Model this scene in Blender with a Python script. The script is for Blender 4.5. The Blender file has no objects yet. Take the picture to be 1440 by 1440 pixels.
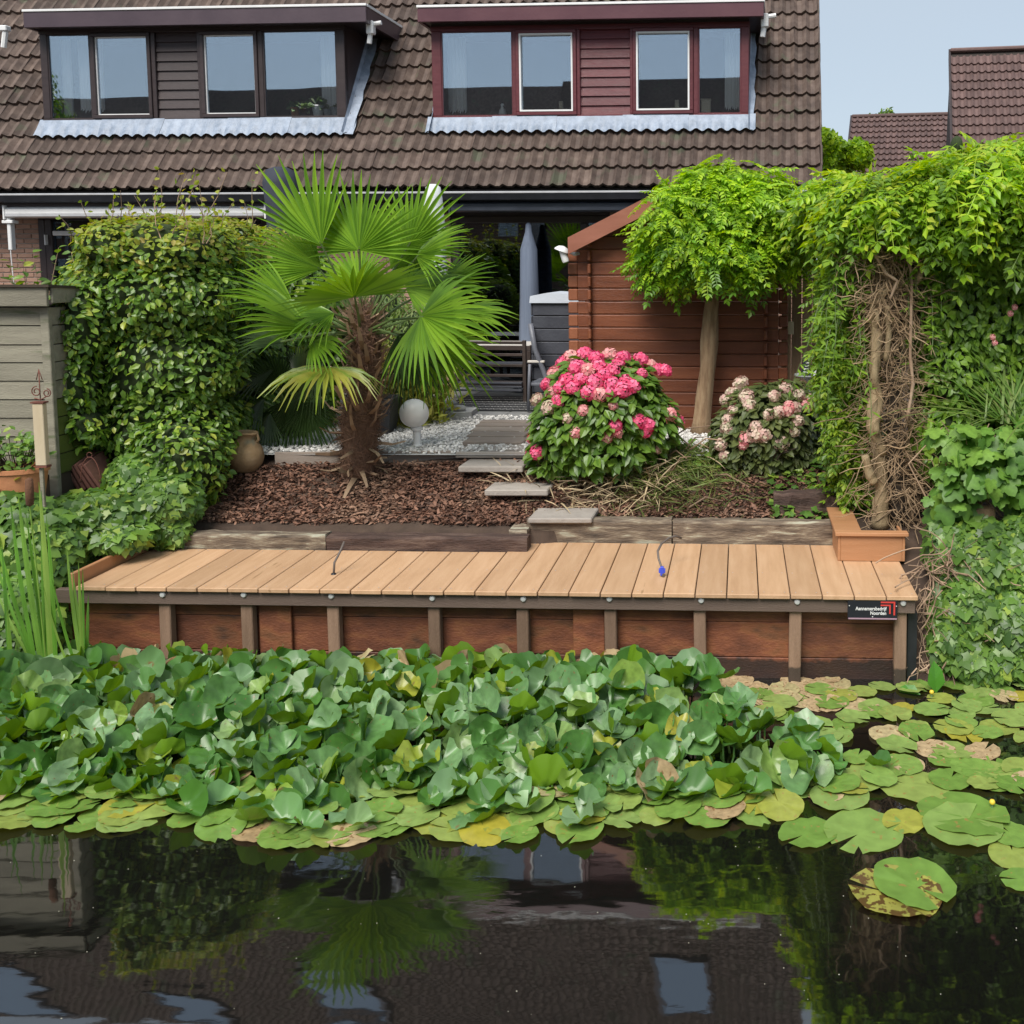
import bpy, bmesh, math, random
import numpy as np
from mathutils import Matrix, Vector

random.seed(7)
rng = np.random.default_rng(11)
R = math.radians
sc = bpy.context.scene
COL = sc.collection

# ------------------------------------------------------------------ camera, world, sun, exposure
CAM_H = 2.71
PITCH = R(5.3)
FPX, CX, CY = 1476.0, 985.0, 505.0
cam_d = bpy.data.cameras.new("camera")
cam = bpy.data.objects.new("camera", cam_d)
COL.objects.link(cam)
cam.location = (0, 0, CAM_H)
cam.rotation_euler = (math.pi / 2 - PITCH, 0, 0)
cam_d.sensor_width = 36
cam_d.lens = 36 * FPX / 1440
cam_d.shift_x = -(CX - 720) / 1440
cam_d.shift_y = -(720 - CY) / 1440
cam_d.clip_start = 0.05
cam_d.clip_end = 2000
sc.camera = cam

SUN_EL, SUN_AZ = 52, 200          # azimuth measured clockwise from +Y (north); light comes from behind the camera, a little left
wd = bpy.data.worlds.new("World")
sc.world = wd
wd.use_nodes = True
wn = wd.node_tree
wn.nodes.clear()
sky = wn.nodes.new("ShaderNodeTexSky")
sky.sky_type = 'NISHITA'
sky.sun_disc = False
sky.sun_elevation = R(SUN_EL)
sky.sun_rotation = R(SUN_AZ)
sky.air_density = 1.0
sky.dust_density = 1.0
sky.ozone_density = 1.5
bgn = wn.nodes.new("ShaderNodeBackground")
bgn.inputs[1].default_value = 0.110
won = wn.nodes.new("ShaderNodeOutputWorld")
# thin high cloud veils the blue evenly, a little denser in soft patches
_tc = wn.nodes.new("ShaderNodeTexCoord")
_cn = wn.nodes.new("ShaderNodeTexNoise"); _cn.inputs['Scale'].default_value = 1.6; _cn.inputs['Detail'].default_value = 4
_cr = wn.nodes.new("ShaderNodeMapRange"); _cr.inputs[1].default_value = .3; _cr.inputs[2].default_value = .7; _cr.inputs[3].default_value = .68; _cr.inputs[4].default_value = .90
_cm = wn.nodes.new("ShaderNodeMix"); _cm.data_type = 'RGBA'; _cm.inputs['B'].default_value = (3.3, 3.8, 4.3, 1)
wn.links.new(_tc.outputs['Generated'], _cn.inputs['Vector']); wn.links.new(_cn.outputs['Fac'], _cr.inputs[0])
wn.links.new(_cr.outputs[0], _cm.inputs['Factor']); wn.links.new(sky.outputs[0], _cm.inputs['A']); wn.links.new(_cm.outputs['Result'], bgn.inputs[0])
wn.links.new(bgn.outputs[0], won.inputs[0])

sun_d = bpy.data.lights.new("sun", 'SUN')
sun_d.energy = 2.9
sun_d.angle = R(32)
sun_d.color = (1, 0.95, 0.88)
sun = bpy.data.objects.new("sun", sun_d)
COL.objects.link(sun)
_az, _el = R(SUN_AZ), R(SUN_EL)
sdir = Vector((math.sin(_az) * math.cos(_el), math.cos(_az) * math.cos(_el), math.sin(_el)))
sun.rotation_euler = sdir.to_track_quat('Z', 'Y').to_euler()
sun.location = (0, -5, 20)

sc.view_settings.view_transform = 'Standard'
sc.view_settings.look = 'None'
sc.view_settings.gamma = 1
sc.view_settings.use_curve_mapping = False
sc.view_settings.exposure = 0.66
sc.render.film_transparent = False
sc.cycles.max_bounces = 8
sc.cycles.transparent_max_bounces = 12
sc.cycles.use_denoising = True

# ------------------------------------------------------------------ where a direction from the viewpoint meets a plane or the ground
_F = Vector((0, math.cos(PITCH), -math.sin(PITCH)))
_U = Vector((0, math.sin(PITCH), math.cos(PITCH)))
EYE = Vector((0, 0, CAM_H))

def ray(px, py):
    return (_F + Vector((1, 0, 0)) * ((px - CX) / FPX) + _U * ((CY - py) / FPX))

def P(px, py, Y):
    d = ray(px, py)
    return EYE + d * (Y / d.y)

def Z(px, py, z):
    d = ray(px, py)
    return EYE + d * ((z - CAM_H) / d.z)

def ss(a, b, t):
    t = np.clip((t - a) / (b - a), 0, 1)
    return t * t * (3 - 2 * t)

def gz(x, y):
    """height of the soil at x, y"""
    x = np.asarray(x, float); y = np.asarray(y, float)
    w = 6.72 - 0.036 * x
    z = 1.0 + (-0.7 - 1.0) * ss(1.2, 2.3, y)
    dk = ss(-4.35, -4.15, x) * (1 - ss(1.30, 1.42, x))        # behind the deck the wall holds the soil straight
    steep = -0.7 + 1.1 * ss(w, w + 0.08, y) + 0.0
    soft = -0.7 + 1.15 * ss(w - 0.55, w + 0.25, y)
    bank = steep * dk + soft * (1 - dk)
    z = np.where(y > 3.5, bank, z)
    stp = 0.26 * ss(-1.12, -1.02, x)                          # the bed steps back with the deck
    up = 0.30 * ss(w + 0.90 + stp, w + 1.0 + stp, y) * dk + 0.3 * ss(w + 0.3, w + 1.0, y) * (1 - dk)
    z = z + np.where(y > 3.5, up, 0)
    z = z + np.where(y > 3.5, 0.38 * ss(w + 1.0 + stp * dk, w + 2.1, y), 0)
    return z

def G(px, py):
    """where the line of sight through px, py meets the soil"""
    d = ray(px, py)
    t0 = 5.0
    p = None
    for i in range(4000):
        t = t0 + i * 0.01
        p = EYE + d * t
        if p.z <= float(gz(p.x, p.y)):
            return p
    return p

class Frame:
    """a turned set of axes: x along the front, y away from the viewer, z up"""
    def __init__(s, ox, oy, oz, ang):
        s.M = Matrix.Translation((ox, oy, oz)) @ Matrix.Rotation(R(ang), 4, 'Z')
        s.I = s.M.inverted()
        s.o = s.I @ EYE
        s.ang = ang
    def d(s, px, py):
        return s.I.to_3x3() @ ray(px, py)
    def y(s, px, py, yl):
        d = s.d(px, py)
        return s.o + d * ((yl - s.o.y) / d.y)
    def plane(s, px, py, p0, n):
        d = s.d(px, py)
        return s.o + d * ((Vector(p0) - s.o).dot(n) / d.dot(n))

# ------------------------------------------------------------------ geometry
class Geo:
    def __init__(s):
        s.V, s.L, s.S, s.MI = [], [], [], []
        s.n = 0
    def add(s, verts, faces, mi=0, M=None):
        v = np.asarray(verts, float).reshape(-1, 3)
        if M is not None:
            m = np.array(M)
            v = v @ m[:3, :3].T + m[:3, 3]
        s.V.append(v)
        s.L.append(np.array([i for f in faces for i in f], int) + s.n)
        s.S.append(np.array([len(f) for f in faces], int))
        s.MI.append(np.full(len(faces), mi, int))
        s.n += len(v)
        return s
    def box(s, x0, x1, y0, y1, z0, z1, mi=0, M=None, c=None):
        if c:
            v, f = cbox(x1 - x0, y1 - y0, z1 - z0, c)
            v = v + np.array([(x0 + x1) / 2, (y0 + y1) / 2, (z0 + z1) / 2])
            return s.add(v, f, mi, M)
        v = [(x, y, z) for x in (x0, x1) for y in (y0, y1) for z in (z0, z1)]
        f = [(0, 1, 3, 2), (4, 6, 7, 5), (0, 4, 5, 1), (2, 3, 7, 6), (0, 2, 6, 4), (1, 5, 7, 3)]
        return s.add(v, f, mi, M)
    def scatter(s, tmpl, pos, nrm, dr, scl, mi=0):
        tv, tf = tmpl
        tv = np.asarray(tv, float)
        pos = np.asarray(pos, float); N = len(pos)
        if N == 0:
            return s
        nrm = unit(np.asarray(nrm, float))
        dr = np.asarray(dr, float)
        dr = unit(dr - nrm * np.sum(nrm * dr, 1)[:, None] + 1e-9)
        cr = np.cross(dr, nrm)
        scl = np.broadcast_to(np.asarray(scl, float), (N,))
        v = (tv[None, :, 0, None] * cr[:, None, :] + tv[None, :, 1, None] * dr[:, None, :] + tv[None, :, 2, None] * nrm[:, None, :]) * scl[:, None, None] + pos[:, None, :]
        s.V.append(v.reshape(-1, 3))
        fl = np.array([i for f in tf for i in f], int)
        fs = np.array([len(f) for f in tf], int)
        off = (np.arange(N) * len(tv) + s.n)
        s.L.append((fl[None, :] + off[:, None]).ravel())
        s.S.append(np.tile(fs, N))
        s.MI.append(np.full(len(fs) * N, mi, int))
        s.n += N * len(tv)
        return s
    def tube(s, pts, rad, seg=6, mi=0, cap=True):
        pts = [Vector(p) for p in pts]
        n = len(pts)
        if not hasattr(rad, '__len__'):
            rad = [rad] * n
        v, f = [], []
        ref = None
        for i, p in enumerate(pts):
            t = (pts[min(i + 1, n - 1)] - pts[max(i - 1, 0)])
            if t.length < 1e-9: t = Vector((0, 0, 1))
            t.normalize()
            if ref is None:
                ref = Vector((0, 0, 1)) if abs(t.z) < 0.9 else Vector((1, 0, 0))
            a = (ref - t * ref.dot(t))
            if a.length < 1e-6: a = t.orthogonal()
            a.normalize(); ref = a
            b = t.cross(a)
            for k in range(seg):
                an = 2 * math.pi * k / seg
                v.append(p + (a * math.cos(an) + b * math.sin(an)) * rad[i])
        for i in range(n - 1):
            for k in range(seg):
                k2 = (k + 1) % seg
                f.append((i * seg + k, i * seg + k2, (i + 1) * seg + k2, (i + 1) * seg + k))
        if cap:
            f.append(tuple(range(seg - 1, -1, -1)))
            f.append(tuple((n - 1) * seg + k for k in range(seg)))
        return s.add([tuple(p) for p in v], f, mi)
    def lathe(s, prof, seg=24, mi=0, M=None, sx=1, sy=1):
        v, f = [], []
        for r_, z_ in prof:
            for k in range(seg):
                a = 2 * math.pi * k / seg
                v.append((r_ * math.cos(a) * sx, r_ * math.sin(a) * sy, z_))
        for i in range(len(prof) - 1):
            for k in range(seg):
                k2 = (k + 1) % seg
                f.append((i * seg + k, i * seg + k2, (i + 1) * seg + k2, (i + 1) * seg + k))
        f.append(tuple(range(seg - 1, -1, -1)))
        f.append(tuple((len(prof) - 1) * seg + k for k in range(seg)))
        return s.add(v, f, mi, M)
    def prism(s, poly, d0, d1, axis='y', mi=0, M=None):
        """poly: list of (a, b); axis y -> (a, d, b); axis x -> (d, a, b); axis z -> (a, b, d)"""
        def mk(a, b, d):
            return (a, d, b) if axis == 'y' else ((d, a, b) if axis == 'x' else (a, b, d))
        n = len(poly)
        v = [mk(a, b, d0) for a, b in poly] + [mk(a, b, d1) for a, b in poly]
        f = [tuple(range(n)), tuple(range(2 * n - 1, n - 1, -1))] + [(i, i + n, (i + 1) % n + n, (i + 1) % n) for i in range(n)]
        return s.add(v, f, mi, M)
    def bbox(s):
        v = np.concatenate(s.V)
        return v.min(0), v.max(0)

def unit(v):
    return v / np.maximum(np.linalg.norm(v, axis=-1, keepdims=True), 1e-9)

_cb = {}
def cbox(dx, dy, dz, c):
    """box with chamfered edges"""
    h = (dx / 2, dy / 2, dz / 2)
    c = min(c, h[0] * .9, h[1] * .9, h[2] * .9)
    v, idx = [], {}
    for sx in (-1, 1):
        for sy in (-1, 1):
            for sz in (-1, 1):
                for k in range(3):
                    p = [sx * (h[0] - c), sy * (h[1] - c), sz * (h[2] - c)]
                    p[k] = (sx, sy, sz)[k] * h[k]
                    idx[(sx, sy, sz, k)] = len(v)
                    v.append(p)
    f = []
    S = (-1, 1)
    for k in range(3):
        a, b = [i for i in range(3) if i != k]
        for sg in S:
            q = []
            for sa, sb in ((-1, -1), (1, -1), (1, 1), (-1, 1)):
                t = [0, 0, 0]; t[k] = sg; t[a] = sa; t[b] = sb
                q.append(idx[(t[0], t[1], t[2], k)])
            f.append(tuple(q))
    for k in range(3):
        a, b = [i for i in range(3) if i != k]
        for sa in S:
            for sb in S:
                t1 = [0, 0, 0]; t1[a] = sa; t1[b] = sb; t1[k] = -1
                t2 = list(t1); t2[k] = 1
                f.append((idx[(*t1, a)], idx[(*t2, a)], idx[(*t2, b)], idx[(*t1, b)]))
    for sx in S:
        for sy in S:
            for sz in S:
                f.append(tuple(idx[(sx, sy, sz, k)] for k in range(3)))
    v = np.array(v)
    ff = []
    for q in f:                                   # outward winding
        c0 = v[list(q)].mean(0)
        n = np.cross(v[q[1]] - v[q[0]], v[q[2]] - v[q[1]])
        ff.append(q if np.dot(n, c0) > 0 else q[::-1])
    return v, ff

def mesh_of(name, geo, mats, smooth=False, M=None):
    v = np.concatenate(geo.V)
    if M is not None:
        m = np.array(M)
        v = v @ m[:3, :3].T + m[:3, 3]
    L = np.concatenate(geo.L); S = np.concatenate(geo.S); MI = np.concatenate(geo.MI)
    me = bpy.data.meshes.new(name)
    me.vertices.add(len(v)); me.vertices.foreach_set('co', v.astype(np.float32).ravel())
    me.loops.add(len(L)); me.loops.foreach_set('vertex_index', L.astype(np.int32))
    me.polygons.add(len(S))
    st = np.concatenate(([0], np.cumsum(S)[:-1]))
    me.polygons.foreach_set('loop_start', st.astype(np.int32))
    me.polygons.foreach_set('loop_total', S.astype(np.int32))
    me.polygons.foreach_set('material_index', MI.astype(np.int32))
    me.update(calc_edges=True)
    me.polygons.foreach_set('use_smooth', np.full(len(S), bool(smooth)))
    if not isinstance(mats, (list, tuple)):
        mats = [mats]
    for m in mats:
        me.materials.append(m)
    if smooth and smooth is not True:
        me.set_sharp_from_angle(angle=R(smooth))
    return me

WM = {}
def props(o, label=None, cat=None, group=None, kind=None):
    if label: o['label'] = label
    if cat: o['category'] = cat
    if group: o['group'] = group
    if kind: o['kind'] = kind
    return o

def thing(name, label, cat, loc=(0, 0, 0), rz=0, group=None, kind=None):
    o = bpy.data.objects.new(name, None)
    o.empty_display_size = 0.2
    COL.objects.link(o)
    M = Matrix.Translation(Vector(loc)) @ Matrix.Rotation(R(rz), 4, 'Z')
    o.matrix_basis = M
    WM[o.name] = M
    return props(o, label, cat, group, kind)

def part(name, geo, mat, parent=None, local=False, smooth=False, label=None, kind=None):
    """one mesh object; world coordinates unless local"""
    PM = WM[parent.name] if parent else Matrix.Identity(4)
    me = mesh_of(name, geo, mat, smooth, None if (local or parent is None) else PM.inverted())
    o = bpy.data.objects.new(name, me)
    COL.objects.link(o)
    if parent: o.parent = parent
    WM[o.name] = PM.copy()
    return props(o, label, None, None, kind)

def place(name, me, M, parent=None, kind=None):
    """an object of shared mesh data at M, in the parent's axes"""
    o = bpy.data.objects.new(name, me)
    COL.objects.link(o)
    if parent: o.parent = parent
    o.matrix_basis = M
    WM[o.name] = (WM[parent.name] if parent else Matrix.Identity(4)) @ M
    return props(o, kind=kind)

def solo(name, geo, mat, label=None, cat=None, group=None, kind=None, smooth=False):
    """a thing that is one mesh, origin at its base"""
    a, b = geo.bbox()
    loc = Vector(((a[0] + b[0]) / 2, (a[1] + b[1]) / 2, a[2]))
    me = mesh_of(name, geo, mat, smooth, Matrix.Translation(-loc))
    o = bpy.data.objects.new(name, me)
    COL.objects.link(o)
    o.matrix_basis = Matrix.Translation(loc)
    WM[o.name] = Matrix.Translation(loc)
    return props(o, label, cat, group, kind)

def copy_thing(o, loc=None, rz=None, label=None, scale=None, parent=None):
    c = o.copy(); COL.objects.link(c)
    if parent is None:
        m = o.matrix_basis.copy()
        L = m.to_translation() if loc is None else Vector(loc)
        rr = m.to_euler().z if rz is None else R(rz)
        c.matrix_basis = Matrix.Translation(L) @ Matrix.Rotation(rr, 4, 'Z') @ (Matrix.Scale(scale, 4) if scale else Matrix.Identity(4))
        if label: c['label'] = label
    else:
        c.parent = parent
    for ch in [x for x in o.children]:
        copy_thing(ch, parent=c)
    return c

# ------------------------------------------------------------------ materials
def mat(name, cols, scale=4, rough=0.6, rand=0.12, bump=0.3, bscale=40, stretch=(1, 1, 1), detail=6, metal=0, spec=0.5,
        island=0, spots=None, rr=0.1, coat=0, ior=1.5, trans=0, sheen=0, tide=None):
    """noise between colours, varied per object or per loose piece, with fine relief"""
    m = bpy.data.materials.new(name); m.use_nodes = True
    nt = m.node_tree; N = nt.nodes; Lk = nt.links
    N.clear()
    out = N.new("ShaderNodeOutputMaterial")
    b = N.new("ShaderNodeBsdfPrincipled")
    tc = N.new("ShaderNodeTexCoord")
    oi = N.new("ShaderNodeObjectInfo")
    mp = N.new("ShaderNodeMapping"); mp.inputs['Scale'].default_value = stretch
    Lk.new(tc.outputs['Object'], mp.inputs['Vector'])
    ad = N.new("ShaderNodeVectorMath"); ad.operation = 'ADD'
    mu = N.new("ShaderNodeMath"); mu.operation = 'MULTIPLY'; mu.inputs[1].default_value = 37.0
    Lk.new(oi.outputs['Random'], mu.inputs[0])
    Lk.new(mp.outputs[0], ad.inputs[0]); Lk.new(mu.outputs[0], ad.inputs[1])
    no = N.new("ShaderNodeTexNoise"); no.inputs['Scale'].default_value = scale; no.inputs['Detail'].default_value = detail
    no.inputs['Roughness'].default_value = 0.62
    Lk.new(ad.outputs[0], no.inputs['Vector'])
    cr = N.new("ShaderNodeValToRGB")
    el = cr.color_ramp.elements
    while len(el) > 1: el.remove(el[-1])
    n = len(cols)
    for i, c in enumerate(cols):
        pos = 0.28 + 0.44 * i / max(1, n - 1)
        if i == 0: el[0].position = pos; el[0].color = (*c, 1)
        else:
            e = el.new(pos); e.color = (*c, 1)
    Lk.new(no.outputs['Fac'], cr.inputs[0])
    colr = cr.outputs[0]
    if spots:
        sn = N.new("ShaderNodeTexNoise"); sn.inputs['Scale'].default_value = spots[1]; sn.inputs['Detail'].default_value = 5
        Lk.new(ad.outputs[0], sn.inputs['Vector'])
        mr = N.new("ShaderNodeMapRange"); mr.inputs[1].default_value = spots[2]; mr.inputs[2].default_value = spots[2] + spots[3] if len(spots) > 3 else spots[2] + 0.06
        Lk.new(sn.outputs['Fac'], mr.inputs[0])
        mx = N.new("ShaderNodeMix"); mx.data_type = 'RGBA'
        Lk.new(mr.outputs[0], mx.inputs['Factor']); Lk.new(colr, mx.inputs['A']); mx.inputs['B'].default_value = (*spots[0], 1)
        colr = mx.outputs['Result']
    if tide:                                      # dark wet band with a ragged top, left by the water
        sx_ = N.new("ShaderNodeSeparateXYZ"); Lk.new(tc.outputs['Object'], sx_.inputs[0])
        tn = N.new("ShaderNodeTexNoise"); tn.inputs['Scale'].default_value = 11; tn.inputs['Detail'].default_value = 6
        Lk.new(tc.outputs['Object'], tn.inputs['Vector'])
        tm = N.new("ShaderNodeMath"); tm.operation = 'MULTIPLY_ADD'; tm.inputs[1].default_value = -.12; Lk.new(tn.outputs['Fac'], tm.inputs[0]); Lk.new(sx_.outputs['Z'], tm.inputs[2])
        tr_ = N.new("ShaderNodeMapRange"); tr_.inputs[1].default_value = tide[1] - .06; tr_.inputs[2].default_value = tide[1] - .035; tr_.inputs[3].default_value = .85; tr_.inputs[4].default_value = 0
        Lk.new(tm.outputs[0], tr_.inputs[0])
        mt = N.new("ShaderNodeMix"); mt.data_type = 'RGBA'; Lk.new(tr_.outputs[0], mt.inputs['Factor']); Lk.new(colr, mt.inputs['A']); mt.inputs['B'].default_value = (*tide[0], 1)
        colr = mt.outputs['Result']
    hs = N.new("ShaderNodeHueSaturation")
    Lk.new(colr, hs.inputs['Color'])
    rnd = oi.outputs['Random']
    if island:
        ge = N.new("ShaderNodeNewGeometry"); rnd = ge.outputs['Random Per Island']; rand = island
    m1 = N.new("ShaderNodeMapRange"); m1.inputs[3].default_value = 1 - rand; m1.inputs[4].default_value = 1 + rand
    Lk.new(rnd, m1.inputs[0]); Lk.new(m1.outputs[0], hs.inputs['Value'])
    Lk.new(hs.outputs[0], b.inputs['Base Color'])
    rm = N.new("ShaderNodeMapRange"); rm.inputs[3].default_value = max(0.02, rough - rr); rm.inputs[4].default_value = min(1, rough + rr)
    Lk.new(no.outputs['Fac'], rm.inputs[0]); Lk.new(rm.outputs[0], b.inputs['Roughness'])
    b.inputs['Metallic'].default_value = metal
    b.inputs['IOR'].default_value = ior
    b.inputs['Specular IOR Level'].default_value = spec
    b.inputs['Coat Weight'].default_value = coat
    b.inputs['Sheen Weight'].default_value = sheen
    if bump:
        bn = N.new("ShaderNodeTexNoise"); bn.inputs['Scale'].default_value = bscale; bn.inputs['Detail'].default_value = 5
        Lk.new(ad.outputs[0], bn.inputs['Vector'])
        bp = N.new("ShaderNodeBump"); bp.inputs['Strength'].default_value = bump; bp.inputs['Distance'].default_value = 0.01
        Lk.new(bn.outputs['Fac'], bp.inputs['Height']); Lk.new(bp.outputs[0], b.inputs['Normal'])
    Lk.new(b.outputs[0], out.inputs[0])
    return m

def leafmat(name, cols, rough=0.42, trans=0.3, tcol=None, vary=0.25, back=None, spec=0.5, noise=2.5, spots=None, tint=None):
    """leaves: a colour of its own for each loose leaf, light passing through"""
    m = bpy.data.materials.new(name); m.use_nodes = True
    nt = m.node_tree; N = nt.nodes; Lk = nt.links; N.clear()
    out = N.new("ShaderNodeOutputMaterial"); b = N.new("ShaderNodeBsdfPrincipled")
    ge = N.new("ShaderNodeNewGeometry"); oi = N.new("ShaderNodeObjectInfo"); tc = N.new("ShaderNodeTexCoord")
    ad = N.new("ShaderNodeMath"); ad.operation = 'ADD'
    Lk.new(ge.outputs['Random Per Island'], ad.inputs[0]); Lk.new(oi.outputs['Random'], ad.inputs[1])
    fr = N.new("ShaderNodeMath"); fr.operation = 'FRACT'; Lk.new(ad.outputs[0], fr.inputs[0])
    cr = N.new("ShaderNodeValToRGB"); el = cr.color_ramp.elements
    while len(el) > 1: el.remove(el[-1])
    n = len(cols)
    for i, c in enumerate(cols):
        w = 1.0
        if len(c) == 4: w = c[3]
        pos = i / max(1, n - 1) if tint is None else tint[i]
        if i == 0: el[0].position = pos; el[0].color = (*c[:3], 1)
        else:
            e = el.new(pos); e.color = (*c[:3], 1)
    Lk.new(fr.outputs[0], cr.inputs[0])
    no = N.new("ShaderNodeTexNoise"); no.inputs['Scale'].default_value = noise; no.inputs['Detail'].default_value = 3
    Lk.new(tc.outputs['Object'], no.inputs['Vector'])
    mr = N.new("ShaderNodeMapRange"); mr.inputs[1].default_value = 0.3; mr.inputs[2].default_value = 0.7
    mr.inputs[3].default_value = 1 - vary; mr.inputs[4].default_value = 1 + vary
    Lk.new(no.outputs['Fac'], mr.inputs[0])
    hs = N.new("ShaderNodeHueSaturation"); Lk.new(cr.outputs[0], hs.inputs['Color']); Lk.new(mr.outputs[0], hs.inputs['Value'])
    colr = hs.outputs[0]
    if spots:
        sn = N.new("ShaderNodeTexNoise"); sn.inputs['Scale'].default_value = spots[1]; sn.inputs['Detail'].default_value = 6
        va = N.new("ShaderNodeVectorMath"); va.operation = 'ADD'
        mu = N.new("ShaderNodeMath"); mu.operation = 'MULTIPLY'; mu.inputs[1].default_value = 51.0
        Lk.new(fr.outputs[0], mu.inputs[0]); Lk.new(tc.outputs['Object'], va.inputs[0]); Lk.new(mu.outputs[0], va.inputs[1])
        Lk.new(va.outputs[0], sn.inputs['Vector'])
        m2 = N.new("ShaderNodeMapRange"); m2.inputs[1].default_value = spots[2]; m2.inputs[2].default_value = spots[2] + 0.05
        Lk.new(sn.outputs['Fac'], m2.inputs[0])
        mx = N.new("ShaderNodeMix"); mx.data_type = 'RGBA'
        Lk.new(m2.outputs[0], mx.inputs['Factor']); Lk.new(colr, mx.inputs['A']); mx.inputs['B'].default_value = (*spots[0], 1)
        colr = mx.outputs['Result']
    if back:
        mb = N.new("ShaderNodeMix"); mb.data_type = 'RGBA'
        Lk.new(ge.outputs['Backfacing'], mb.inputs['Factor']); Lk.new(colr, mb.inputs['A']); mb.inputs['B'].default_value = (*back, 1)
        colr = mb.outputs['Result']
    Lk.new(colr, b.inputs['Base Color'])
    b.inputs['Roughness'].default_value = rough
    b.inputs['Specular IOR Level'].default_value = spec
    tr = N.new("ShaderNodeBsdfTranslucent")
    g2 = N.new("ShaderNodeHueSaturation"); g2.inputs['Saturation'].default_value = 1.15; g2.inputs['Value'].default_value = 1.6
    g2.inputs['Hue'].default_value = 0.485
    Lk.new(colr, g2.inputs['Color']); Lk.new(g2.outputs[0], tr.inputs['Color'])
    ms = N.new("ShaderNodeMixShader"); ms.inputs[0].default_value = trans
    Lk.new(b.outputs[0], ms.inputs[1]); Lk.new(tr.outputs[0], ms.inputs[2]); Lk.new(ms.outputs[0], out.inputs[0])
    return m

def glassmat(name, refl=0.32, tint=(0.93, 0.95, 0.95)):
    m = bpy.data.materials.new(name); m.use_nodes = True
    nt = m.node_tree; N = nt.nodes; Lk = nt.links; N.clear()
    out = N.new("ShaderNodeOutputMaterial")
    g = N.new("ShaderNodeBsdfGlossy"); g.inputs['Roughness'].default_value = 0.01; g.inputs['Color'].default_value = (0.80, 0.90, 1, 1)
    t = N.new("ShaderNodeBsdfTransparent"); t.inputs['Color'].default_value = (*tint, 1)
    lw = N.new("ShaderNodeLayerWeight"); lw.inputs[0].default_value = 0.3
    mr = N.new("ShaderNodeMapRange"); mr.inputs[3].default_value = refl; mr.inputs[4].default_value = 1.0
    Lk.new(lw.outputs['Fresnel'], mr.inputs[0])
    ms = N.new("ShaderNodeMixShader"); Lk.new(mr.outputs[0], ms.inputs[0]); Lk.new(t.outputs[0], ms.inputs[1]); Lk.new(g.outputs[0], ms.inputs[2])
    tc = N.new("ShaderNodeTexCoord"); no = N.new("ShaderNodeTexNoise"); no.inputs['Scale'].default_value = 0.9; no.inputs['Detail'].default_value = 1
    Lk.new(tc.outputs['Object'], no.inputs['Vector'])
    bp = N.new("ShaderNodeBump"); bp.inputs['Strength'].default_value = 0.05; bp.inputs['Distance'].default_value = 0.02
    Lk.new(no.outputs['Fac'], bp.inputs['Height']); Lk.new(bp.outputs[0], g.inputs['Normal'])
    Lk.new(ms.outputs[0], out.inputs[0])
    return m

# leaf shapes: length along y, width along x, facing z
LEAF = (np.array([(0, 0, 0), (-.30, .34, .07), (.30, .34, .07), (0, .42, 0), (-.22, .72, .03), (.22, .72, .03), (0, 1, -.08)]),
        [(0, 3, 1), (1, 3, 4), (4, 3, 6), (0, 2, 3), (2, 5, 3), (3, 5, 6)])
LANCE = (np.array([(0, 0, 0), (-.14, .4, .03), (.14, .4, .03), (0, .45, 0), (0, 1, -.06)]), [(0, 3, 1), (1, 3, 4), (0, 2, 3), (2, 4, 3)])
def _ivy():
    o = [(0, 0), (.30, -.12), (.42, .12), (.62, .38), (.34, .46), (.26, .66), (0, 1.0), (-.26, .66), (-.34, .46), (-.62, .38), (-.42, .12), (-.30, -.12)]
    v = [(x, y, -.10 * (x * x * 1.6 + max(0, y - .5))) for x, y in o] + [(0, .35, .025)]
    c = len(o)
    return np.array(v), [(i, (i + 1) % c, c) for i in range(c)]
IVY = _ivy()
def compound(n, bend, seed, w=0.11, ll=0.24):
    """feather leaf: a midrib with pairs of leaflets and one at the tip; about one unit long"""
    r = random.Random(seed)
    v, f = [], []
    def rach(t):
        return np.array([0.04 * math.sin(t * 3 + seed), t, -bend * t * t])
    for i in range(n):
        t = 0.18 + 0.78 * i / (n - 1)
        p = rach(t)
        s_ = 1 - 0.35 * abs(t - .45) * 1.6
        for sg in (-1, 1):
            a = R(58 + r.uniform(-10, 10))
            d = np.array([sg * math.sin(a), math.cos(a), -0.25 + r.uniform(-.2, .1)]); d /= np.linalg.norm(d)
            q = np.cross(d, (0, 0, 1)); q /= np.linalg.norm(q)
            L = ll * s_ * r.uniform(.85, 1.1); W = w * s_ * .5
            b = len(v)
            v += [p, p + d * L * .5 + q * W + (0, 0, .012), p + d * L + np.array([0, 0, -.02]), p + d * L * .5 - q * W + (0, 0, .012)]
            f += [(b, b + 1, b + 2), (b, b + 2, b + 3)]
    p = rach(.97); b = len(v)
    v += [p, p + np.array([w * .5, ll * .5, -.02]), p + np.array([0, ll * .9, -.08]), p + np.array([-w * .5, ll * .5, -.02])]
    f += [(b, b + 1, b + 2), (b, b + 2, b + 3)]
    b = len(v)
    for t in (0, .35, .7, 1):
        p = rach(t); v += [p + np.array([-.006, 0, 0]), p + np.array([.006, 0, 0])]
    f += [(b + 2 * i, b + 2 * i + 1, b + 2 * i + 3, b + 2 * i + 2) for i in range(3)]
    return np.array(v), f
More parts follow.
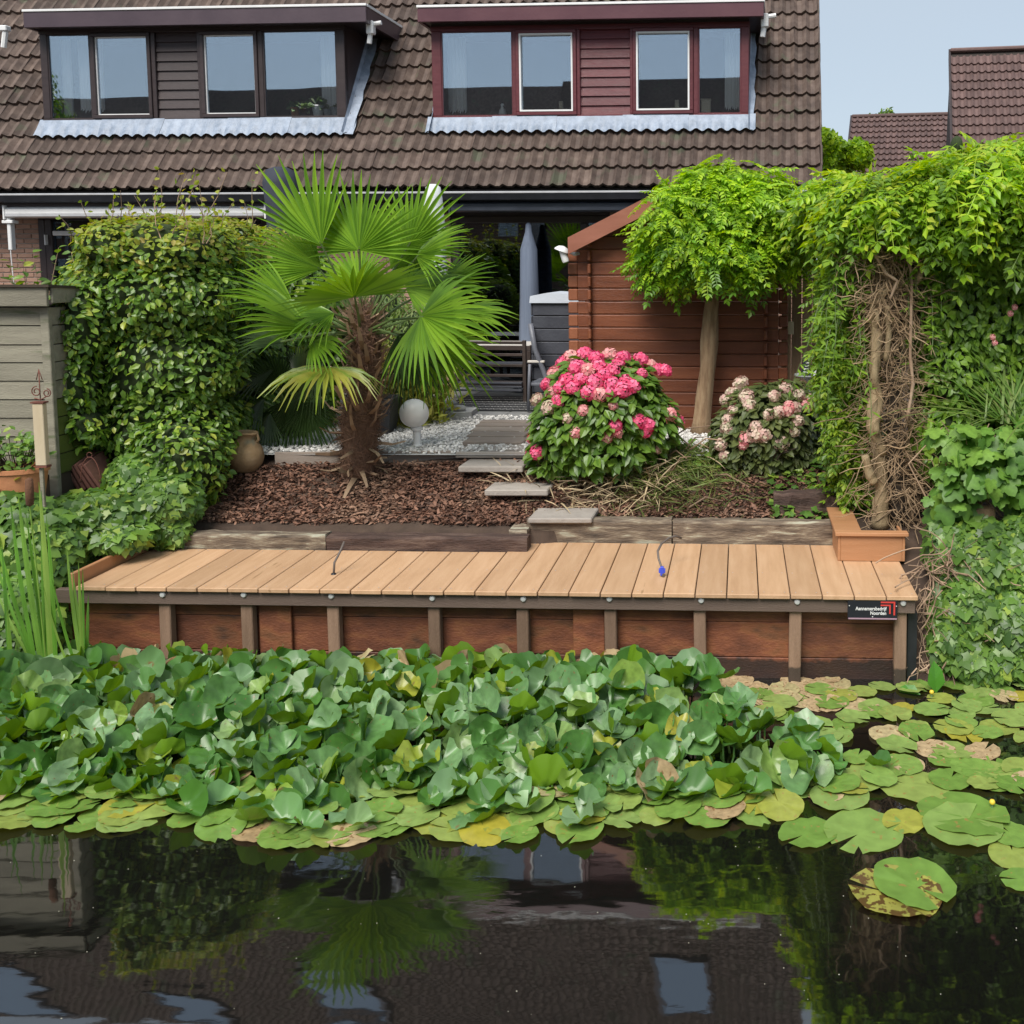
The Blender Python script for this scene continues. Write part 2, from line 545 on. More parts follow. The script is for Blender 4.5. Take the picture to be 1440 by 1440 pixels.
# ------------------------------------------------------------------ palette
M_tile = mat("roof_tile_clay", [(.055, .036, .028), (.098, .067, .053), (.150, .110, .088)], scale=7, rough=.72, rand=.22, bump=.5, bscale=70,
             spots=((.085, .088, .055), 3, .60, .10))
M_tile2 = mat("far_roof_tile_clay", [(.10, .06, .055), (.15, .095, .085)], scale=6, rough=.75, rand=.18, bump=.3)
M_underroof = mat("roof_felt", [(.03, .025, .022), (.045, .035, .03)], rough=.9)
M_brick = mat("pink_brick", [(.36, .21, .15), (.44, .27, .20)], scale=9, rough=.85, rand=.16, bump=.5, bscale=90)
M_mortar = mat("mortar", [(.36, .32, .27), (.42, .38, .33)], rough=.95)
M_darkframe = mat("dark_brown_frame", [(.030, .020, .020), (.045, .030, .030)], scale=5, rough=.42, rand=.1, bump=.15, stretch=(1, 1, 6))
M_maroon = mat("maroon_frame", [(.085, .017, .022), (.125, .027, .033)], scale=6, rough=.40, rand=.12, bump=.2, stretch=(1, 1, 6))
M_darkboard = mat("dark_brown_board", [(.032, .022, .023), (.055, .037, .037)], scale=4, rough=.5, rand=.15, bump=.35, stretch=(1, 8, 12))
M_maroonboard = mat("maroon_board", [(.075, .014, .019), (.14, .030, .036)], scale=4, rough=.42, rand=.18, bump=.35, stretch=(1, 8, 12))
M_fasc = mat("fascia_plum", [(.060, .040, .050), (.085, .058, .070)], scale=2, rough=.38, rand=.05, bump=.1)
M_fasc2 = mat("fascia_maroon", [(.085, .030, .040), (.12, .045, .055)], scale=2, rough=.38, rand=.05, bump=.1)
M_white = mat("white_paint", [(.70, .70, .69), (.80, .80, .79)], scale=3, rough=.45, rand=.03, bump=.1)
M_alu = mat("aluminium_edge", [(.55, .55, .56), (.65, .65, .66)], scale=8, rough=.35, metal=.3, bump=.1)
M_lead = mat("lead_flashing", [(.17, .21, .27), (.25, .30, .38), (.34, .40, .49)], scale=9, rough=.5, rand=.08, bump=.7, bscale=30)
M_black = mat("black_plastic", [(.012, .013, .016), (.022, .024, .03)], scale=5, rough=.4, rand=.05, bump=.1)
M_slate = mat("blue_black_metal", [(.025, .030, .042), (.04, .047, .062)], scale=5, rough=.35, rand=.05, bump=.05)
M_room = mat("room_wall", [(.10, .095, .09), (.13, .125, .12)], scale=1, rough=.9, bump=0)
M_sill = M_white
M_glass = glassmat("window_glass", .25)
M_doorglass = glassmat("door_glass", .10, (.40, .43, .46))
M_curt = mat("pale_curtain", [(.66, .67, .68), (.80, .81, .82)], scale=3, rough=.9, stretch=(14, 14, .4), bump=.3)
M_curt2 = mat("reflected_parasol_blue", [(.10, .125, .175), (.15, .18, .24)], scale=3, rough=.85, stretch=(14, 14, .4), bump=.3)
M_terra = mat("terracotta", [(.42, .17, .075), (.52, .23, .11)], scale=6, rough=.8, rand=.1, bump=.3, spots=((.40, .33, .26), 4, .66, .08))
M_grey = mat("grey_ceramic", [(.30, .31, .32), (.42, .43, .44)], rough=.5)
M_cream = mat("cream_ceramic", [(.55, .47, .36), (.65, .58, .46)], rough=.6)

# ------------------------------------------------------------------ the terrace of houses
ANG = -4.2
_p = P(1153, 262, 12.4)
HF = Frame(_p.x, 12.4, 0, ANG)
ZE = 3.58                       # eave height
TH = R(55)
ROWP, TW = 0.283, 0.30
cT, sT = math.cos(TH), math.sin(TH)
RUN = 6.3                       # half the depth of the roof
ZR = ZE + RUN * math.tan(TH)
WALLY = 0.50

def tile_mesh(name, m):
    g = Geo(); n = 12; w = TW + .004
    xs = [w * (i / n) for i in range(n + 1)]
    def h(x): return .022 * math.cos(2 * math.pi * (x / .15)) + .009 * math.cos(4 * math.pi * (x / .15))
    L = ROWP + .05
    v = []
    for x in xs: v.append((x, 0, .068 + h(x)))
    for x in xs: v.append((x, L, .022 + h(x)))
    for x in xs: v.append((x, .004, .022 + h(x)))
    k = n + 1
    f = [(i, i + 1, k + i + 1, k + i) for i in range(n)] + [(2 * k + i, 2 * k + i + 1, i + 1, i) for i in range(n)]
    g.add(v, f)
    return g, mesh_of(name, g, m, smooth=40)

TG, ME_tile = tile_mesh("roof_tile", M_tile)
TILTROT = Matrix.Rotation(TH, 4, 'X')
def tile_M(x, row, jit=True):
    s_ = row * ROWP
    j = random.Random(int(x * 100) * 131 + row)
    e = Matrix.Rotation(j.uniform(-.018, .018), 4, 'Z') @ Matrix.Rotation(j.uniform(-.02, .02), 4, 'X') if jit else Matrix.Identity(4)
    return Matrix.Translation((x + j.uniform(-.003, .003), s_ * cT, ZE + s_ * sT)) @ TILTROT @ e

def roof_at(px, py):
    """local point of the roof slope on a line of sight"""
    return HF.plane(px, py, (0, 0, ZE + .04), Vector((0, -sT, cT)))

def brick_wall(parent, x0, x1, z0, z1, y, single=True):
    g = Geo(); g.box(x0, x1, y + .012, y + .3, z0, z1)
    w = part("wall", g, M_mortar, parent, local=True)
    gb = Geo(); gb.box(.005, .205, 0, .1, .005, .057, c=.004)
    me = mesh_of("brick", gb, M_brick)
    gh = Geo(); gh.box(.005, .10, 0, .1, .005, .057, c=.004)
    meh = mesh_of("half_brick", gh, M_brick)
    rest = Geo(); cnt = 0
    nz = int((z1 - z0) / .0625)
    for k in range(nz - 1, -1, -1):
        x = x1; first = k % 2
        while x > x0 + .03:
            if first:
                M_ = Matrix.Translation((x - .105, y + random.uniform(-.002, .002), z0 + k * .0625)); mm, gg = meh, gh; x -= .105; first = 0
            else:
                sc_ = min(1, (x - x0) / .21)
                M_ = Matrix.Translation((x - .21 * sc_, y + random.uniform(-.002, .002), z0 + k * .0625)) @ Matrix.Scale(sc_, 4, (1, 0, 0)); mm, gg = me, gb; x -= .21
            if single and cnt < 250:
                place("brick", mm, M_, w); cnt += 1
            else:
                for V_, L_, S_ in zip(gg.V, gg.L, gg.S):
                    st = np.concatenate(([0], np.cumsum(S_)))
                    rest.add(V_, [tuple(L_[st[i]:st[i + 1]]) for i in range(len(S_))], 0, M_)
    if rest.n:
        part("brickwork", rest, M_brick, w, local=True, kind="stuff")
    return w

def house(name, label, x0, x1, holes, rows_single, stuff_rows, group):
    """x0 < x1 in the terrace's axes; holes: (xa, xb, row0, row1) left open under dormers"""
    h = bpy.data.objects.new(name, None); COL.objects.link(h)
    h.matrix_basis = HF.M; WM[h.name] = HF.M.copy()
    props(h, label, "house", group)
    g = Geo()
    yk, zk = RUN, ZR
    g.prism([(0.03, ZE - .02), (RUN, ZR - .02), (2 * RUN, ZE - .02), (2 * RUN, ZE - .14), (RUN, ZR - .16), (.03, ZE - .14)], x0 + .001, x1 - .001, axis='x')
    rf = part("roof", g, M_underroof, h, local=True)
    n = int(round((x1 - x0) / TW))
    rest = Geo()
    tv = TG.V[0]; st = np.concatenate(([0], np.cumsum(TG.S[0]))); tf = [tuple(TG.L[0][st[i]:st[i + 1]]) for i in range(len(TG.S[0]))]
    allrows = int(RUN / cT / ROWP)
    for r_ in range(0, allrows):
        for i in range(n):
            x = x1 - (i + 1) * TW
            hid = any(a < x + TW * .5 < b and r0 <= r_ <= r1 for a, b, r0, r1 in holes)
            if hid: continue
            if r_ < rows_single:
                place("roof_tile", ME_tile, tile_M(x, r_), rf)
            elif r_ < stuff_rows:
                rest.add(tv, tf, 0, tile_M(x, r_))
    part("roof_tiles", rest, M_tile, rf, local=True, kind="stuff", smooth=40)
    # plain rear slope, side walls, party walls
    g = Geo()
    g.prism([(WALLY + .3, 0.9), (2 * RUN - .3, .9), (2 * RUN - .3, ZE - .16), (RUN, ZR - .3), (WALLY + .3, ZE + .0)], x1 - .22, x1 - .03, axis='x')
    g.box(x0, x1 - .23, 2 * RUN - .5, 2 * RUN - .3, .9, ZE - .16)
    part("side_wall", g, M_brick, h, local=True)
    g = Geo(); g.box(x0 + .01, x1 - .01, .32, RUN, ZE - .26, ZE - .225)
    part("soffit", g, M_darkframe, h, local=True)
    return h, rf

def gutter(h, x0, x1, m_edge):
    g = Geo()
    pr = [(-.10, ZE - .05), (-.115, ZE - .055), (-.115, ZE - .075), (-.10, ZE - .135), (.0, ZE - .15), (.02, ZE - .14), (.02, ZE - .06), (.01, ZE - .05), (.0, ZE - .13), (-.09, ZE - .12)]
    g.prism(pr, x0, x1, axis='x')
    gt = part("gutter", g, M_black, h, local=True)
    g = Geo(); g.box(x0, x1, -.128, -.112, ZE - .062, ZE - .038, c=.004)
    part("gutter_edge", g, m_edge, gt, local=True)
    g = Geo(); g.box(x0, x1, .03, .32, ZE - .225, ZE - .12)
    part("fascia_board", g, M_darkframe, h, local=True)

def dormer(h, name, fx, fy, cols, fasc, mats, flash, side, curtains):
    """fx: frame left/right in the view, fy: frame top/bottom, cols: openings; all turned into metres on the dormer's own front plane"""
    mf, mb, mfa = mats
    base = roof_at((fx[0] + fx[1]) / 2, fy[1])
    c = base.y - .06
    def q(px, py):
        v = HF.y(px, py, c); return v.x, v.z
    my = (fy[0] + fy[1]) / 2
    xl, _ = q(fx[0], my); xr, _ = q(fx[1], my)
    mx = (fx[0] + fx[1]) / 2
    _, zt = q(mx, fy[0]); _, zb = q(mx, fy[1])
    yb = (zt - ZE) / math.tan(TH) + .3
    g = Geo()
    cheek = [(c + .03, zb - .05), (c + .03, zt), (yb, zt)]
    g.prism(cheek, xl, xl + .05, axis='x'); g.prism(cheek, xr - .05, xr, axis='x')
    g.box(xl, xr, c + .05, yb, zt, zt + .05)
    d = part(name, g, mb, h, local=True)
    # room behind the windows
    g = Geo()
    g.box(xl + .06, xr - .06, c + 2.2, c + 2.25, zb - .2, zt - .01)
    g.box(xl + .06, xr - .06, c + .14, c + 2.2, zb - .22, zb + .02)
    part("room_lining", g, M_room, d, local=True)
    # outer frame
    T = .055
    g = Geo()
    g.box(xl - .01, xr + .01, c - .02, c + .07, zb - .01, zb + T, c=.006)
    g.box(xl - .01, xr + .01, c - .02, c + .07, zt - T * 1.1, zt, c=.006)
    edges = []
    spans = []
    for k, (ty, a, b) in enumerate(cols):
        xa, _ = q(a, my); xb, _ = q(b, my); spans.append((ty, xa, xb))
    prev = xl
    for i, (ty, xa, xb) in enumerate(spans):
        g.box(prev, xa, c - .015, c + .068, zb + T, zt - T * 1.1, c=.006)
        prev = xb
    g.box(prev, xr, c - .015, c + .068, zb + T, zt - T * 1.1, c=.006)
    part("window_frame", g, mf, d, local=True)
    z0, z1 = zb + T, zt - T * 1.1
    for ty, xa, xb in spans:
        if ty == 'board':
            nb = 9
            hh = (z1 - z0) / nb
            gb = Geo(); gb.add([(0, 0, 0), (xb - xa, 0, 0), (xb - xa, -.022, .004), (0, -.022, .004), (0, -.002, hh), (xb - xa, -.002, hh), (0, .01, hh), (xb - xa, .01, hh)],
                   [(0, 1, 2, 3), (3, 2, 5, 4), (4, 5, 7, 6), (0, 3, 4, 6), (1, 7, 5, 2)])
            me = mesh_of("siding_board", gb, mb)
            for k in range(nb):
                place("siding_board", me, Matrix.Translation((xa, c + .035 + random.uniform(-.002, .002), z0 + k * hh)), d)
            continue
        s_ = .0
        if ty in ('case', 'casew'):
            s_ = .045
            g = Geo()
            for bx in ((xa, xb, z0, z0 + s_), (xa, xb, z1 - s_, z1)):
                g.box(bx[0], bx[1], c - .035, c + .03, bx[2], bx[3], c=.005)
            for bx in ((xa, xa + s_), (xb - s_, xb)):
                g.box(bx[0], bx[1], c - .035, c + .03, z0 + s_, z1 - s_, c=.005)
            part("window_sash", g, mf, d, local=True)
        a, b, e, t = xa + s_, xb - s_, z0 + s_, z1 - s_
        w = .014 if ty != 'casew' else .02
        g = Geo()
        ym = c - .038 if ty == 'casew' else c - .004
        for bx in ((a, b, e, e + w), (a, b, t - w, t)):
            g.box(bx[0], bx[1], ym, c + .03, bx[2], bx[3])
        g.box(a, a + w, ym, c + .03, e + w, t - w); g.box(b - w, b, ym, c + .03, e + w, t - w)
        part("glazing_bead", g, M_white if ty != 'fixd' else mf, d, local=True)
        g = Geo(); g.box(a + w, b - w, c + .012, c + .018, e + w, t - w)
        part("window_pane", g, M_glass, d, local=True)
    # roof edge
    fl, _ = q(fasc[0], my); fr, _ = q(fasc[1], my)
    yo = c - .24
    v1 = HF.y(mx, fasc[3], yo); v0 = HF.y(mx, fasc[2], yo)
    fl = HF.y(fasc[0], fasc[3], yo).x; fr = HF.y(fasc[1], fasc[3], yo).x
    zf1, zf0 = v1.z, v0.z
    g = Geo()
    g.box(fl, fr, yo, yo + .04, zf1, zf0 - .03, c=.006)
    g.box(fl, fl + .04, yo + .04, yb + .5, zf1, zf0 - .03); g.box(fr - .04, fr, yo + .04, yb + .5, zf1, zf0 - .03)
    part("roof_fascia", g, mfa, d, local=True)
    g = Geo(); g.box(fl - .008, fr + .008, yo - .012, yo + .03, zf0 - .03, zf0, c=.004)
    g.box(fl - .012, fl + .03, yo + .03, yb + .5, zf0 - .03, zf0); g.box(fr - .03, fr + .012, yo + .03, yb + .5, zf0 - .03, zf0)
    part("roof_trim", g, M_white, d, local=True)
    g = Geo(); g.box(fl + .04, fr - .04, yo + .041, yb + .6, zf1 + .02, zf0 - .05)
    g.box(xl, xr, c - .01, c + .05, zt, zf1 + .02)
    part("flat_roof", g, M_darkframe, d, local=True)
    # lead apron dressed over the tiles
    la = roof_at(flash[0], flash[2]); lb = roof_at(flash[1], flash[2])
    s_low = (la.z - ZE) / sT
    s_low = (roof_at(mx, flash[2]).z - ZE) / sT; s_hi = (zb - ZE) / sT - .015
    x = la.x; pieces = 5
    pw = (lb.x - la.x) / pieces
    for k in range(pieces):
        g = Geo(); v, f = [], []
        nx = 30
        for j in range(5):
            t = j / 4
            for i in range(nx + 1):
                xx = x + pw * i / nx + .003
                s_ = s_hi * (1 - t) + s_low * t + (.018 * math.sin(xx * 2 * math.pi / .15) if j == 4 else 0)
                hh = .088 + (.020 * math.cos(2 * math.pi * xx / .15)) * t * t + (.02 * (1 - t)) + .004 * (k % 2)
                v.append((xx, s_ * cT - hh * sT, ZE + s_ * sT + hh * cT))
        for j in range(4):
            for i in range(nx):
                a = j * (nx + 1) + i; f.append((a, a + nx + 1, a + nx + 2, a + 1))
        g.add(v, f)
        part("flashing_sheet", g, M_lead, d, local=True, smooth=True)
        x += pw
    # stepped side flashing
    if side:
        for sx, sg in side:
            xx = xr if sg > 0 else xl
            g = Geo(); v, f = [], []
            s0 = s_low - .01; s1 = (zt - ZE) / sT
            for j in range(13):
                t = j / 12; s_ = s0 * (1 - t) + s1 * t
                for o, hh in ((0, .14), (.02, .095), (sx + .012 * math.sin(j * 2.1), .085)):
                    v.append((xx + sg * o, s_ * cT - hh * sT, ZE + s_ * sT + hh * cT))
            for j in range(12):
                for i in range(2):
                    a = j * 3 + i; f.append((a, a + 1, a + 4, a + 3) if sg > 0 else (a, a + 3, a + 4, a + 1))
            g.add(v, f); part("side_flashing", g, M_lead, d, local=True)
    # sill board inside
    g = Geo(); g.box(xl + .06, xr - .06, c + .075, c + .30, zb + T - .03, zb + T)
    part("window_sill", g, M_white, d, local=True)
    return d, c, q, (zb + T), (zt - T * 1.1)

XB = HF.y(548, 230, .3).x           # party wall
XB = -round(-XB / TW) * TW
XL = XB - 20 * TW
HW = (XB, 0)

# dormer extents in tiles
def hole(pxl, pxr, pyb, xr_extra=0):
    a = roof_at(pxl, pyb).x; b = roof_at(pxr, pyb).x
    r0 = int(((roof_at((pxl + pxr) / 2, pyb).z - ZE) / sT) / ROWP + .8)
    return (a, b, r0, r0 + 5)
hl = hole(66, 480, 180); hr = hole(615, 1048, 174)

HR, RR = house("terraced_house", "brown-tiled terraced house with a maroon dormer and dark sliding doors", XB, 0, [hr], 14, 40, "terraced houses in the row")
HL, RL = house("terraced_house", "brown-tiled terraced house with a dark brown dormer, pink brick wall and white awning", XL, XB, [hl], 14, 40, "terraced houses in the row")
H3, R3 = house("terraced_house", "neighbouring house whose brown-tiled roof only shows at the picture's left edge", XL - 20 * TW, XL, [], 0, 40, "terraced houses in the row")
gutter(HR, XB, .03, M_alu); gutter(HL, XL, XB, M_alu); gutter(H3, XL - 6, XL, M_alu)
# ridge tiles and verge tiles
gr = Geo(); gr.tube([(0, -.02, 0), (0, .38, 0)], [.11, .12], 10)
ME_ridge = mesh_of("ridge_tile", gr, M_tile, smooth=True)
for rf, x0, x1 in ((RR, XB, 0), (RL, XL, XB)):
    n = int((x1 - x0) / .36)
    for i in range(n):
        place("ridge_tile", ME_ridge, Matrix.Translation((x1 - i * .36, RUN, ZR + .02)) @ Matrix.Rotation(R(90), 4, 'Z'), rf)
gv = Geo(); gv.box(0, .03, 0, ROWP + .03, -.10, .055, c=.008)
ME_verge = mesh_of("verge_tile", gv, M_tile)
for r_ in range(38):
    place("verge_tile", ME_verge, Matrix.Translation((.004, 0, 0)) @ tile_M(0, r_), RR)

D1, c1, q1, zs1, zt1 = dormer(HL, "dormer", (59, 486), (38, 172),
    [('fixd', 69, 128), ('case', 131, 214), ('board', 220, 279), ('case', 284, 364), ('fixd', 371, 474)],
    (33, 515, 9, 35), (M_darkframe, M_darkboard, M_fasc), (52, 497, 196), [(.13, 1)], None)
D2, c2, q2, zs2, zt2 = dormer(HR, "dormer", (608, 1053), (34, 168),
    [('fixd', 621, 721), ('casew', 726, 811), ('board', 816, 886), ('casew', 890, 975), ('fixd', 982, 1042)],
    (587, 1074, 3, 27), (M_maroon, M_maroonboard, M_fasc2), (600, 1062, 190), [(.07, 1), (.04, -1)], None)

# roof windows high on the slope, seen mirrored in the water
def mirror_roof(px, py):
    d = ray(px, py); d = HF.I.to_3x3() @ Vector((d.x, d.y, -d.z)); o = HF.I @ Vector((0, 0, -CAM_H)); n = Vector((0, -sT, cT))
    return o + d * ((Vector((0, 0, ZE + .12)) - o).dot(n) / d.dot(n))
def roof_window(h, px0, px1, py0, py1):
    a = mirror_roof(px0, (py0 + py1) / 2); b = mirror_roof(px1, (py0 + py1) / 2); c_ = mirror_roof((px0 + px1) / 2, py0); e = mirror_roof((px0 + px1) / 2, py1)
    s0, s1 = (c_.z - ZE) / sT, (e.z - ZE) / sT; s0, s1 = min(s0, s1), max(s0, s1); x0, x1 = min(a.x, b.x), max(a.x, b.x)
    M_ = Matrix.Translation((x0, s0 * cT, ZE + s0 * sT)) @ TILTROT; w, L = x1 - x0, s1 - s0
    g = Geo()
    for q in ((0, w, 0, .07), (0, w, L - .07, L), (0, .07, .07, L - .07), (w - .07, w, .07, L - .07)): g.box(q[0], q[1], q[2], q[3], .02, .15, M=M_)
    f_ = part("roof_window", g, M_darkframe, h, local=True)
    g = Geo(); g.box(.07, w - .07, .07, L - .07, .11, .125, M=M_); part("pane", g, M_skyglass, f_, local=True)
M_skyglass = glassmat("roof_window_glass", .75)
roof_window(HR, 922, 1000, 1340, 1425)
roof_window(HL, 440, 530, 1362, 1425)
roof_window(HL, 232, 308, 1385, 1440)
roof_window(HL, -20, 62, 1355, 1425)
# rainwater outlets at the dormer corners
for (hh, px, py, dd, cc, sg) in ((HL, 522, 38, D1, c1, 1), (HR, 1076, 28, D2, c2, 1)):
    v = HF.y(px, py, cc - .05)
    g = Geo(); g.box(v.x - .05, v.x + .04, v.y - .05, v.y + .05, v.z - .09, v.z + .07, c=.01)
    g.tube([(v.x - .01, v.y, v.z - .05), (v.x - .03, v.y, v.z - .20)], .032, 8)
    g.tube([(v.x - .03, v.y, v.z + .03), (v.x + .13, v.y, v.z + .05)], .028, 8)
    part("rain_outlet", g, M_white, dd, local=True)
v = HF.y(8, 42, c1 - .05)
g = Geo(); g.box(v.x - .10, v.x + .04, v.y - .05, v.y + .05, v.z - .02, v.z + .05, c=.01); g.tube([(v.x, v.y, v.z), (v.x - .04, v.y, v.z - .22)], .035, 8)
part("rain_outlet", g, M_white, H3, local=True)

# things on the sills and curtains behind the panes
def hw(v): return HF.M @ Vector(v)
def sill_thing(q, c, zs, px, py, name, label, cat, builder, group=None):
    x, _ = q(px, py)
    loc = hw((x, c + .085, zs + .002))
    t = thing(name, label, cat, loc, ANG, group)
    builder(t); return t
def pot(m, r=.05, h=.08):
    def b(t):
        g = Geo(); g.lathe([(r * .7, 0), (r, h), (r * 1.1, h), (r * 1.1, h + .012), (r * .9, h + .012), (r * .85, h - .01)], 16)
        part("pot", g, m, t, local=True, smooth=40)
    return b
def plantpot(m, r, h, leafm, n, L):
    r, h, L = r * 1.35, h * 1.35, L * 1.3
    def b(t):
        pot(m, r, h)(t)
        g = Geo(); d = rng.normal(size=(n, 3)); d[:, 2] = abs(d[:, 2]) + .4; d = unit(d)
        g.scatter(LEAF, np.array([0, 0, h]) + d * L * .3, rng.normal(size=(n, 3)) + (0, -.5, 1), d, L)
        part("leaves", g, leafm, t, local=True, kind="stuff")
    return b
M_succ = leafmat("succulent_leaves", [(.10, .18, .06), (.18, .25, .12), (.30, .33, .2)])
sill_thing(q1, c1, zs1, 411, 152, "pot_plant", "small green plant in an orange clay pot on the dark dormer's window sill", "pot plant", plantpot(M_terra, .045, .08, M_succ, 25, .07))
sill_thing(q1, c1, zs1, 425, 152, "pot_plant", "low spreading succulent in a brown pot beside the orange pot", "pot plant", plantpot(M_darkboard, .06, .07, M_succ, 40, .08))
sill_thing(q1, c1, zs1, 443, 150, "pot_plant", "bushy pale plant in a white pot, tallest on the window sill", "pot plant", plantpot(M_white, .055, .10, M_succ, 60, .09))
sill_thing(q1, c1, zs1, 457, 155, "pot_plant", "tiny grey pot with a short plant right of the white pot", "pot plant", plantpot(M_grey, .04, .06, M_succ, 15, .05))
sill_thing(q1, c1, zs1, 468, 154, "pot_plant", "grey pot nearest the frame corner on the dark dormer's sill", "pot plant", plantpot(M_grey, .045, .08, M_succ, 15, .04))
def figurine(t):
    g = Geo(); g.lathe([(.035, 0), (.05, .03), (.04, .08), (.02, .11), (.03, .13), (.012, .16)], 14); part("body", g, M_white, t, local=True, smooth=True)
    g = Geo(); g.tube([(-.015, -.025, .125), (-.03, -.05, .12)], .008, 6); g.tube([(.015, -.025, .125), (.03, -.05, .12)], .008, 6); part("face", g, M_black, t, local=True)
def cross(t):
    g = Geo(); g.box(-.15, .15, -.03, .03, 0, .05, c=.01); g.box(-.09, .09, -.028, .028, .05, .085, c=.01); part("base", g, M_cream, t, local=True)
    g = Geo(); g.box(-.025, .025, -.02, .02, .085, .18, c=.006); part("upright", g, M_cream, t, local=True)
def creambox(t):
    g = Geo(); g.box(-.06, .06, -.04, .04, 0, .17, c=.01); part("box", g, M_cream, t, local=True)
    g = Geo(); g.box(-.065, .065, -.045, .045, .17, .185, c=.004); part("lid", g, M_cream, t, local=True)
sill_thing(q2, c2, zs2, 704, 150, "figurine", "little white figurine on the maroon dormer's sill", "figurine", figurine)
sill_thing(q2, c2, zs2, 787, 148, "ornament", "cream stepped ornament behind the second pane of the maroon dormer", "ornament", cross)
sill_thing(q2, c2, zs2, 951, 145, "ornament", "cream stepped ornament behind the third pane of the maroon dormer", "ornament", cross)
sill_thing(q2, c2, zs2, 992, 146, "box", "upright cream box on the sill in the narrow right pane", "box", creambox)

def curtain(q, c, zb, zt, pa, pb, label, m=None, yo=.22):
    xa, _ = q(pa, 100); xb, _ = q(pb, 100)
    n = 24; v, f = [], []
    for i in range(n + 1):
        x = xa + (xb - xa) * i / n; y = c + yo + .02 * math.sin(i * 1.9) + .01 * math.sin(i * .7)
        v += [hw((x, y, zb + .01)), hw((x, y, zt - .02))]
    v2 = [Vector(p) + Vector((0, .006, 0)) for p in v]
    b = len(v)
    f = [(2 * i, 2 * i + 2, 2 * i + 3, 2 * i + 1) for i in range(n)] + [(b + 2 * i, b + 2 * i + 1, b + 2 * i + 3, b + 2 * i + 2) for i in range(n)]
    solo("curtain", Geo().add([tuple(p) for p in v + v2], f), m or M_curt, label, "curtain", "window curtains", smooth=True)
curtain(q1, c1, zs1 - .1, zt1, 71, 84, "narrow pale curtain at the outer edge of the dark dormer")
curtain(q1, c1, zs1 - .1, zt1, 92, 126, "thin grey curtain behind the first pane of the dark dormer", yo=.26)
curtain(q1, c1, zs1 - .1, zt1, 440, 472, "sheer curtain behind the plant pots in the dark dormer", yo=.24)
curtain(q2, c2, zs2 - .1, zt2, 622, 648, "white curtain drawn aside in the widest maroon pane")
curtain(q2, c2, zs2 - .1, zt2, 1018, 1040, "pale curtain in the narrow right maroon pane")

# ------------------------------------------------------------------ ground floor fronts
FZ = 1.12
def fx_(px, py=380): return HF.y(px, py, WALLY).x
xa = fx_(58)
brick_wall(HL, XL, xa, FZ - .05, ZE - .24, WALLY)
brick_wall(HL, fx_(380), XB, FZ - .05, ZE - .24, WALLY, single=False)
def glazed(h, pa, pb, zlo, zhi, fm, gm, divs, blinds=False, name="window"):
    x0, x1 = fx_(pa), fx_(pb)
    g = Geo()
    T = .09
    g.box(x0, x1, WALLY - .02, WALLY + .08, zhi - T, zhi, c=.008); g.box(x0, x1, WALLY - .02, WALLY + .08, zlo, zlo + T, c=.008)
    xs = [x0] + [fx_(d) for d in divs] + [x1]
    for k, xx in enumerate(xs):
        a = xx if k == 0 else (xx - T if k == len(xs) - 1 else xx - T / 2)
        g.box(a, a + T, WALLY - .018, WALLY + .078, zlo + T, zhi - T, c=.008)
    w = part(name, g, fm, h, local=True)
    for k in range(len(xs) - 1):
        a = xs[k] + (T if k == 0 else T / 2); b = xs[k + 1] - (T if k == len(xs) - 2 else T / 2)
        g = Geo(); g.box(a, b, WALLY + .03, WALLY + .04, zlo + T, zhi - T)
        part("pane", g, gm, w, local=True)
    if blinds:
        gs = Geo(); gs.box(x0 + T, x1 - T, 0, .03, 0, .006)
        me = mesh_of("blind_slat", gs, M_darkboard)
        n = int((zhi - zlo - 2 * T) / .045)
        for k in range(n):
            place("blind_slat", me, Matrix.Translation((0, WALLY + .12, zlo + T + .03 + k * .045)) @ Matrix.Rotation(R(35), 4, 'X'), w)
    g = Geo(); g.box(x0 + .05, x1 - .05, WALLY + 3, WALLY + 3.1, zlo - .2, zhi); g.box(x0 - .6, x1 + .4, WALLY + .3, WALLY + 3.1, zlo - .1, zlo - .02)
    g.box(x0 - .3, x1 + .3, WALLY + .35, WALLY + 3.1, zhi + .02, zhi + .05)
    part("room_lining", g, M_room, w, local=True)
    return w
glazed(HL, 58, 148, FZ, ZE - .24, M_darkframe, M_doorglass, [72])
glazed(HL, 148, 380, FZ + .0, ZE - .24, M_darkframe, M_doorglass, [250])
v0 = HF.y(75, 328, WALLY - .03)
g = Geo(); g.box(v0.x, v0.x + .38, WALLY - .05, WALLY - .022, v0.z - .03, v0.z + .03, c=.006); g.box(v0.x - .10, v0.x - .085, WALLY - .07, WALLY - .02, v0.z - .15, v0.z - .02)
part("vent_strip", g, M_white, HL, local=True)
# right house front
brick_wall(HR, XB, fx_(634), FZ - .05, ZE - .24, WALLY, single=True)
glazed(HR, 637, 858, FZ, ZE - .30, M_darkframe, M_doorglass, [822], blinds=True, name="sliding_door")
brick_wall(HR, fx_(858), -.05, FZ - .05, ZE - .24, WALLY, single=False)
g = Geo(); g.box(fx_(634), fx_(858), WALLY - .01, WALLY + .1, ZE - .299, ZE - .24); part("door_head", g, M_darkboard, HR, local=True)

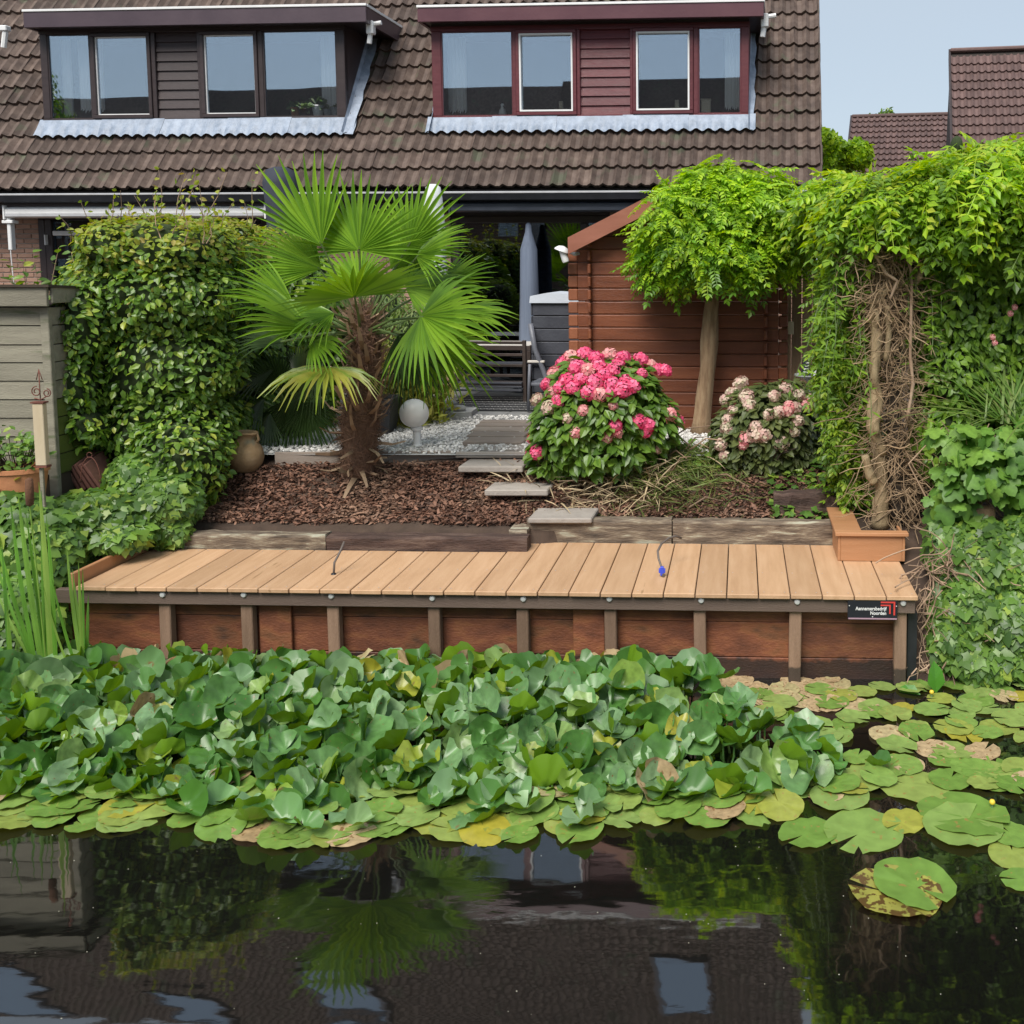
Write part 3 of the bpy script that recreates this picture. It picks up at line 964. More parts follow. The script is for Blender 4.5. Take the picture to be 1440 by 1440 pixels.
# awnings under the gutters
def awning(pa, pb, pt, pb_, m, m2, label, bracket=None):
    y = -.02
    a = HF.y(pa, pt, y); b = HF.y(pb, pb_, y)
    t = thing("awning", label, "awning", hw((a.x, y, b.z)), ANG, "rolled-up awnings")
    w = b.x - a.x; h = a.z - b.z
    g = Geo(); pr = [(0, h * .15), (0, h * .75), (.04, h), (.16, h), (.16, 0), (.03, 0)]
    g.prism(pr, 0, w, axis='x'); part("cassette", g, m, t, local=True)
    g = Geo(); g.box(.01, w - .01, -.015, .0, .01, h * .42, c=.006); part("front_rail", g, m2, t, local=True)
    g = Geo(); g.box(-.02, -.001, -.01, .17, -.02, h + .02); g.box(w + .001, w + .02, -.01, .17, -.02, h + .02); part("end_cap", g, m, t, local=True)
    if bracket:
        g = Geo(); g.prism([(-.0, h), (.14, h), (.14, -.34), (.10, -.42), (.05, -.42), (.03, -.1)], .03, .07, axis='y'); 
        g = Geo(); g.box(.0, .05, .02, .10, -.40, -.001, c=.008); g.box(-.05, .09, .0, .12, -.07, -.03, c=.006); part("arm", g, m, t, local=True)
        g = Geo(); g.tube([(.04, .01, -.4), (.06, .02, -1.1)], .006, 6); part("pull_rod", g, m, t, local=True)
    return t
awning(6, 372, 291, 305, M_white, M_alu, "white cassette awning rolled up above the brick wall", True)
awning(633, 905, 283, 297, M_slate, M_slate, "dark blue-grey awning rolled up above the sliding doors")

# ------------------------------------------------------------------ houses and a tree far to the right
def far_house(label, pxl, pxr, pyt, pyb, Y, wall_px):
    a = P(pxl, pyt, Y + 3); b = P(pxr, pyt, Y + 3)
    zr = a.z; x0, x1 = a.x, b.x
    ze = P(pxl, pyb, Y).z
    th = math.atan2(zr - ze, 3.0)
    Lr = math.hypot(3.0, zr - ze)
    h = thing("far_house", label, "house", (x0 - .57, Y, 0), -11, "houses beyond the wisteria")
    g = Geo(); g.prism([(0, ze - .03), (3, zr - .03), (6, ze - .03), (6, ze - .15), (0, ze - .15)], 0, x1 - x0, axis='x')
    rf = part("roof", g, M_underroof, h, local=True)
    g = Geo(); g.prism([(.2, .9), (5.8, .9), (5.8, ze - .1), (3, zr - .2), (.2, ze - .1)], .1, x1 - x0 - .1, axis='x')
    part("wall", g, M_cladding, h, local=True)
    nr = int(Lr / .30); nc = int((x1 - x0) / TW)
    me = mesh_of("far_roof_tile", TG, M_tile2, smooth=40)
    rest = Geo(); st = np.concatenate(([0], np.cumsum(TG.S[0]))); tf = [tuple(TG.L[0][st[i]:st[i + 1]]) for i in range(len(TG.S[0]))]
    k = 0
    for r_ in range(nr - 1, -1, -1):
        for i in range(nc):
            s_ = r_ * .30
            M_ = Matrix.Translation((i * TW, s_ * math.cos(th), ze + s_ * math.sin(th))) @ Matrix.Rotation(th, 4, 'X')
            if k < 280: place("roof_tile", me, M_, rf); k += 1
            else: rest.add(TG.V[0], tf, 0, M_)
    if rest.n: part("roof_tiles", rest, M_tile2, rf, local=True, kind="stuff")
    g = Geo(); g.box(-.02, x1 - x0 + .02, 2.9, 3.1, zr - .02, zr + .08, c=.03); part("ridge", g, M_tile2, rf, local=True)
    g = Geo(); g.prism([(-.02, ze - .18), (-.02, ze + .05), (3, zr + .07), (3, zr - .16)], -.05, -.002, axis='x'); part("bargeboard", g, M_darkframe, rf, local=True)
M_cladding = mat("grey_cladding", [(.20, .17, .16), (.26, .22, .21)], scale=3, rough=.8, stretch=(1, 1, 8), bump=.3)
far_house("far house with the tall brown tiled roof behind the wisteria", 1336, 1620, 74, 260, 22, 0)
far_house("far house with the low brown tiled roof between the tall roof and the sky gap", 1198, 1345, 166, 262, 26, 0)
# ------------------------------------------------------------------ setting: soil, water, patio
M_soil = mat("garden_soil", [(.035, .022, .015), (.06, .038, .026), (.085, .055, .038)], scale=6, rough=.95, bump=.9, bscale=30)
M_water = bpy.data.materials.new("ditch_water"); M_water.use_nodes = True
nt = M_water.node_tree; b = nt.nodes["Principled BSDF"]
b.inputs['Base Color'].default_value = (.006, .006, .005, 1)
b.inputs['Roughness'].default_value = 0.028
b.inputs['IOR'].default_value = 2.45
tc = nt.nodes.new("ShaderNodeTexCoord"); mp = nt.nodes.new("ShaderNodeMapping"); mp.inputs['Scale'].default_value = (1, 2.2, 1)
n1 = nt.nodes.new("ShaderNodeTexNoise"); n1.inputs['Scale'].default_value = 2.2; n1.inputs['Detail'].default_value = 2
n2 = nt.nodes.new("ShaderNodeTexNoise"); n2.inputs['Scale'].default_value = 14; n2.inputs['Detail'].default_value = 3
n3 = nt.nodes.new("ShaderNodeTexNoise"); n3.inputs['Scale'].default_value = 1.3; n3.inputs['Detail'].default_value = 1
mr = nt.nodes.new("ShaderNodeMapRange"); mr.inputs[1].default_value = .55; mr.inputs[2].default_value = .72; mr.inputs[3].default_value = .10; mr.inputs[4].default_value = 1.0
mm = nt.nodes.new("ShaderNodeMath"); mm.operation = 'MULTIPLY'
ma = nt.nodes.new("ShaderNodeMath"); ma.operation = 'MULTIPLY_ADD'; ma.inputs[1].default_value = .16
bp = nt.nodes.new("ShaderNodeBump"); bp.inputs['Strength'].default_value = .13; bp.inputs['Distance'].default_value = .02
K = nt.links
K.new(tc.outputs['Object'], mp.inputs[0]); K.new(mp.outputs[0], n1.inputs['Vector']); K.new(mp.outputs[0], n2.inputs['Vector']); K.new(tc.outputs['Object'], n3.inputs['Vector'])
K.new(n3.outputs['Fac'], mr.inputs[0]); K.new(n2.outputs['Fac'], mm.inputs[0]); K.new(mr.outputs[0], mm.inputs[1])
K.new(mm.outputs[0], ma.inputs[0]); ma.inputs[2].default_value = 0; mb_ = nt.nodes.new("ShaderNodeMath"); mb_.operation = 'MULTIPLY_ADD'; mb_.inputs[1].default_value = .45
K.new(n1.outputs['Fac'], mb_.inputs[0]); K.new(ma.outputs[0], mb_.inputs[2]); K.new(mb_.outputs[0], bp.inputs['Height']); K.new(bp.outputs[0], b.inputs['Normal'])

xs = np.unique(np.round(np.concatenate([np.array([-400, -200, -100, -50, -25, -15, -10]), np.arange(-7, 5.01, .1), np.array([6, 8, 12, 20, 40, 80, 160, 400])]), 3))
ys = np.unique(np.round(np.concatenate([np.array([-400, -150, -60, -20, -8, -3, 0, 1.2, 1.5, 1.8, 2.1, 2.4, 3]), np.arange(5.8, 9.4, .06), np.arange(9.4, 14, .5), np.array([16, 20, 30, 60, 120, 400])]), 3))
X, Y_ = np.meshgrid(xs, ys)
Zg = gz(X, Y_)
nz = (np.sin(X * 5.1 + 1.3 * Y_) * np.sin(Y_ * 4.3 - X) + np.sin(X * 11 + 4) * np.sin(Y_ * 9 + 2) * .5) * .012
Zg = Zg + np.where((Y_ > 6.9) & (Y_ < 9.3), nz, 0)
v = np.stack([X.ravel(), Y_.ravel(), Zg.ravel()], 1)
nx = len(xs)
f = [(j * nx + i, j * nx + i + 1, (j + 1) * nx + i + 1, (j + 1) * nx + i) for j in range(len(ys) - 1) for i in range(nx - 1)]
g = Geo().add(v, f)
gr_o = part("ground", g, M_soil, smooth=True); props(gr_o, kind="structure")
g = Geo(); g.add([(-200, 1.3, 0), (200, 1.3, 0), (200, 7.6, 0), (-200, 7.6, 0)], [(0, 1, 2, 3)])
w_o = part("ditch_water", g, M_water); props(w_o, kind="structure")

M_slab = mat("paving_slab", [(.17, .17, .17), (.25, .25, .24)], scale=6, rough=.85, rand=.15, bump=.4)
pat = thing("patio", None, None, (0, 0, 0), ANG, kind="structure")
PF = Frame(0, 0, 0, ANG)
me_s = mesh_of("paving_slab", Geo().box(.003, .397, .003, .397, 0, .05, c=.006), M_slab)
p0 = PF.I @ Z(640, 592, 1.12)
ycount = 0
for j in range(0, 9):
    for i in range(-11, 11):
        x = p0.x + i * .4; y = p0.y + j * .4
        if (PF.M @ Vector((x, y, 0))).x > 1.3: continue
        place("paving_slab", me_s, Matrix.Translation((x, y, 1.075 + random.uniform(-.002, .002))), pat)

# ------------------------------------------------------------------ deck
M_deckw = mat("new_hardwood", [(.46, .275, .15), (.52, .32, .18), (.57, .365, .215)], scale=2.2, rough=.55, rand=.13, bump=.35, bscale=60, stretch=(9, .9, 9), spots=((.34, .20, .10), 1.6, .70, .03))
M_beam = mat("weathered_hardwood", [(.11, .075, .058), (.15, .105, .08)], scale=2.5, rough=.7, rand=.1, bump=.4, stretch=(.8, 6, 9))
M_post = mat("stained_post", [(.17, .105, .068), (.26, .165, .11)], scale=3, rough=.7, rand=.25, bump=.4, stretch=(6, 6, .8), tide=((.02, .017, .014), .10))
M_plank = mat("red_hardwood", [(.070, .025, .015), (.18, .060, .028), (.33, .135, .048)], scale=3.2, rough=.62, rand=.25, bump=.45, stretch=(1, 3, 2.2),
              spots=((.035, .016, .012), 3.2, .56, .16), tide=((.012, .010, .009), .12))
M_bolt = mat("galvanised_steel", [(.60, .60, .60), (.75, .75, .75)], rough=.4, metal=.35, bump=.1)
a = Z(105, 825, .6); b_ = Z(1292, 839, .6)
DANG = math.degrees(math.atan2(b_.y - a.y, b_.x - a.x)); DL = (b_ - a).length
DF = Frame(a.x, a.y, 0, DANG)
deck = thing("mooring_deck", "long new hardwood mooring deck above the dark water", "deck", (a.x, a.y, 0), DANG)
nb = 27; bw = DL / nb
dL = (DF.I @ Z(480, 774, .6)).y; dR = (DF.I @ Z(1000, 765, .6)).y
mL = mesh_of("deck_board", Geo().box(.0035, bw - .0035, 0, dL, .572, .6, c=.0035), M_deckw)
mR = mesh_of("deck_board", Geo().box(.0035, bw - .0035, 0, dR, .572, .6, c=.0035), M_deckw)
for i in range(nb):
    place("deck_board", mL if i < 13 else mR, Matrix.Translation((i * bw, random.uniform(-.004, .004), random.uniform(-.0015, .0015))), deck)
g = Geo()
scr = ([(math.cos(a) * .0045, math.sin(a) * .0045, 0) for a in np.linspace(0, 6.283, 7)[:6]], [(0, 1, 2, 3, 4, 5)])
for i in range(nb):
    for yy in (.05, .47, (dL if i < 13 else dR) - .05):
        for o in (.035, bw - .035): g.add(scr[0], scr[1], 0, Matrix.Translation((i * bw + o, yy, .6022)))
part("screws", g, M_bolt, deck, local=True, kind="stuff")
def dx(px, py=838): return DF.y(px, py, 0.0).x
x_l = dx(74); g = Geo(); g.box(x_l, DL - .015, .03, .08, .478, .570, c=.004); part("fascia_beam", g, M_beam, deck, local=True)
g = Geo()
for x in np.arange(.1, DL, .65):
    g.box(x, x + .05, .16, dL - .02, .48, .570)
g.box(0, DL - .05, .45, .50, .40, .478); part("joist", g, M_beam, deck, local=True)
meb = mesh_of("bolt_head", Geo().lathe([(.008, -.004), (.020, -.003), (.020, .001), (.015, .008), (.005, .010)], 12, M=Matrix.Rotation(R(90), 4, 'X')), M_bolt, smooth=40)
for px, py in ((229, 836), (343, 836), (466, 838), (608, 841), (736, 842), (857, 842), (986, 844), (1121, 846), (1270, 848)):
    v = DF.y(px, py, .03)
    place("bolt_head", meb, Matrix.Translation((v.x, .026, v.z)), deck)

# timber wall that holds the bank
wall = thing("timber_retaining_wall", "red-brown plank retaining wall under the mooring deck", "retaining wall", (a.x, a.y, 0), DANG)
posts = [232, 348, 469, 611, 735, 859, 985, 1118, 1267]
PW = .078
mpost = mesh_of("post", Geo().box(-PW / 2, PW / 2, .055, .125, -.5, .476, c=.006), M_post)
px_x = []
for i, px in enumerate(posts):
    x = DF.y(px, 890, .055).x; px_x.append(x)
    place("post", mpost, Matrix.Translation((x, 0, 0)) @ Matrix.Rotation(random.uniform(-.012, .012), 4, 'Y'), wall)
xs_b = [DF.y(96, 890, .13).x] + px_x
for i in range(len(xs_b) - 1):
    x0, x1 = xs_b[i] + .002, xs_b[i + 1] - .002
    for z0, z1, yo in ((-.45, .135, .002), (.139, .372, .006), (.376, .50, .0)):
        jt = random.uniform(-.003, .003)
        g = Geo(); g.box(x0, x1, .132 + yo + jt, .16 + yo, z0, z1, c=.004)
        part("plank", g, M_plank, wall, local=True)
for pa, pb in ((365, 410), (806, 850)):
    g = Geo(); g.box(DF.y(pa, 890, .105).x, DF.y(pb, 890, .105).x, .105, .131, -.4, .474, c=.004); part("upright_board", g, M_plank, wall, local=True)
g = Geo(); g.box(xs_b[-1] + .05, xs_b[-1] + .11, .10, .22, -.4, .46); part("end_board", g, M_black, wall, local=True)
g = Geo(); g.box(xs_b[0] - .10, xs_b[0] - .001, .10, .16, -.5, .476, c=.006); part("post", g, M_plank, wall, local=True)

# sign on the beam
M_signb = mat("sign_black", [(.012, .013, .020), (.018, .019, .028)], rough=.3, bump=0)
M_signr = mat("sign_red", [(.62, .05, .04), (.66, .06, .05)], rough=.4, bump=0)
M_signp = mat("sign_edge_pink", [(.40, .25, .32), (.45, .30, .36)], rough=.4, bump=0)
a1 = DF.y(1192, 843, .02); b1 = DF.y(1261.5, 871, .02)
sign = thing("company_sign", "small black sign with white lettering and red corner stripes on the deck's beam", "sign", DF.M @ Vector((a1.x, .0, b1.z)), DANG)
sw, sh = b1.x - a1.x, a1.z - b1.z
g = Geo(); g.box(0, sw, .006, .020, 0, sh, c=.002); part("board", g, M_signb, sign, local=True)
g = Geo(); g.box(.004, sw - .004, .002, .0055, .004, .012); part("bottom_strip", g, M_signp, sign, local=True)
def chev(x0, z0, w, h, t):
    g = Geo(); g.box(x0, x0 + w, .0035, .0055, z0 + h - t, z0 + h); g.box(x0 + w - t * 1.1, x0 + w, .0035, .0055, z0, z0 + h - t); return g
part("red_chevron", chev(sw * .66, sh * .25, sw * .29, sh * .70, sh * .075), M_signr, sign, local=True)
part("red_chevron", chev(sw * .66, sh * .32, sw * .20, sh * .47, sh * .065), M_signr, sign, local=True)
def text(body, size, x, z, parent, m):
    cu = bpy.data.curves.new("lettering", 'FONT'); cu.body = body; cu.size = size; cu.align_x = 'RIGHT'; cu.extrude = .0006; cu.offset = size * .018
    o = bpy.data.objects.new("lettering", cu); COL.objects.link(o)
    dg = bpy.context.evaluated_depsgraph_get(); dg.update()
    me = bpy.data.meshes.new_from_object(o.evaluated_get(dg)); bpy.data.objects.remove(o)
    me.materials.clear(); me.materials.append(m)
    return place("lettering", me, Matrix.Translation((x, .004, z)) @ Matrix.Rotation(R(90), 4, 'X') @ Matrix.Scale(.86, 4, (1, 0, 0)), parent)
text("Aannemersbedrijf", sh * .25, sw * .775, sh * .50, sign, M_white)
text("Noorden", sh * .25, sw * .775, sh * .27, sign, M_white)
meb2 = mesh_of("screw_head", Geo().lathe([(.002, -.001), (.0045, 0), (.003, .002)], 8, M=Matrix.Rotation(R(90), 4, 'X')), M_bolt)
for xx, zz in ((.01, sh * .72), (sw - .008, sh * .72), (sw * .5, .02)):
    place("screw_head", meb2, Matrix.Translation((xx, .004, zz)), sign)

# corner planter box on the deck
M_newred = mat("new_red_hardwood", [(.40, .19, .085), (.48, .24, .115)], scale=2.5, rough=.55, rand=.08, bump=.3, stretch=(.8, 6, 9))
pc = DF.I @ Z(1178, 789, .6); pr_ = DF.I @ Z(1272, 789, .6)
box = thing("corner_planter", "L-shaped new hardwood planter box at the deck's right back corner", "planter", DF.M @ pc, DANG)
W_ = pr_.x - pc.x; Hh = .185; dB = .75
g = Geo(); g.box(.02, W_ - .02, .0, .025, .001, Hh, c=.003); part("front_board", g, M_newred, box, local=True)
g = Geo(); g.box(-.0, .0195, -.001, dB, .001, Hh, c=.003); part("side_board", g, M_newred, box, local=True)
g = Geo(); g.box(W_ - .0195, W_, -.001, .30, .001, Hh, c=.003); part("side_board", g, M_newred, box, local=True)
g = Geo(); g.box(-.02, W_ + .02, -.025, .055, Hh + .001, Hh + .026, c=.003); part("rim_board", g, M_newred, box, local=True)
g = Geo(); g.box(-.02, .17, .056, dB, Hh + .001, Hh + .026, c=.003); part("rim_board", g, M_newred, box, local=True)
g = Geo(); g.box(.021, W_ - .021, .03, dB, .002, Hh - .03); part("soil", g, M_soil, box, local=True)

# cables sticking through the boards
M_cable = mat("grey_cable", [(.10, .08, .07), (.16, .13, .11)], rough=.6)
M_blue = mat("blue_clip", [(.04, .07, .55), (.05, .09, .62)], rough=.4, bump=0)
p = Z(469, 808, .6)
t = thing("cable", "short brown cable bending up through the deck boards near the darker sleeper", "cable", p, 0)
g = Geo(); g.tube([(0, 0, -.01), (.005, .01, .08), (.03, .05, .14), (.045, .10, .20)], .008, 8); part("cable_end", g, M_cable, t, local=True, smooth=True)
g = Geo(); g.lathe([(.012, 0), (.018, .004), (.014, .010)], 12); part("grommet", g, M_black, t, local=True)
p = Z(933, 812, .6)
t = thing("cable", "curved grey cable with a blue clip on the deck", "cable", p, 0)
pts = []
for px, py, yo in ((933, 812, 0), (931, 800, .03), (926, 785, .08), (925, 775, .12), (930, 765, .2), (940, 757, .28), (950, 754, .33), (958, 757, .36)):
    q_ = P(px, py, p.y + yo); pts.append(q_ - p)
g = Geo(); g.tube(pts, .008, 8); part("cable_end", g, M_cable, t, local=True, smooth=True)
q_ = P(931, 803, p.y + .02) - p
g = Geo(); g.box(q_.x - .022, q_.x + .022, q_.y - .012, q_.y + .012, q_.z - .012, q_.z + .018, c=.003); g.box(q_.x - .012, q_.x + .012, q_.y - .014, q_.y + .014, q_.z - .03, q_.z + .03, c=.003)
part("clip", g, M_blue, t, local=True)

# ------------------------------------------------------------------ railway sleepers, log
M_sleep = mat("old_sleeper", [(.045, .033, .024), (.14, .105, .075), (.36, .30, .21)], scale=5, rough=.9, rand=.2, bump=.9, bscale=26, stretch=(.8, 5, 6), spots=((.34, .33, .25), 5, .60, .08))
M_sleepd = mat("tarred_sleeper", [(.028, .016, .012), (.065, .036, .027), (.15, .10, .075)], scale=4, rough=.8, rand=.1, bump=.9, bscale=26, stretch=(.8, 5, 6))
M_stone = mat("stepping_stone", [(.27, .24, .21), (.37, .33, .29)], scale=8, rough=.9, rand=.12, bump=.5)
def rough_beam(name, label, cat, x0, x1, y0, y1, z0, z1, m, group, frame=DF, tilt=0, amp=.006, z1b=None):
    """a squared timber with a worn outline"""
    n = max(6, int((x1 - x0) / .07)); r = random.Random(int(x0 * 77) + 5)
    v, f = [], []
    prof = [(y0, z0), (y0, z1 - .018), (y0 + .018, z1), (y1 - .018, z1), (y1, z1 - .018), (y1, z0)]
    for i in range(n + 1):
        x = x0 + (x1 - x0) * i / n
        for k, (yy, zz) in enumerate(prof):
            v.append((x + (r.uniform(-.004, .004) if i in (0, n) else 0), yy + r.uniform(-amp, amp), zz + r.uniform(-amp, amp) * (1 if k in (1, 2, 3, 4) else 0)))
    k = len(prof)
    for i in range(n):
        for j in range(k):
            j2 = (j + 1) % k
            f.append((i * k + j, i * k + j2, (i + 1) * k + j2, (i + 1) * k + j))
    f.append(tuple(range(k - 1, -1, -1))); f.append(tuple(n * k + j for j in range(k)))
    v = [tuple(frame.M @ Vector(p)) for p in v]
    return solo(name, Geo().add(v, f), m, label, cat, group)
ya = dL + .012
def sx(px, py, y): return DF.y(px, py, y).x
zl = DF.y(350, 752, ya).z; zr_ = DF.y(900, 732, dR + .012).z
SG = "railway sleepers edging the mulch bed"
rough_beam("railway_sleeper", "long grey sleeper behind the deck's left half, ivy over its end", "railway sleeper", sx(222, 765, ya), sx(457, 765, ya), ya, ya + .14, .50, zl, M_sleep, SG)
rough_beam("railway_sleeper", "dark stained sleeper between the grey sleeper and the step corner", "railway sleeper", sx(459, 765, ya), sx(741, 765, ya) , ya, ya + .14, .50, zl - .004, M_sleepd, SG)
yb2 = dR + .012
rough_beam("railway_sleeper", "grey sleeper with pale mould patches beside the stepping stone", "railway sleeper", sx(741, 750, yb2), sx(944, 750, yb2), yb2, yb2 + .13, .50, zr_, M_sleep, SG)
rough_beam("railway_sleeper", "grey sleeper ending behind the corner planter", "railway sleeper", sx(946, 750, yb2), sx(1172, 750, yb2), yb2, yb2 + .13, .50, zr_ - .003, M_sleep, SG)
xx = sx(722, 750, ya)
rough_beam("sleeper_offcut", "short sleeper end standing at the corner where the deck steps back", "sleeper offcut", sx(716, 748, ya + .16), sx(741, 748, ya + .16), ya + .145, yb2 + .10, .52, zl + .012, M_sleep, SG)
pl = G(1088, 727)
LFr = Frame(pl.x, pl.y, 0, -3)
rough_beam("log", "dark tarred squared log lying on the mulch behind the sleepers", "log", 0, .50, 0, .17, float(gz(pl.x, pl.y)) - .01, float(gz(pl.x, pl.y)) + .18, M_sleepd, None, frame=LFr, amp=.012)

# stepping stones through the mulch, and the boardwalk
def stone(pxa, pxb, pyt, pyb, label, th=.05, top=None):
    zt = float(gz(*G((pxa + pxb) / 2, pyb)[:2])) + .045 if top is None else top
    a, b, c_, d = Z(pxa, pyb, zt), Z(pxb, pyb, zt), Z(pxb - (pxb - pxa) * .02, pyt, zt), Z(pxa + (pxb - pxa) * .08, pyt, zt)
    w = b.x - a.x; dep = d.y - a.y
    t = cbox(w, dep, th, .008)
    v = t[0] + np.array([a.x + w / 2, a.y + dep / 2, zt - th / 2])
    v[:, 0] += (v[:, 1] - a.y) * (.06)
    solo("stepping_stone", Geo().add(v, t[1]), M_stone, label, "stepping stone", "stepping stones up to the boardwalk")
stone(742, 832, 714, 729, "flat stepping stone lying against the mouldy sleeper", .04, zr_ + .022)
stone(681, 770, 676, 689, "second stepping stone up from the deck, alone in the mulch")
stone(644, 735, 643, 656, "third stepping stone, just below the gravel edging")
stone(640, 742, 624, 636, "stepping slab set in the edge of the white gravel")
bwk = thing("boardwalk", "row of grey-brown planks laid across the white gravel", "boardwalk", Z(700, 620, 1.1), ANG)
BI = WM[bwk.name].inverted()
ypx = [(620, 612), (611, 604.5), (603.5, 598), (597, 592.5), (592, 588)]
M_board = mat("grey_brown_plank", [(.27, .22, .185), (.36, .30, .25)], scale=3, rough=.85, rand=.15, bump=.4, stretch=(.8, 6, 6))
for k, (y1_, y0_) in enumerate(ypx):
    a = BI @ Z(650 + k * 6, y1_, 1.155); b = BI @ Z(735 + k * 3, y1_, 1.155); c_ = BI @ Z(700, y0_, 1.155)
    dep = (c_.y - a.y) - .06
    g = Geo(); g.box(a.x, b.x, a.y, a.y + dep, .01, .05, c=.006); part("plank", g, M_board, bwk, local=True)
g = Geo(); a = Z(386, 637, 1.12); b = Z(762, 634, 1.12)
EF = Frame(a.x, a.y, 0, math.degrees(math.atan2(b.y - a.y, b.x - a.x)))
g.box(0, (b - a).length, 0, .025, .95, 1.125, c=.003)
v = np.concatenate(g.V)
o = solo("edging_board", Geo().add([tuple(EF.M @ Vector(p)) for p in v], [tuple(g.L[0][s:s + n]) for s, n in zip(np.concatenate(([0], np.cumsum(g.S[0])[:-1])), g.S[0])]), M_board, "thin grey board edging the white gravel behind the palm", "edging board")

# white gravel
M_gravel = mat("white_gravel", [(.57, .55, .52), (.74, .72, .69)], scale=3, rough=.8, island=.28, bump=0)
M_gravbase = mat("gravel_bed", [(.38, .38, .37), (.55, .55, .54)], scale=60, rough=.9, bump=.8, bscale=90)
gx0 = a.x - .3
g = Geo(); yb_ = (PF.M @ Vector((0, p0.y, 0))).y
N = 17000
gxp = rng.uniform(-4.6, 1.5, N); gyp = rng.uniform(a.y + .03, 10.75, N)
lim = (EF.M @ Vector((0, 0, 0))).y
v = np.array([(-4.8, a.y + .02, 1.105), (1.55, a.y - .05, 1.105), (1.55, 11, 1.105), (-4.8, 11, 1.105)])
gb_ = part("gravel_bed", Geo().add(v, [(0, 1, 2, 3)]), M_gravbase); props(gb_, kind="structure")
OCT = (np.array([(1, 0, 0), (0, 1, 0), (-1, 0, 0), (0, -1, 0), (0, 0, .7), (0, 0, -.7)]) * .5, [(0, 1, 4), (1, 2, 4), (2, 3, 4), (3, 0, 4), (1, 0, 5), (2, 1, 5), (3, 2, 5), (0, 3, 5)])
pos = np.stack([gxp, gyp, 1.108 + rng.uniform(0, .022, N)], 1)
g = Geo().scatter(OCT, pos, rng.normal(size=(N, 3)) * .5 + (0, 0, 1), rng.normal(size=(N, 3)), rng.uniform(.022, .045, N))
solo("gravel", g, M_gravel, "white gravel round the palm and the boardwalk", "gravel", kind="stuff")

# bark mulch
M_mulch = mat("bark_mulch", [(.095, .045, .028), (.165, .082, .052), (.29, .18, .12)], scale=1.5, rough=.75, island=.65, bump=.3)
def chip(seed):
    r = random.Random(seed); w = r.uniform(.12, .25)
    v = [(-w, 0, 0), (w, .03, .02), (w * .8, .55, .10), (-w * 1.1, .5, .13), (w * .3, 1.0, .02), (-w * .6, .96, .0), (0, .5, -.1)]
    return np.array(v), [(0, 1, 2, 3), (3, 2, 4, 5), (0, 3, 6), (1, 0, 6), (2, 1, 6), (3, 5, 6), (5, 4, 6), (4, 2, 6)]
g = Geo()
for sd in range(4):
    N = 12000
    x = rng.uniform(-4.2, 1.5, N); y = 7.52 + (9.2 - 7.52) * rng.beta(1.0, 1.25, N)
    keep = y > 7.62 - .036 * x + np.where(x > -1.05, .44, 0.18); keep &= y < a.y + .3
    keep &= ~((x > gx0 - .0) & (y > EF.M.to_translation().y - .01 + 0 * x) & (x < -1.4))
    x, y = x[keep], y[keep]; N = len(x)
    pos = np.stack([x, y, gz(x, y) + rng.uniform(-.002, .03, N)], 1)
    g.scatter(chip(sd), pos, rng.normal(size=(N, 3)) * .38 + (0, 0, 1), rng.normal(size=(N, 3)) * (1, 1, .25), rng.uniform(.018, .062, N))
solo("bark_mulch", g, M_mulch, "red-brown bark mulch covering the bed round the palm", "mulch", kind="stuff")

# ------------------------------------------------------------------ far side: row of houses and a tree across the water behind the viewer
M_wallb = mat("brick_far", [(.22, .14, .10), (.30, .19, .14)], scale=5, rough=.9)
def back_house(x0, x1, y, label, zr):
    h = thing("opposite_house", label, "house", (x0, y, 0), 0, "houses on the opposite bank")
    w = x1 - x0
    g = Geo(); g.box(.1, w - .1, -8, -.2, .9, 5.2); part("wall", g, M_wallb, h, local=True)
    g = Geo(); g.prism([(.2, 5.0), (-4, zr), (-8.4, 5.0)], 0, w, axis='x'); part("roof", g, M_tile, h, local=True)
    for k in range(3):
        for zz in (1.9, 4.0):
            g = Geo(); g.box(w * (.18 + .3 * k), w * (.18 + .3 * k) + 1.1, -.2, -.14, zz, zz + 1.0, c=.02); f_ = part("window", g, M_white, h, local=True)
            g = Geo(); g.box(w * (.18 + .3 * k) + .08, w * (.18 + .3 * k) + 1.02, -.14, -.13, zz + .08, zz + .92); part("pane", g, M_glass, f_, local=True)
hs = ["plain gabled house across the water, farthest left in the window reflections", "plain gabled house across the water behind the viewer, second in the row", "plain gabled house across the water behind the viewer, third in the row",
      "plain gabled house across the water behind the viewer, fourth in the row", "plain gabled house across the water reflected in the maroon dormer"]
for k in range(5):
    back_house(-48 + k * 11.3, -48 + (k + 1) * 11.3 - .3 * (k % 2), -27, hs[k], 12.3 + .25 * (k % 2))
# ------------------------------------------------------------------ leaf colours
L_hedge = leafmat("hedge_leaf", [(0.0521, 0.1182, 0.0146), (0.0893, 0.1808, 0.022), (0.1414, 0.2503, 0.0305), (0.2381, 0.3477, 0.0427), (0.4168, 0.4451, 0.0732)], rough=.38, vary=.25, tint=[0, .35, .7, .92, 1])
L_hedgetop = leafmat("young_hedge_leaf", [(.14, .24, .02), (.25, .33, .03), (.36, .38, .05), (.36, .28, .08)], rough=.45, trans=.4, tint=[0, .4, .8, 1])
L_shrub = leafmat("light_shrub_leaf", [(.08, .15, .025), (.13, .21, .035), (.20, .27, .06)], rough=.5, trans=.35)
L_ivy = leafmat("ivy_leaf", [(0.0521, 0.1182, 0.022), (0.0967, 0.1947, 0.0317), (0.1637, 0.2921, 0.0464), (0.2977, 0.4033, 0.061)], rough=.4, vary=.3, tint=[0, .4, .85, 1])
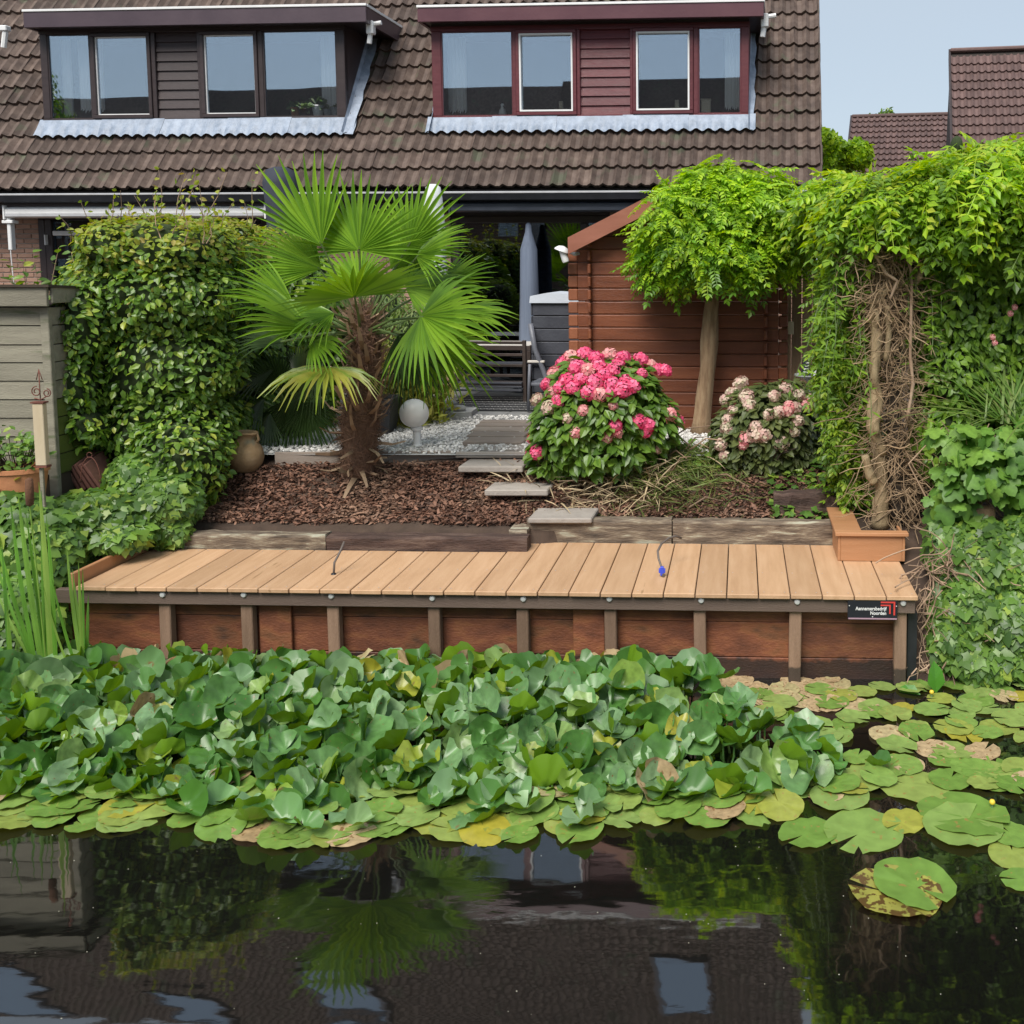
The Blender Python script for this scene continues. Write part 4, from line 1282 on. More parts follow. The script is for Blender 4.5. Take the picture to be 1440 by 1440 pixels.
L_vine = leafmat("vine_leaf", [(0.0793, 0.1881, 0.028), (0.122, 0.2565, 0.036), (0.1952, 0.342, 0.055)], rough=.5, vary=.25)
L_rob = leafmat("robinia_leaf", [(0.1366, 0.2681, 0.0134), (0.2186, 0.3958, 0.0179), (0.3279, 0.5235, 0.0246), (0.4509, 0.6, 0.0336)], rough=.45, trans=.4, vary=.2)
L_robd = leafmat("robinia_lower_leaf", [(0.0732, 0.1778, 0.0144), (0.1244, 0.2736, 0.0192), (0.1903, 0.3694, 0.024)], rough=.42, trans=.3)
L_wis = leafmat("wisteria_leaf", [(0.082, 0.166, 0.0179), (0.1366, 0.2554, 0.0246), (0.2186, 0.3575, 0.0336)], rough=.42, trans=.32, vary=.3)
L_wisy = leafmat("bright_young_wisteria_leaf", [(0.1708, 0.3306, 0.016), (0.2562, 0.4446, 0.02), (0.3538, 0.5244, 0.03), (0.4636, 0.5244, 0.05)], rough=.45, trans=.42)
L_palm = leafmat("palm_leaf", [(0.1035, 0.2175, 0.0191), (0.1487, 0.29, 0.0233), (0.2198, 0.3746, 0.0318)], rough=.36, trans=.28, vary=.15)
L_palmd = leafmat("dark_palm_leaf", [(.030, .060, .014), (.045, .085, .02)], rough=.4, trans=.1)  # darker palm green for the lower and rear fronds and the low palm
L_palmy = leafmat("yellowing_palm_leaf", [(.16, .26, .03), (.26, .33, .04), (.33, .33, .06)], rough=.4, trans=.35)
L_hyd = leafmat("hydrangea_leaf", [(0.0631, 0.1376, 0.0172), (0.1052, 0.2031, 0.0253), (0.1543, 0.2622, 0.0345)], rough=.38, vary=.25)
L_hyd2 = leafmat("dull_hydrangea_leaf", [(.065, .095, .025), (.10, .13, .035), (.14, .165, .05)], rough=.5, vary=.25)
M_bark = mat("pale_bark", [(.20, .12, .065), (.32, .21, .12), (.42, .30, .18)], scale=5, rough=.85, bump=.8, stretch=(5, 5, .9))
M_wbark = mat("wisteria_bark", [(.19, .13, .07), (.30, .22, .12), (.38, .29, .17)], scale=5, rough=.8, bump=.7, stretch=(4, 4, 1))
M_twig = mat("dry_twig", [(.19, .12, .075), (.30, .20, .13), (.40, .29, .20)], scale=3, rough=.85, island=.4, bump=.3)
M_dtwig = mat("dark_twig", [(.035, .024, .016), (.06, .045, .03)], scale=3, rough=.9, island=.3, bump=.2)
M_core = mat("painted_inner_shade", [(.020, .034, .010), (.035, .055, .016)], scale=14, rough=1, bump=.8, bscale=25)  # dark solid fill: the shade inside the foliage is put into its colour

def blobs_px(lst):
    """(px, py, half width px, half height px, distance, depth in m) -> centre and radii in metres"""
    out = []
    for px, py, rx, ry, Y, dy in lst:
        c = P(px, py, Y); k = Y / FPX
        out.append((np.array(c), np.array([rx * k, dy, ry * k])))
    return out
def blob_points(bl, N, jit=.12, zmin=None, front=.0):
    """points on the outer faces of a cluster of ellipsoids"""
    vol = np.array([b[1].prod() ** (2 / 3) for b in bl]); pr = vol / vol.sum()
    pts, nrm = [], []
    k = rng.choice(len(bl), N * 3, p=pr)
    d = unit(rng.normal(size=(N * 3, 3)))
    C = np.array([b[0] for b in bl])[k]; Rr = np.array([b[1] for b in bl])[k]
    rad = 1 - np.abs(rng.normal(size=(N * 3, 1))) * jit + .03
    p = C + d * Rr * rad
    n = unit(d / Rr)
    ok = np.ones(len(p), bool)
    for c, r_ in bl:
        ok &= (((p - c) / r_) ** 2).sum(1) > (1 - jit * 2.6) ** 2
    if front: ok &= ~((n[:, 1] > .35) & (rng.random(len(p)) < front))
    ok &= p[:, 2] > gz(p[:, 0], p[:, 1]) + .01
    if zmin is not None: ok &= p[:, 2] > zmin
    return p[ok][:N], n[ok][:N]
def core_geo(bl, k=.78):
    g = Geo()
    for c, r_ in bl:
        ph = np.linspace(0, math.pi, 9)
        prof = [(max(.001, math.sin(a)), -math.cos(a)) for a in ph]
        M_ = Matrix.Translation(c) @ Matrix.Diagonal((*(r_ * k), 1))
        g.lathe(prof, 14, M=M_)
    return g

# ------------------------------------------------------------------ beech hedge, left
hx0, hx1 = P(80, 600, 8.0).x, P(312, 600, 8.0).x
hb = thing("beech_hedge", "tall leafy beech hedge between the grey shed and the palm, yellow-green along its top", "hedge", (float(hx1), 8.0, 1.0))
bl = []
for k, Y in enumerate(np.arange(8.35, 10.9, .42)):
    for z_ in (1.35, 1.9, 2.45, 2.78):
        w = 1.26 if k == 0 else 1.1
        xc = hx1 - w / 2 - (Y - 8) * .12 + rng.uniform(-.05, .05)
        bl.append((np.array([xc, Y, z_]), np.array([w / 2 + rng.uniform(-.08, .09), .40 + rng.uniform(-.05, .06), (.42 if z_ < 2.7 else .26) + rng.uniform(-.03, .07)])))
    bl.append((np.array([xc + rng.uniform(-.5, .5), Y + rng.uniform(-.3, .1), 2.78 + rng.uniform(0, .14)]), np.array([.22, .25, .2])))
bl.append((np.array([hx1 - .38, 8.1, 1.15]), np.array([.36, .35, .4])))
for a_, b_, c_, d_ in ((118, 455, 30, 60), (112, 540, 26, 55), (125, 600, 24, 30)):
    q_ = P(a_, b_, 7.95); bl.append((np.array(q_), np.array([c_ * 7.95 / FPX, .22, d_ * 7.95 / FPX])))
part("dark_core", core_geo(bl, .80), M_core, hb, smooth=True, kind="stuff")
p_, n_ = blob_points(bl, 27000, .10, front=.9)
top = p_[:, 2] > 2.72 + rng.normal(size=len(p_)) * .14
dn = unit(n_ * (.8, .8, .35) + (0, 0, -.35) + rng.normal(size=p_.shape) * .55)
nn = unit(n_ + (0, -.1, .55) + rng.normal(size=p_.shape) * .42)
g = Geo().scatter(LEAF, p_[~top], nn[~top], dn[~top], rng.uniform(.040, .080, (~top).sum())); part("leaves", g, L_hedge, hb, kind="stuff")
g = Geo().scatter(LEAF, p_[top], nn[top], unit(dn[top] + (0, 0, .8)), rng.uniform(.036, .070, top.sum())); part("bright_young_leaves", g, L_hedgetop, hb, kind="stuff")
g = Geo(); g2 = Geo(); lp, ld = [], []
for k in range(46):
    b0 = Vector((rng.uniform(hx1 - 1.15, hx1 - .1), rng.uniform(8.0, 9.6), 2.85)); b0.x -= (b0.y - 8) * .1
    L = rng.uniform(.2, .55) * (1.3 if -4.4 < b0.x < -4.0 else .8); dd = Vector((rng.uniform(-.4, .4), rng.uniform(-.3, .3), 1)).normalized()
    pts = [b0 + dd * L * t + Vector((math.sin(t * 4 + k), 0, 0)) * .03 for t in (0, .33, .66, 1)]
    g.tube(pts, [.005, .004, .003, .002], 4)
    for t in np.linspace(.25, 1, 7):
        q_ = b0 + dd * L * t; lp.append(q_); ld.append((rng.uniform(-1, 1), rng.uniform(-1, .5), rng.uniform(-.2, .8)))
part("twigs", g, M_twig, hb, kind="stuff")
g = Geo().scatter(LEAF, np.array(lp), rng.normal(size=(len(lp), 3)) + (0, -.6, .6), np.array(ld), rng.uniform(.035, .065, len(lp))); part("bright_young_leaves", g, L_hedgetop, hb, kind="stuff")
for x_, y_ in ((hx1 - .38, 8.15), (hx1 - .75, 8.3), (hx1 - .5, 8.9)):
    g = Geo(); z_ = float(gz(x_, y_)); g.tube([(x_, y_, z_ - .05), (x_ + .02, y_ + .02, z_ + .35), (x_ - .03, y_ + .1, z_ + .9)], [.045, .038, .03], 8)
    part("stem", g, M_dtwig, hb, smooth=True)
# shrub in front of the brown door, behind the shed
bs = thing("privet_shrub", "thin leafy shrub growing up in front of the dark brown door", "shrub", P(75, 520, 10.3))
g = Geo(); lp, ld = [], []
for k in range(16):
    b0 = P(rng.uniform(30, 135), 480, 10.3); dd = Vector((rng.uniform(-.25, .25), rng.uniform(-.2, .2), 1)).normalized(); L = rng.uniform(.4, 1.05)
    g.tube([b0, b0 + dd * L * .5, b0 + dd * L], [.008, .005, .002], 4)
    for t in np.linspace(.1, 1, 16):
        a = t * 25 + k; lp.append(b0 + dd * L * t); ld.append((math.cos(a), math.sin(a), .5))
part("stems", g, M_twig, bs, kind="stuff")
part("leaves", Geo().scatter(LEAF, np.array(lp), rng.normal(size=(len(lp), 3)) * .4 + (0, -.3, 1), np.array(ld), rng.uniform(.07, .12, len(lp))), L_hedge, bs, kind="stuff")

# ------------------------------------------------------------------ ivy on the left bank
def ivy(name, label, bl, N, size, trail=0, core=.8, m=None, cat="ivy", shape=IVY, front=.7):
    c0 = bl[0][0]
    t = thing(name, label, cat, (float(c0[0]), float(c0[1]), float(gz(c0[0], c0[1]))))
    if core: part("dark_fill", core_geo(bl, core), M_core, t, smooth=True, kind="stuff")
    p_, n_ = blob_points(bl, N, .10, front=front)
    dn = unit(n_ * (.5, .5, .1) + (0, -.15, -.8) + rng.normal(size=p_.shape) * .5)
    nn = unit(n_ * (1, 1, .6) + (0, -.35, .35) + rng.normal(size=p_.shape) * .38)
    sz = rng.uniform(size[0], size[1], len(p_))
    k = np.argsort(p_[:, 1])[:240]                     # the nearest leaves stand alone
    if size[1] > .085:
        for i in k:
            Zx = nn[i]; Yx = unit(dn[i] - Zx * np.dot(Zx, dn[i])); Xx = np.cross(Yx, Zx)
            M_ = Matrix(((*(np.stack([Xx, Yx, Zx], 1)[0] * sz[i]), p_[i][0]), (*(np.stack([Xx, Yx, Zx], 1)[1] * sz[i]), p_[i][1]), (*(np.stack([Xx, Yx, Zx], 1)[2] * sz[i]), p_[i][2]), (0, 0, 0, 1)))
            place("leaf", leaf_me(shape, m or L_ivy), WM[t.name].inverted() @ M_, t)
        msk = np.ones(len(p_), bool); msk[k] = False
    else: msk = np.ones(len(p_), bool)
    part("leaves", Geo().scatter(shape, p_[msk], nn[msk], dn[msk], sz[msk]), m or L_ivy, t, kind="stuff", smooth=shape is IVY)
    return t
_lm = {}
def leaf_me(shape, m):
    k = (id(shape), m.name)
    if k not in _lm: _lm[k] = mesh_of("leaf", Geo().add(shape[0], shape[1]), m, smooth=len(shape[0]) > 9)
    return _lm[k]
bl = blobs_px([(20, 780, 100, 85, 7.1, .4), (5, 870, 88, 70, 6.75, .2), (130, 728, 75, 36, 7.45, .3), (165, 752, 42, 17, 7.3, .2), (-60, 800, 90, 130, 7.0, .5), (185, 735, 50, 28, 7.6, .25), (0, 905, 80, 50, 6.7, .18)])
ivl = ivy("ivy", "ivy spilling down the bank beside the deck's left end, below the grey shed", bl, 7500, (.038, .10), core=.86)
bl = blobs_px([(238, 705, 40, 38, 7.72, .28), (205, 668, 48, 34, 7.95, .3), (272, 655, 28, 30, 8.2, .2), (235, 745, 30, 22, 7.6, .12)])
ivy("ivy", "ivy at the hedge's foot creeping over the long grey sleeper", bl, 3200, (.05, .085), core=.8)
# side board of the neighbour's terrace behind the ivy
SF = Frame(P(118, 805, 7.0).x, 6.78, 0, 80)
t = thing("side_boards", "brown boards beside the deck's left end, half under ivy", "boarding", SF.M.to_translation(), 84)
t.matrix_basis = DF.M; WM[t.name] = DF.M.copy()
for k in range(1):
    g = Geo(); g.box(-.05, -.02, .03, .98, .56 + k * .125, .68 + k * .125, c=.005); part("board", g, M_newred if k == 0 else M_post, t, local=True)

# ------------------------------------------------------------------ grey shed, left
M_shed = mat("grey_shed_board", [(.17, .155, .115), (.24, .22, .165), (.30, .28, .21)], scale=2.4, rough=.8, rand=.1, bump=.5, stretch=(.8, 6, 6), spots=((.10, .12, .055), 2.2, .60, .12))
M_algae = mat("algae_board", [(.06, .085, .012), (.11, .14, .018)], scale=2, rough=.85, rand=.15, bump=.5, stretch=(5, .8, 6))
SY = 7.62
sf = P(74, 560, SY); s0 = P(-90, 560, SY)
shed = thing("grey_shed", "weathered grey-green board shed left of the hedge", "shed", (sf.x, SY, .95), 0)
zt = P(40, 432, SY).z
nb_ = 9; hz = (zt - 1.0) / nb_
edges = [P(30, y, SY).z for y in (432, 458, 485, 510, 536, 562, 588, 614, 640, 668)]
for k in range(9):
    z1_, z0_ = edges[k], edges[k + 1]
    g = Geo(); v = [(s0.x, SY, z0_ + .005), (sf.x - .05, SY, z0_ + .005), (sf.x - .05, SY - .012, z0_ + .005), (s0.x, SY - .012, z0_ + .005), (s0.x, SY - .004, z1_ - .003), (sf.x - .05, SY - .004, z1_ - .003), (sf.x - .05, SY + .01, z1_ - .003), (s0.x, SY + .01, z1_ - .003)]
    g.add(v, [(0, 1, 2, 3), (3, 2, 5, 4), (4, 5, 6, 7), (0, 4, 7), (0, 3, 4), (1, 6, 5), (1, 5, 2)])
    part("board", g, M_shed, shed)
    g = Geo(); g.box(sf.x, sf.x + .012, SY + .03, SY + .75, z0_ + .004, z1_ - .003, c=.003); part("side_board", g, M_algae if k > 4 else M_shed, shed)
g = Geo(); g.box(sf.x - .048, sf.x + .015, SY - .02, SY + .028, .9, zt, c=.005); part("corner_post", g, M_shed, shed)
g = Geo(); g.box(s0.x, sf.x - .005, SY + .02, SY + .75, .9, zt - .01); part("inner_wall", g, M_dtwig, shed)
zc0, zc1 = P(40, 431, SY - .1).z, P(40, 404, SY - .1).z
g = Geo(); g.box(s0.x, sf.x + .06, SY - .10, SY - .07, zc0, zc1, c=.004); part("fascia_board", g, M_shed, shed)
g = Geo(); g.prism([(SY - .12, zc1 + .001), (SY - .12, zc1 + .02), (SY + .85, zc1 - .03), (SY + .85, zc1 - .05)], s0.x, sf.x + .09, axis='x'); part("roof", g, M_dtwig, shed)
g = Geo(); g.box(sf.x + .06, sf.x + .08, SY - .06, SY + .85, zc0 + .02, zc1 - .002, c=.004); part("side_fascia", g, M_shed, shed)

# stake with a piece of pale wood and a rusty scroll
M_pale = mat("pale_wood", [(.52, .42, .27), (.62, .52, .36)], scale=2, rough=.6, stretch=(5, 5, .8), bump=.2)
M_rust = mat("rusty_iron", [(.10, .035, .025), (.20, .07, .045)], scale=9, rough=.85)
Y = 7.05; q0, q1_ = P(60, 684, Y), P(58, 652, Y)
t = thing("garden_stake", "thin stake with pale wood block and rusty iron scroll by the grey shed", "stake", (q0.x, Y, float(gz(q0.x, Y))))
g = Geo(); g.box(q0.x - .012, q0.x + .012, Y - .01, Y + .01, .6, q1_.z, c=.002); part("stake", g, M_shed, t)
a, b = P(53, 654, Y), P(63, 567, Y)
g = Geo(); g.box(a.x, b.x, Y - .025, Y + .022, a.z, b.z, c=.004); part("wood_block", g, M_pale, t)
g = Geo(); g.box(a.x - .008, b.x + .008, Y - .03, Y + .03, b.z + .001, b.z + .012); g.box(a.x + .004, b.x + .004, Y - .03, Y + .03, a.z - .014, a.z - .001); part("iron_plate", g, M_rust, t)
g = Geo()
c0 = P(57, 563, Y)
def scroll(cx_, cz_, r_, s_, turns=1.4):
    return [(cx_ + math.cos(s_ * a + 1.5) * r_ * (1 - a / 14), Y, cz_ + math.sin(s_ * a + 1.5) * r_ * (1 - a / 14)) for a in np.linspace(0, turns * 6.28, 22)]
g.tube(scroll(c0.x - .025, c0.z + .06, .035, 1), .004, 5); g.tube(scroll(c0.x + .045, c0.z + .05, .03, -1), .004, 5)
g.tube([(c0.x - .04, Y, c0.z + .015), (c0.x, Y, c0.z + .004), (c0.x + .05, Y, c0.z + .03)], .004, 5); g.tube([(c0.x, Y, c0.z), (c0.x, Y, c0.z + .21)], .004, 5)
g.tube([(c0.x - .02, Y, c0.z + .14), (c0.x, Y, c0.z + .21), (c0.x + .02, Y, c0.z + .14)], .0035, 5)
part("iron_scroll", g, M_rust, t, smooth=True)

# terracotta trough with a leafy plant
Y = 7.3; a, b = P(-30, 688, Y), P(66, 656, Y)
t = thing("terracotta_pot", "wide orange terracotta pot with a green leafy plant by the shed's foot", "pot plant", ((a.x + b.x) / 2, Y, a.z - .06))
w = (b.x - a.x) / 2; h_ = b.z - a.z
g = Geo(); g.lathe([(w * .82, -.06), (w * .95, h_ - .03), (w, h_ - .03), (w * 1.0, h_), (w * .92, h_), (w * .9, h_ - .03), (.01, h_ - .035)], 32, M=Matrix.Translation(((a.x + b.x) / 2, Y, a.z)), sy=.75)
part("pot", g, M_terra, t, smooth=40)
g = Geo(); c0 = P(25, 655, Y); lp = []
for k in range(60):
    q_ = c0 + Vector((rng.uniform(-.32, .18), rng.uniform(-.12, .12), rng.uniform(0, .20))); lp.append(q_)
    g.tube([(c0.x + (q_.x - c0.x) * .3, Y, c0.z - .04), q_], .003, 4)
part("stems", g, M_dtwig, t, kind="stuff")
g = Geo().scatter(LEAF, np.array([lp[i % 60] for i in range(260)]) + rng.normal(size=(260, 3)) * .03, rng.normal(size=(260, 3)) * .5 + (0, -.4, 1), rng.normal(size=(260, 3)) + (0, -.3, -.2), rng.uniform(.04, .075, 260)); part("leaves", g, L_ivy, t, kind="stuff")

# stacked slabs, crates and an arched wire hoop between shed and hedge
Y = 7.85
for k in range(5):
    c0 = P(104 + k * 7, 668, Y); 
    g = Geo(); v, f = cbox(.022, .30, .22, .003); M_ = Matrix.Translation(c0 + Vector((0, .1, .02))) @ Matrix.Rotation(R(-18 - k * 2), 4, 'Y') @ Matrix.Rotation(R(12), 4, 'X')
    v = v @ np.array(M_)[:3, :3].T + np.array(M_)[:3, 3]
    solo("clay_slab", Geo().add(v, f), mat("clay_slab_red", [(.16, .065, .05), (.22, .10, .075)], rough=.8) if k == 0 else bpy.data.materials["clay_slab_red"], "red clay slab leaning on edge in the stack beside the hedge's foot", "clay slab", "red slabs leaning in a stack")
t = thing("black_crate", "black slatted plastic crate tilted between the shed and the red slabs", "crate", P(86, 680, Y))
g = Geo()
c0 = P(86, 660, Y)
Mx = Matrix.Translation(c0) @ Matrix.Rotation(R(-12), 4, 'Y') @ Matrix.Rotation(R(10), 4, 'X')
for i in range(5): g.box(-.08 + i * .04, -.07 + i * .04, 0, .012, -.06, .09, M=Mx)
for zz in (-.07, .09): g.box(-.09, .10, 0, .014, zz, zz + .014, M=Mx)
g.box(-.09, -.078, 0, .4, -.07, .10, M=Mx); g.box(.09, .10, 0, .4, -.07, .10, M=Mx); part("frame", g, M_black, t)
g = Geo()
for i in range(9): g.box(-.09, .10, .02 + i * .045, .04 + i * .045, .105, .115, M=Mx)
part("lid_bars", g, M_black, t)
c0 = P(128, 680, 7.7); g = Geo(); g.tube([c0 + Vector((-.075 * math.cos(a), 0, .20 * math.sin(a))) for a in np.linspace(0, math.pi, 16)], .004, 5)
g.tube([c0 + Vector((.02 * math.cos(a), 0, .215 + .02 * math.sin(a))) for a in np.linspace(0, 6.28, 12)], .003, 5)
solo("wire_hoop", g, M_rust, "thin rusty wire hoop with a small ring at its top, before the red slabs", "wire hoop", smooth=True)

# ------------------------------------------------------------------ amphora
M_jar = mat("weathered_clay", [(.20, .13, .065), (.28, .19, .10), (.34, .25, .15)], scale=5, rough=.9, bump=.4, spots=((.16, .15, .10), 6, .62, .1))
pj = G(344, 664)
t = thing("clay_jar", "round brown clay jar with a narrow neck at the hedge's foot", "jar", pj, 0)
k = pj.y / FPX
prof = [(10, 0), (18, 5), (23.5, 15), (25, 25), (22, 36), (15, 45), (11.5, 50), (13, 54), (15, 57), (14, 59), (10, 57), (9, 50)]
g = Geo(); g.lathe([(r_ * k, z_ * k) for r_, z_ in prof], 32, M=Matrix.Rotation(R(6), 4, 'Y')); part("body", g, M_jar, t, local=True, smooth=60)
g = Geo()
for s_ in (1, -1): g.tube([(s_ * 12 * k, 0, 55 * k), (s_ * 20 * k, 0, 54 * k), (s_ * 22 * k, 0, 47 * k), (s_ * 17 * k, 0, 42 * k)], 2.2 * k, 8)
part("handle", g, M_jar, t, local=True, smooth=True)

# ------------------------------------------------------------------ palm
def fan(hub, axis, up, rad, half, n, droop, fold=.25, split=.50, seed=0, wid=1.0):
    """a fan leaf of pleated fingers, joined near the hub and split towards the tips"""
    r = random.Random(seed)
    hub = np.array(hub, float); ax = unit(np.array(axis, float)); up = np.array(up, float); up = unit(up - ax * up.dot(ax)); sd = np.cross(ax, up)
    V, F = [], []
    for i in range(n):
        t = (i / (n - 1)) * 2 - 1
        an = t * half
        L = rad * (1 - .25 * abs(t) ** 2) * r.uniform(.86, 1.08)
        d = ax * math.cos(an) + sd * math.sin(an)
        q = -ax * math.sin(an) + sd * math.cos(an)
        dl = half * 2 / (n - 1) * .56
        b = len(V)
        dr = droop * r.uniform(.7, 1.4)
        tw = r.uniform(-.12, .12)
        for j, u in enumerate((.02, .2, .42, .62, .8, 1.0)):
            cx_ = L * u
            hw_ = min(cx_ * math.tan(dl), L * split * math.tan(dl) * (1.02 if u <= .5 else (1 - u) * 1.75 + .06)) * wid
            if u == 1.0: hw_ = .0015
            cup = -fold * abs(an) * cx_ * .35 + .12 * rad * u * (1 - u)
            c = hub + d * cx_ + up * (cup) + np.array([0, 0, -dr * rad * max(0, u - .5) ** 2 * 2.2]) + q * tw * rad * max(0, u - .5) ** 2
            V += [c - q * hw_, c - up * hw_ * 1.0, c + q * hw_]
        for j in range(5):
            a = b + 3 * j
            F += [(a, a + 1, a + 4, a + 3), (a + 1, a + 2, a + 5, a + 4)]
    return V, F
M_fibre = mat("palm_fibre", [(.10, .052, .034), (.17, .095, .06), (.26, .16, .105)], scale=6, rough=.95, island=.45, bump=.8, bscale=50)
M_stub = mat("dry_leaf_stub", [(.22, .14, .085), (.34, .24, .15)], scale=5, rough=.8, island=.3)
M_petiole = mat("palm_petiole", [(.09, .15, .04), (.14, .20, .06)], scale=5, rough=.5)
pb = G(505, 664)
PY = pb.y
def palm(label, base, fronds, trunk, group=None):
    t = thing("windmill_palm", label, "palm tree", base, 0, group)
    if trunk:
        pts, rad = trunk
        g = Geo(); g.tube(pts, rad, 16)
        me = mesh_of("x", g, M_fibre)
        tr = part("trunk", g, M_fibre, t, smooth=True); bpy.data.meshes.remove(me)
        # fibre strands and cut stubs
        N = 5200; u = rng.random(N) ** .9; k = u * (len(pts) - 1); i = np.minimum(k.astype(int), len(pts) - 2); fr = (k - i)[:, None]
        PT = np.array([tuple(p) for p in pts]); RD = np.array(rad)
        c = PT[i] * (1 - fr) + PT[i + 1] * fr; rr = RD[i] * (1 - fr[:, 0]) + RD[i + 1] * fr[:, 0]
        a = rng.uniform(0, 6.283, N); o = np.stack([np.cos(a), np.sin(a), np.zeros(N)], 1)
        pos = c + o * (rr * rng.uniform(.9, 1.02, N))[:, None]
        STR = (np.array([(-.02, 0, 0), (.02, 0, 0), (.012, .5, .08), (-.012, .5, .08), (0, 1, .04)]), [(0, 1, 2, 3), (3, 2, 4)])
        dd = unit(o * .45 + np.stack([np.cos(a + 1.57), np.sin(a + 1.57), np.zeros(N)], 1) * rng.normal(size=(N, 1)) * .7 + np.array([0, 0, 1]) * rng.normal(size=(N, 1)) * .8)
        g = Geo().scatter(STR, pos, o + rng.normal(size=(N, 3)) * .2, dd, rng.uniform(.06, .20, N)); part("fibres", g, M_fibre, tr, kind="stuff")
        stub = Geo(); stub.add([(-.016, 0, 0), (.016, 0, 0), (.012, .09, .03), (-.012, .09, .03), (0, 0, -.014), (0, .09, .018), (-.007, .17, .02), (.007, .17, .02)], [(0, 1, 2, 3), (1, 4, 5, 2), (4, 0, 3, 5), (3, 2, 7, 6)])
        mes = mesh_of("leaf_stub", stub, M_stub)
        for j in range(170):
            u_ = (j / 170) ** 1.05; kk = u_ * (len(pts) - 1); ii = min(int(kk), len(pts) - 2); f_ = kk - ii
            c_ = PT[ii] * (1 - f_) + PT[ii + 1] * f_; r_ = RD[ii] * (1 - f_) + RD[ii + 1] * f_
            an = j * 2.399
            if .10 < u_ < .38 and j % 3: continue
            od = Vector((math.cos(an), math.sin(an), 0)); yv = (od * .6 + Vector((rng.uniform(-.3, .3), 0, .8 if u_ > .3 else -.1 + rng.uniform(-.4, .5)))).normalized()
            xv = yv.cross(od).normalized(); zv = xv.cross(yv)
            M_ = Matrix((( xv.x, yv.x, zv.x, 0), (xv.y, yv.y, zv.y, 0), (xv.z, yv.z, zv.z, 0), (0, 0, 0, 1)))
            place("leaf_stub", mes, Matrix.Translation(Vector(c_) + od * r_ * .92 - Vector(base)) @ M_ @ Matrix.Scale(rng.uniform(.8, 1.6), 4), t)
    for s_, fr in enumerate(fronds):
        org, hub, axis, up, rad, half, droop, m, fold = fr
        f_ = thing_part = bpy.data.objects.new("frond", None); COL.objects.link(f_); f_.parent = t; WM[f_.name] = WM[t.name].copy(); f_.empty_display_size = .05
        V, F = fan(hub, axis, up, rad, half, (28 if half > 1.5 else 22 if half > .9 else 14), droop, fold, seed=s_ + 3, wid=1.12)
        part("blade", Geo().add([tuple(x) for x in V], F), m, f_)
        g = Geo(); o_, h_ = Vector(org), Vector(hub); md = (o_ + h_) / 2 + Vector((0, 0, .04))
        g.tube([o_, md, h_ + (Vector(axis).normalized() * .03)], [.016, .010, .008], 6); part("petiole", g, M_petiole, f_)
    return t
cr_ = P(508, 470, PY)
def pv(px, py, dy): return P(px, py, PY + dy)
fl = []
def fr(hub, tip, dyh, dyt, radpx, halfdeg, face, m=None, droop=.12, fold=.25, org=None):
    """hub/tip in the view, their distance in front (-) or behind (+) of the trunk; face: 1 = flat to the viewer, 0 = seen edge-on"""
    h = pv(*hub, dyh); tp = pv(*tip, dyt)
    ax = (tp - h).normalized()
    up = Vector((0, -face, 1 - abs(face) * .75)) if face >= 0 else Vector((0, -face, 1 - abs(face) * .75))
    o = cr_ if org is None else pv(*org, 0)
    fl.append((o, h, tuple(ax), tuple(up), radpx * PY / FPX, R(halfdeg), droop, m or L_palm, fold))
fr((452, 345), (398, 215), -.32, -.25, 142, 42, .95, droop=.03)
fr((505, 352), (515, 250), -.25, -.1, 112, 98, 1.0, droop=.04, fold=.1)
fr((575, 345), (620, 262), .0, .1, 105, 75, .9, droop=.06)
fr((550, 380), (655, 300), .25, .4, 110, 62, .7, droop=.10)
fr((452, 378), (345, 335), -.15, -.2, 112, 52, .75, droop=.15)
fr((415, 432), (320, 372), -.3, -.5, 108, 34, .6, droop=.14)
fr((435, 462), (335, 418), -.55, -.9, 115, 40, .6, droop=.20)
fr((498, 418), (505, 375), -.5, -1.0, 118, 104, .30, droop=.03, fold=.02)
fr((592, 444), (680, 478), -.45, -.75, 118, 96, .8, droop=.16, fold=.2)
fr((570, 405), (650, 392), .0, .15, 110, 78, .55, droop=.10)
fr((622, 400), (690, 362), .25, .35, 82, 42, .65, droop=.08)
fr((645, 440), (720, 438), .15, .2, 86, 40, .5, droop=.22)
fr((607, 478), (678, 530), -.2, -.2, 102, 66, .75, droop=.2, m=L_palm)
fr((560, 470), (618, 540), -.25, -.35, 88, 60, .7, droop=.35, m=L_palmd)
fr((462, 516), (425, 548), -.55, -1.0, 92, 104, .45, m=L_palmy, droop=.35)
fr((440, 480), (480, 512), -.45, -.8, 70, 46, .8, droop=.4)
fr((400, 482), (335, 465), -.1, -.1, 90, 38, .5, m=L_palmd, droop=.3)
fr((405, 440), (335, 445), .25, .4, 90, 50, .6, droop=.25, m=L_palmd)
fr((505, 400), (470, 330), .55, .9, 100, 70, .8, droop=.1)
fr((470, 440), (400, 440), -.3, -.6, 95, 55, .5, droop=.2)
fr((585, 360), (650, 335), -.05, -.2, 90, 60, .6, droop=.12)
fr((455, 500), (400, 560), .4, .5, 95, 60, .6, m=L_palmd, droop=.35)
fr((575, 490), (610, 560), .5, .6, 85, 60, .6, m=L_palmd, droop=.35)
bp_ = [pv(505, 668, 0), pv(506, 645, 0), pv(506, 625, 0), pv(505, 600, 0), pv(508, 575, 0), pv(514, 550, 0), pv(516, 520, 0), pv(514, 490, 0), pv(510, 455, 0), pv(508, 435, 0)]
kk = PY / FPX
palm("tall windmill palm with shaggy brown trunk and big green fans", pb, fl, (bp_, [25 * kk, 24 * kk, 23 * kk, 25 * kk, 24 * kk, 18 * kk, 17 * kk, 19 * kk, 17 * kk, 9 * kk]))
fl = []
PYs, PY = PY, PY + .55
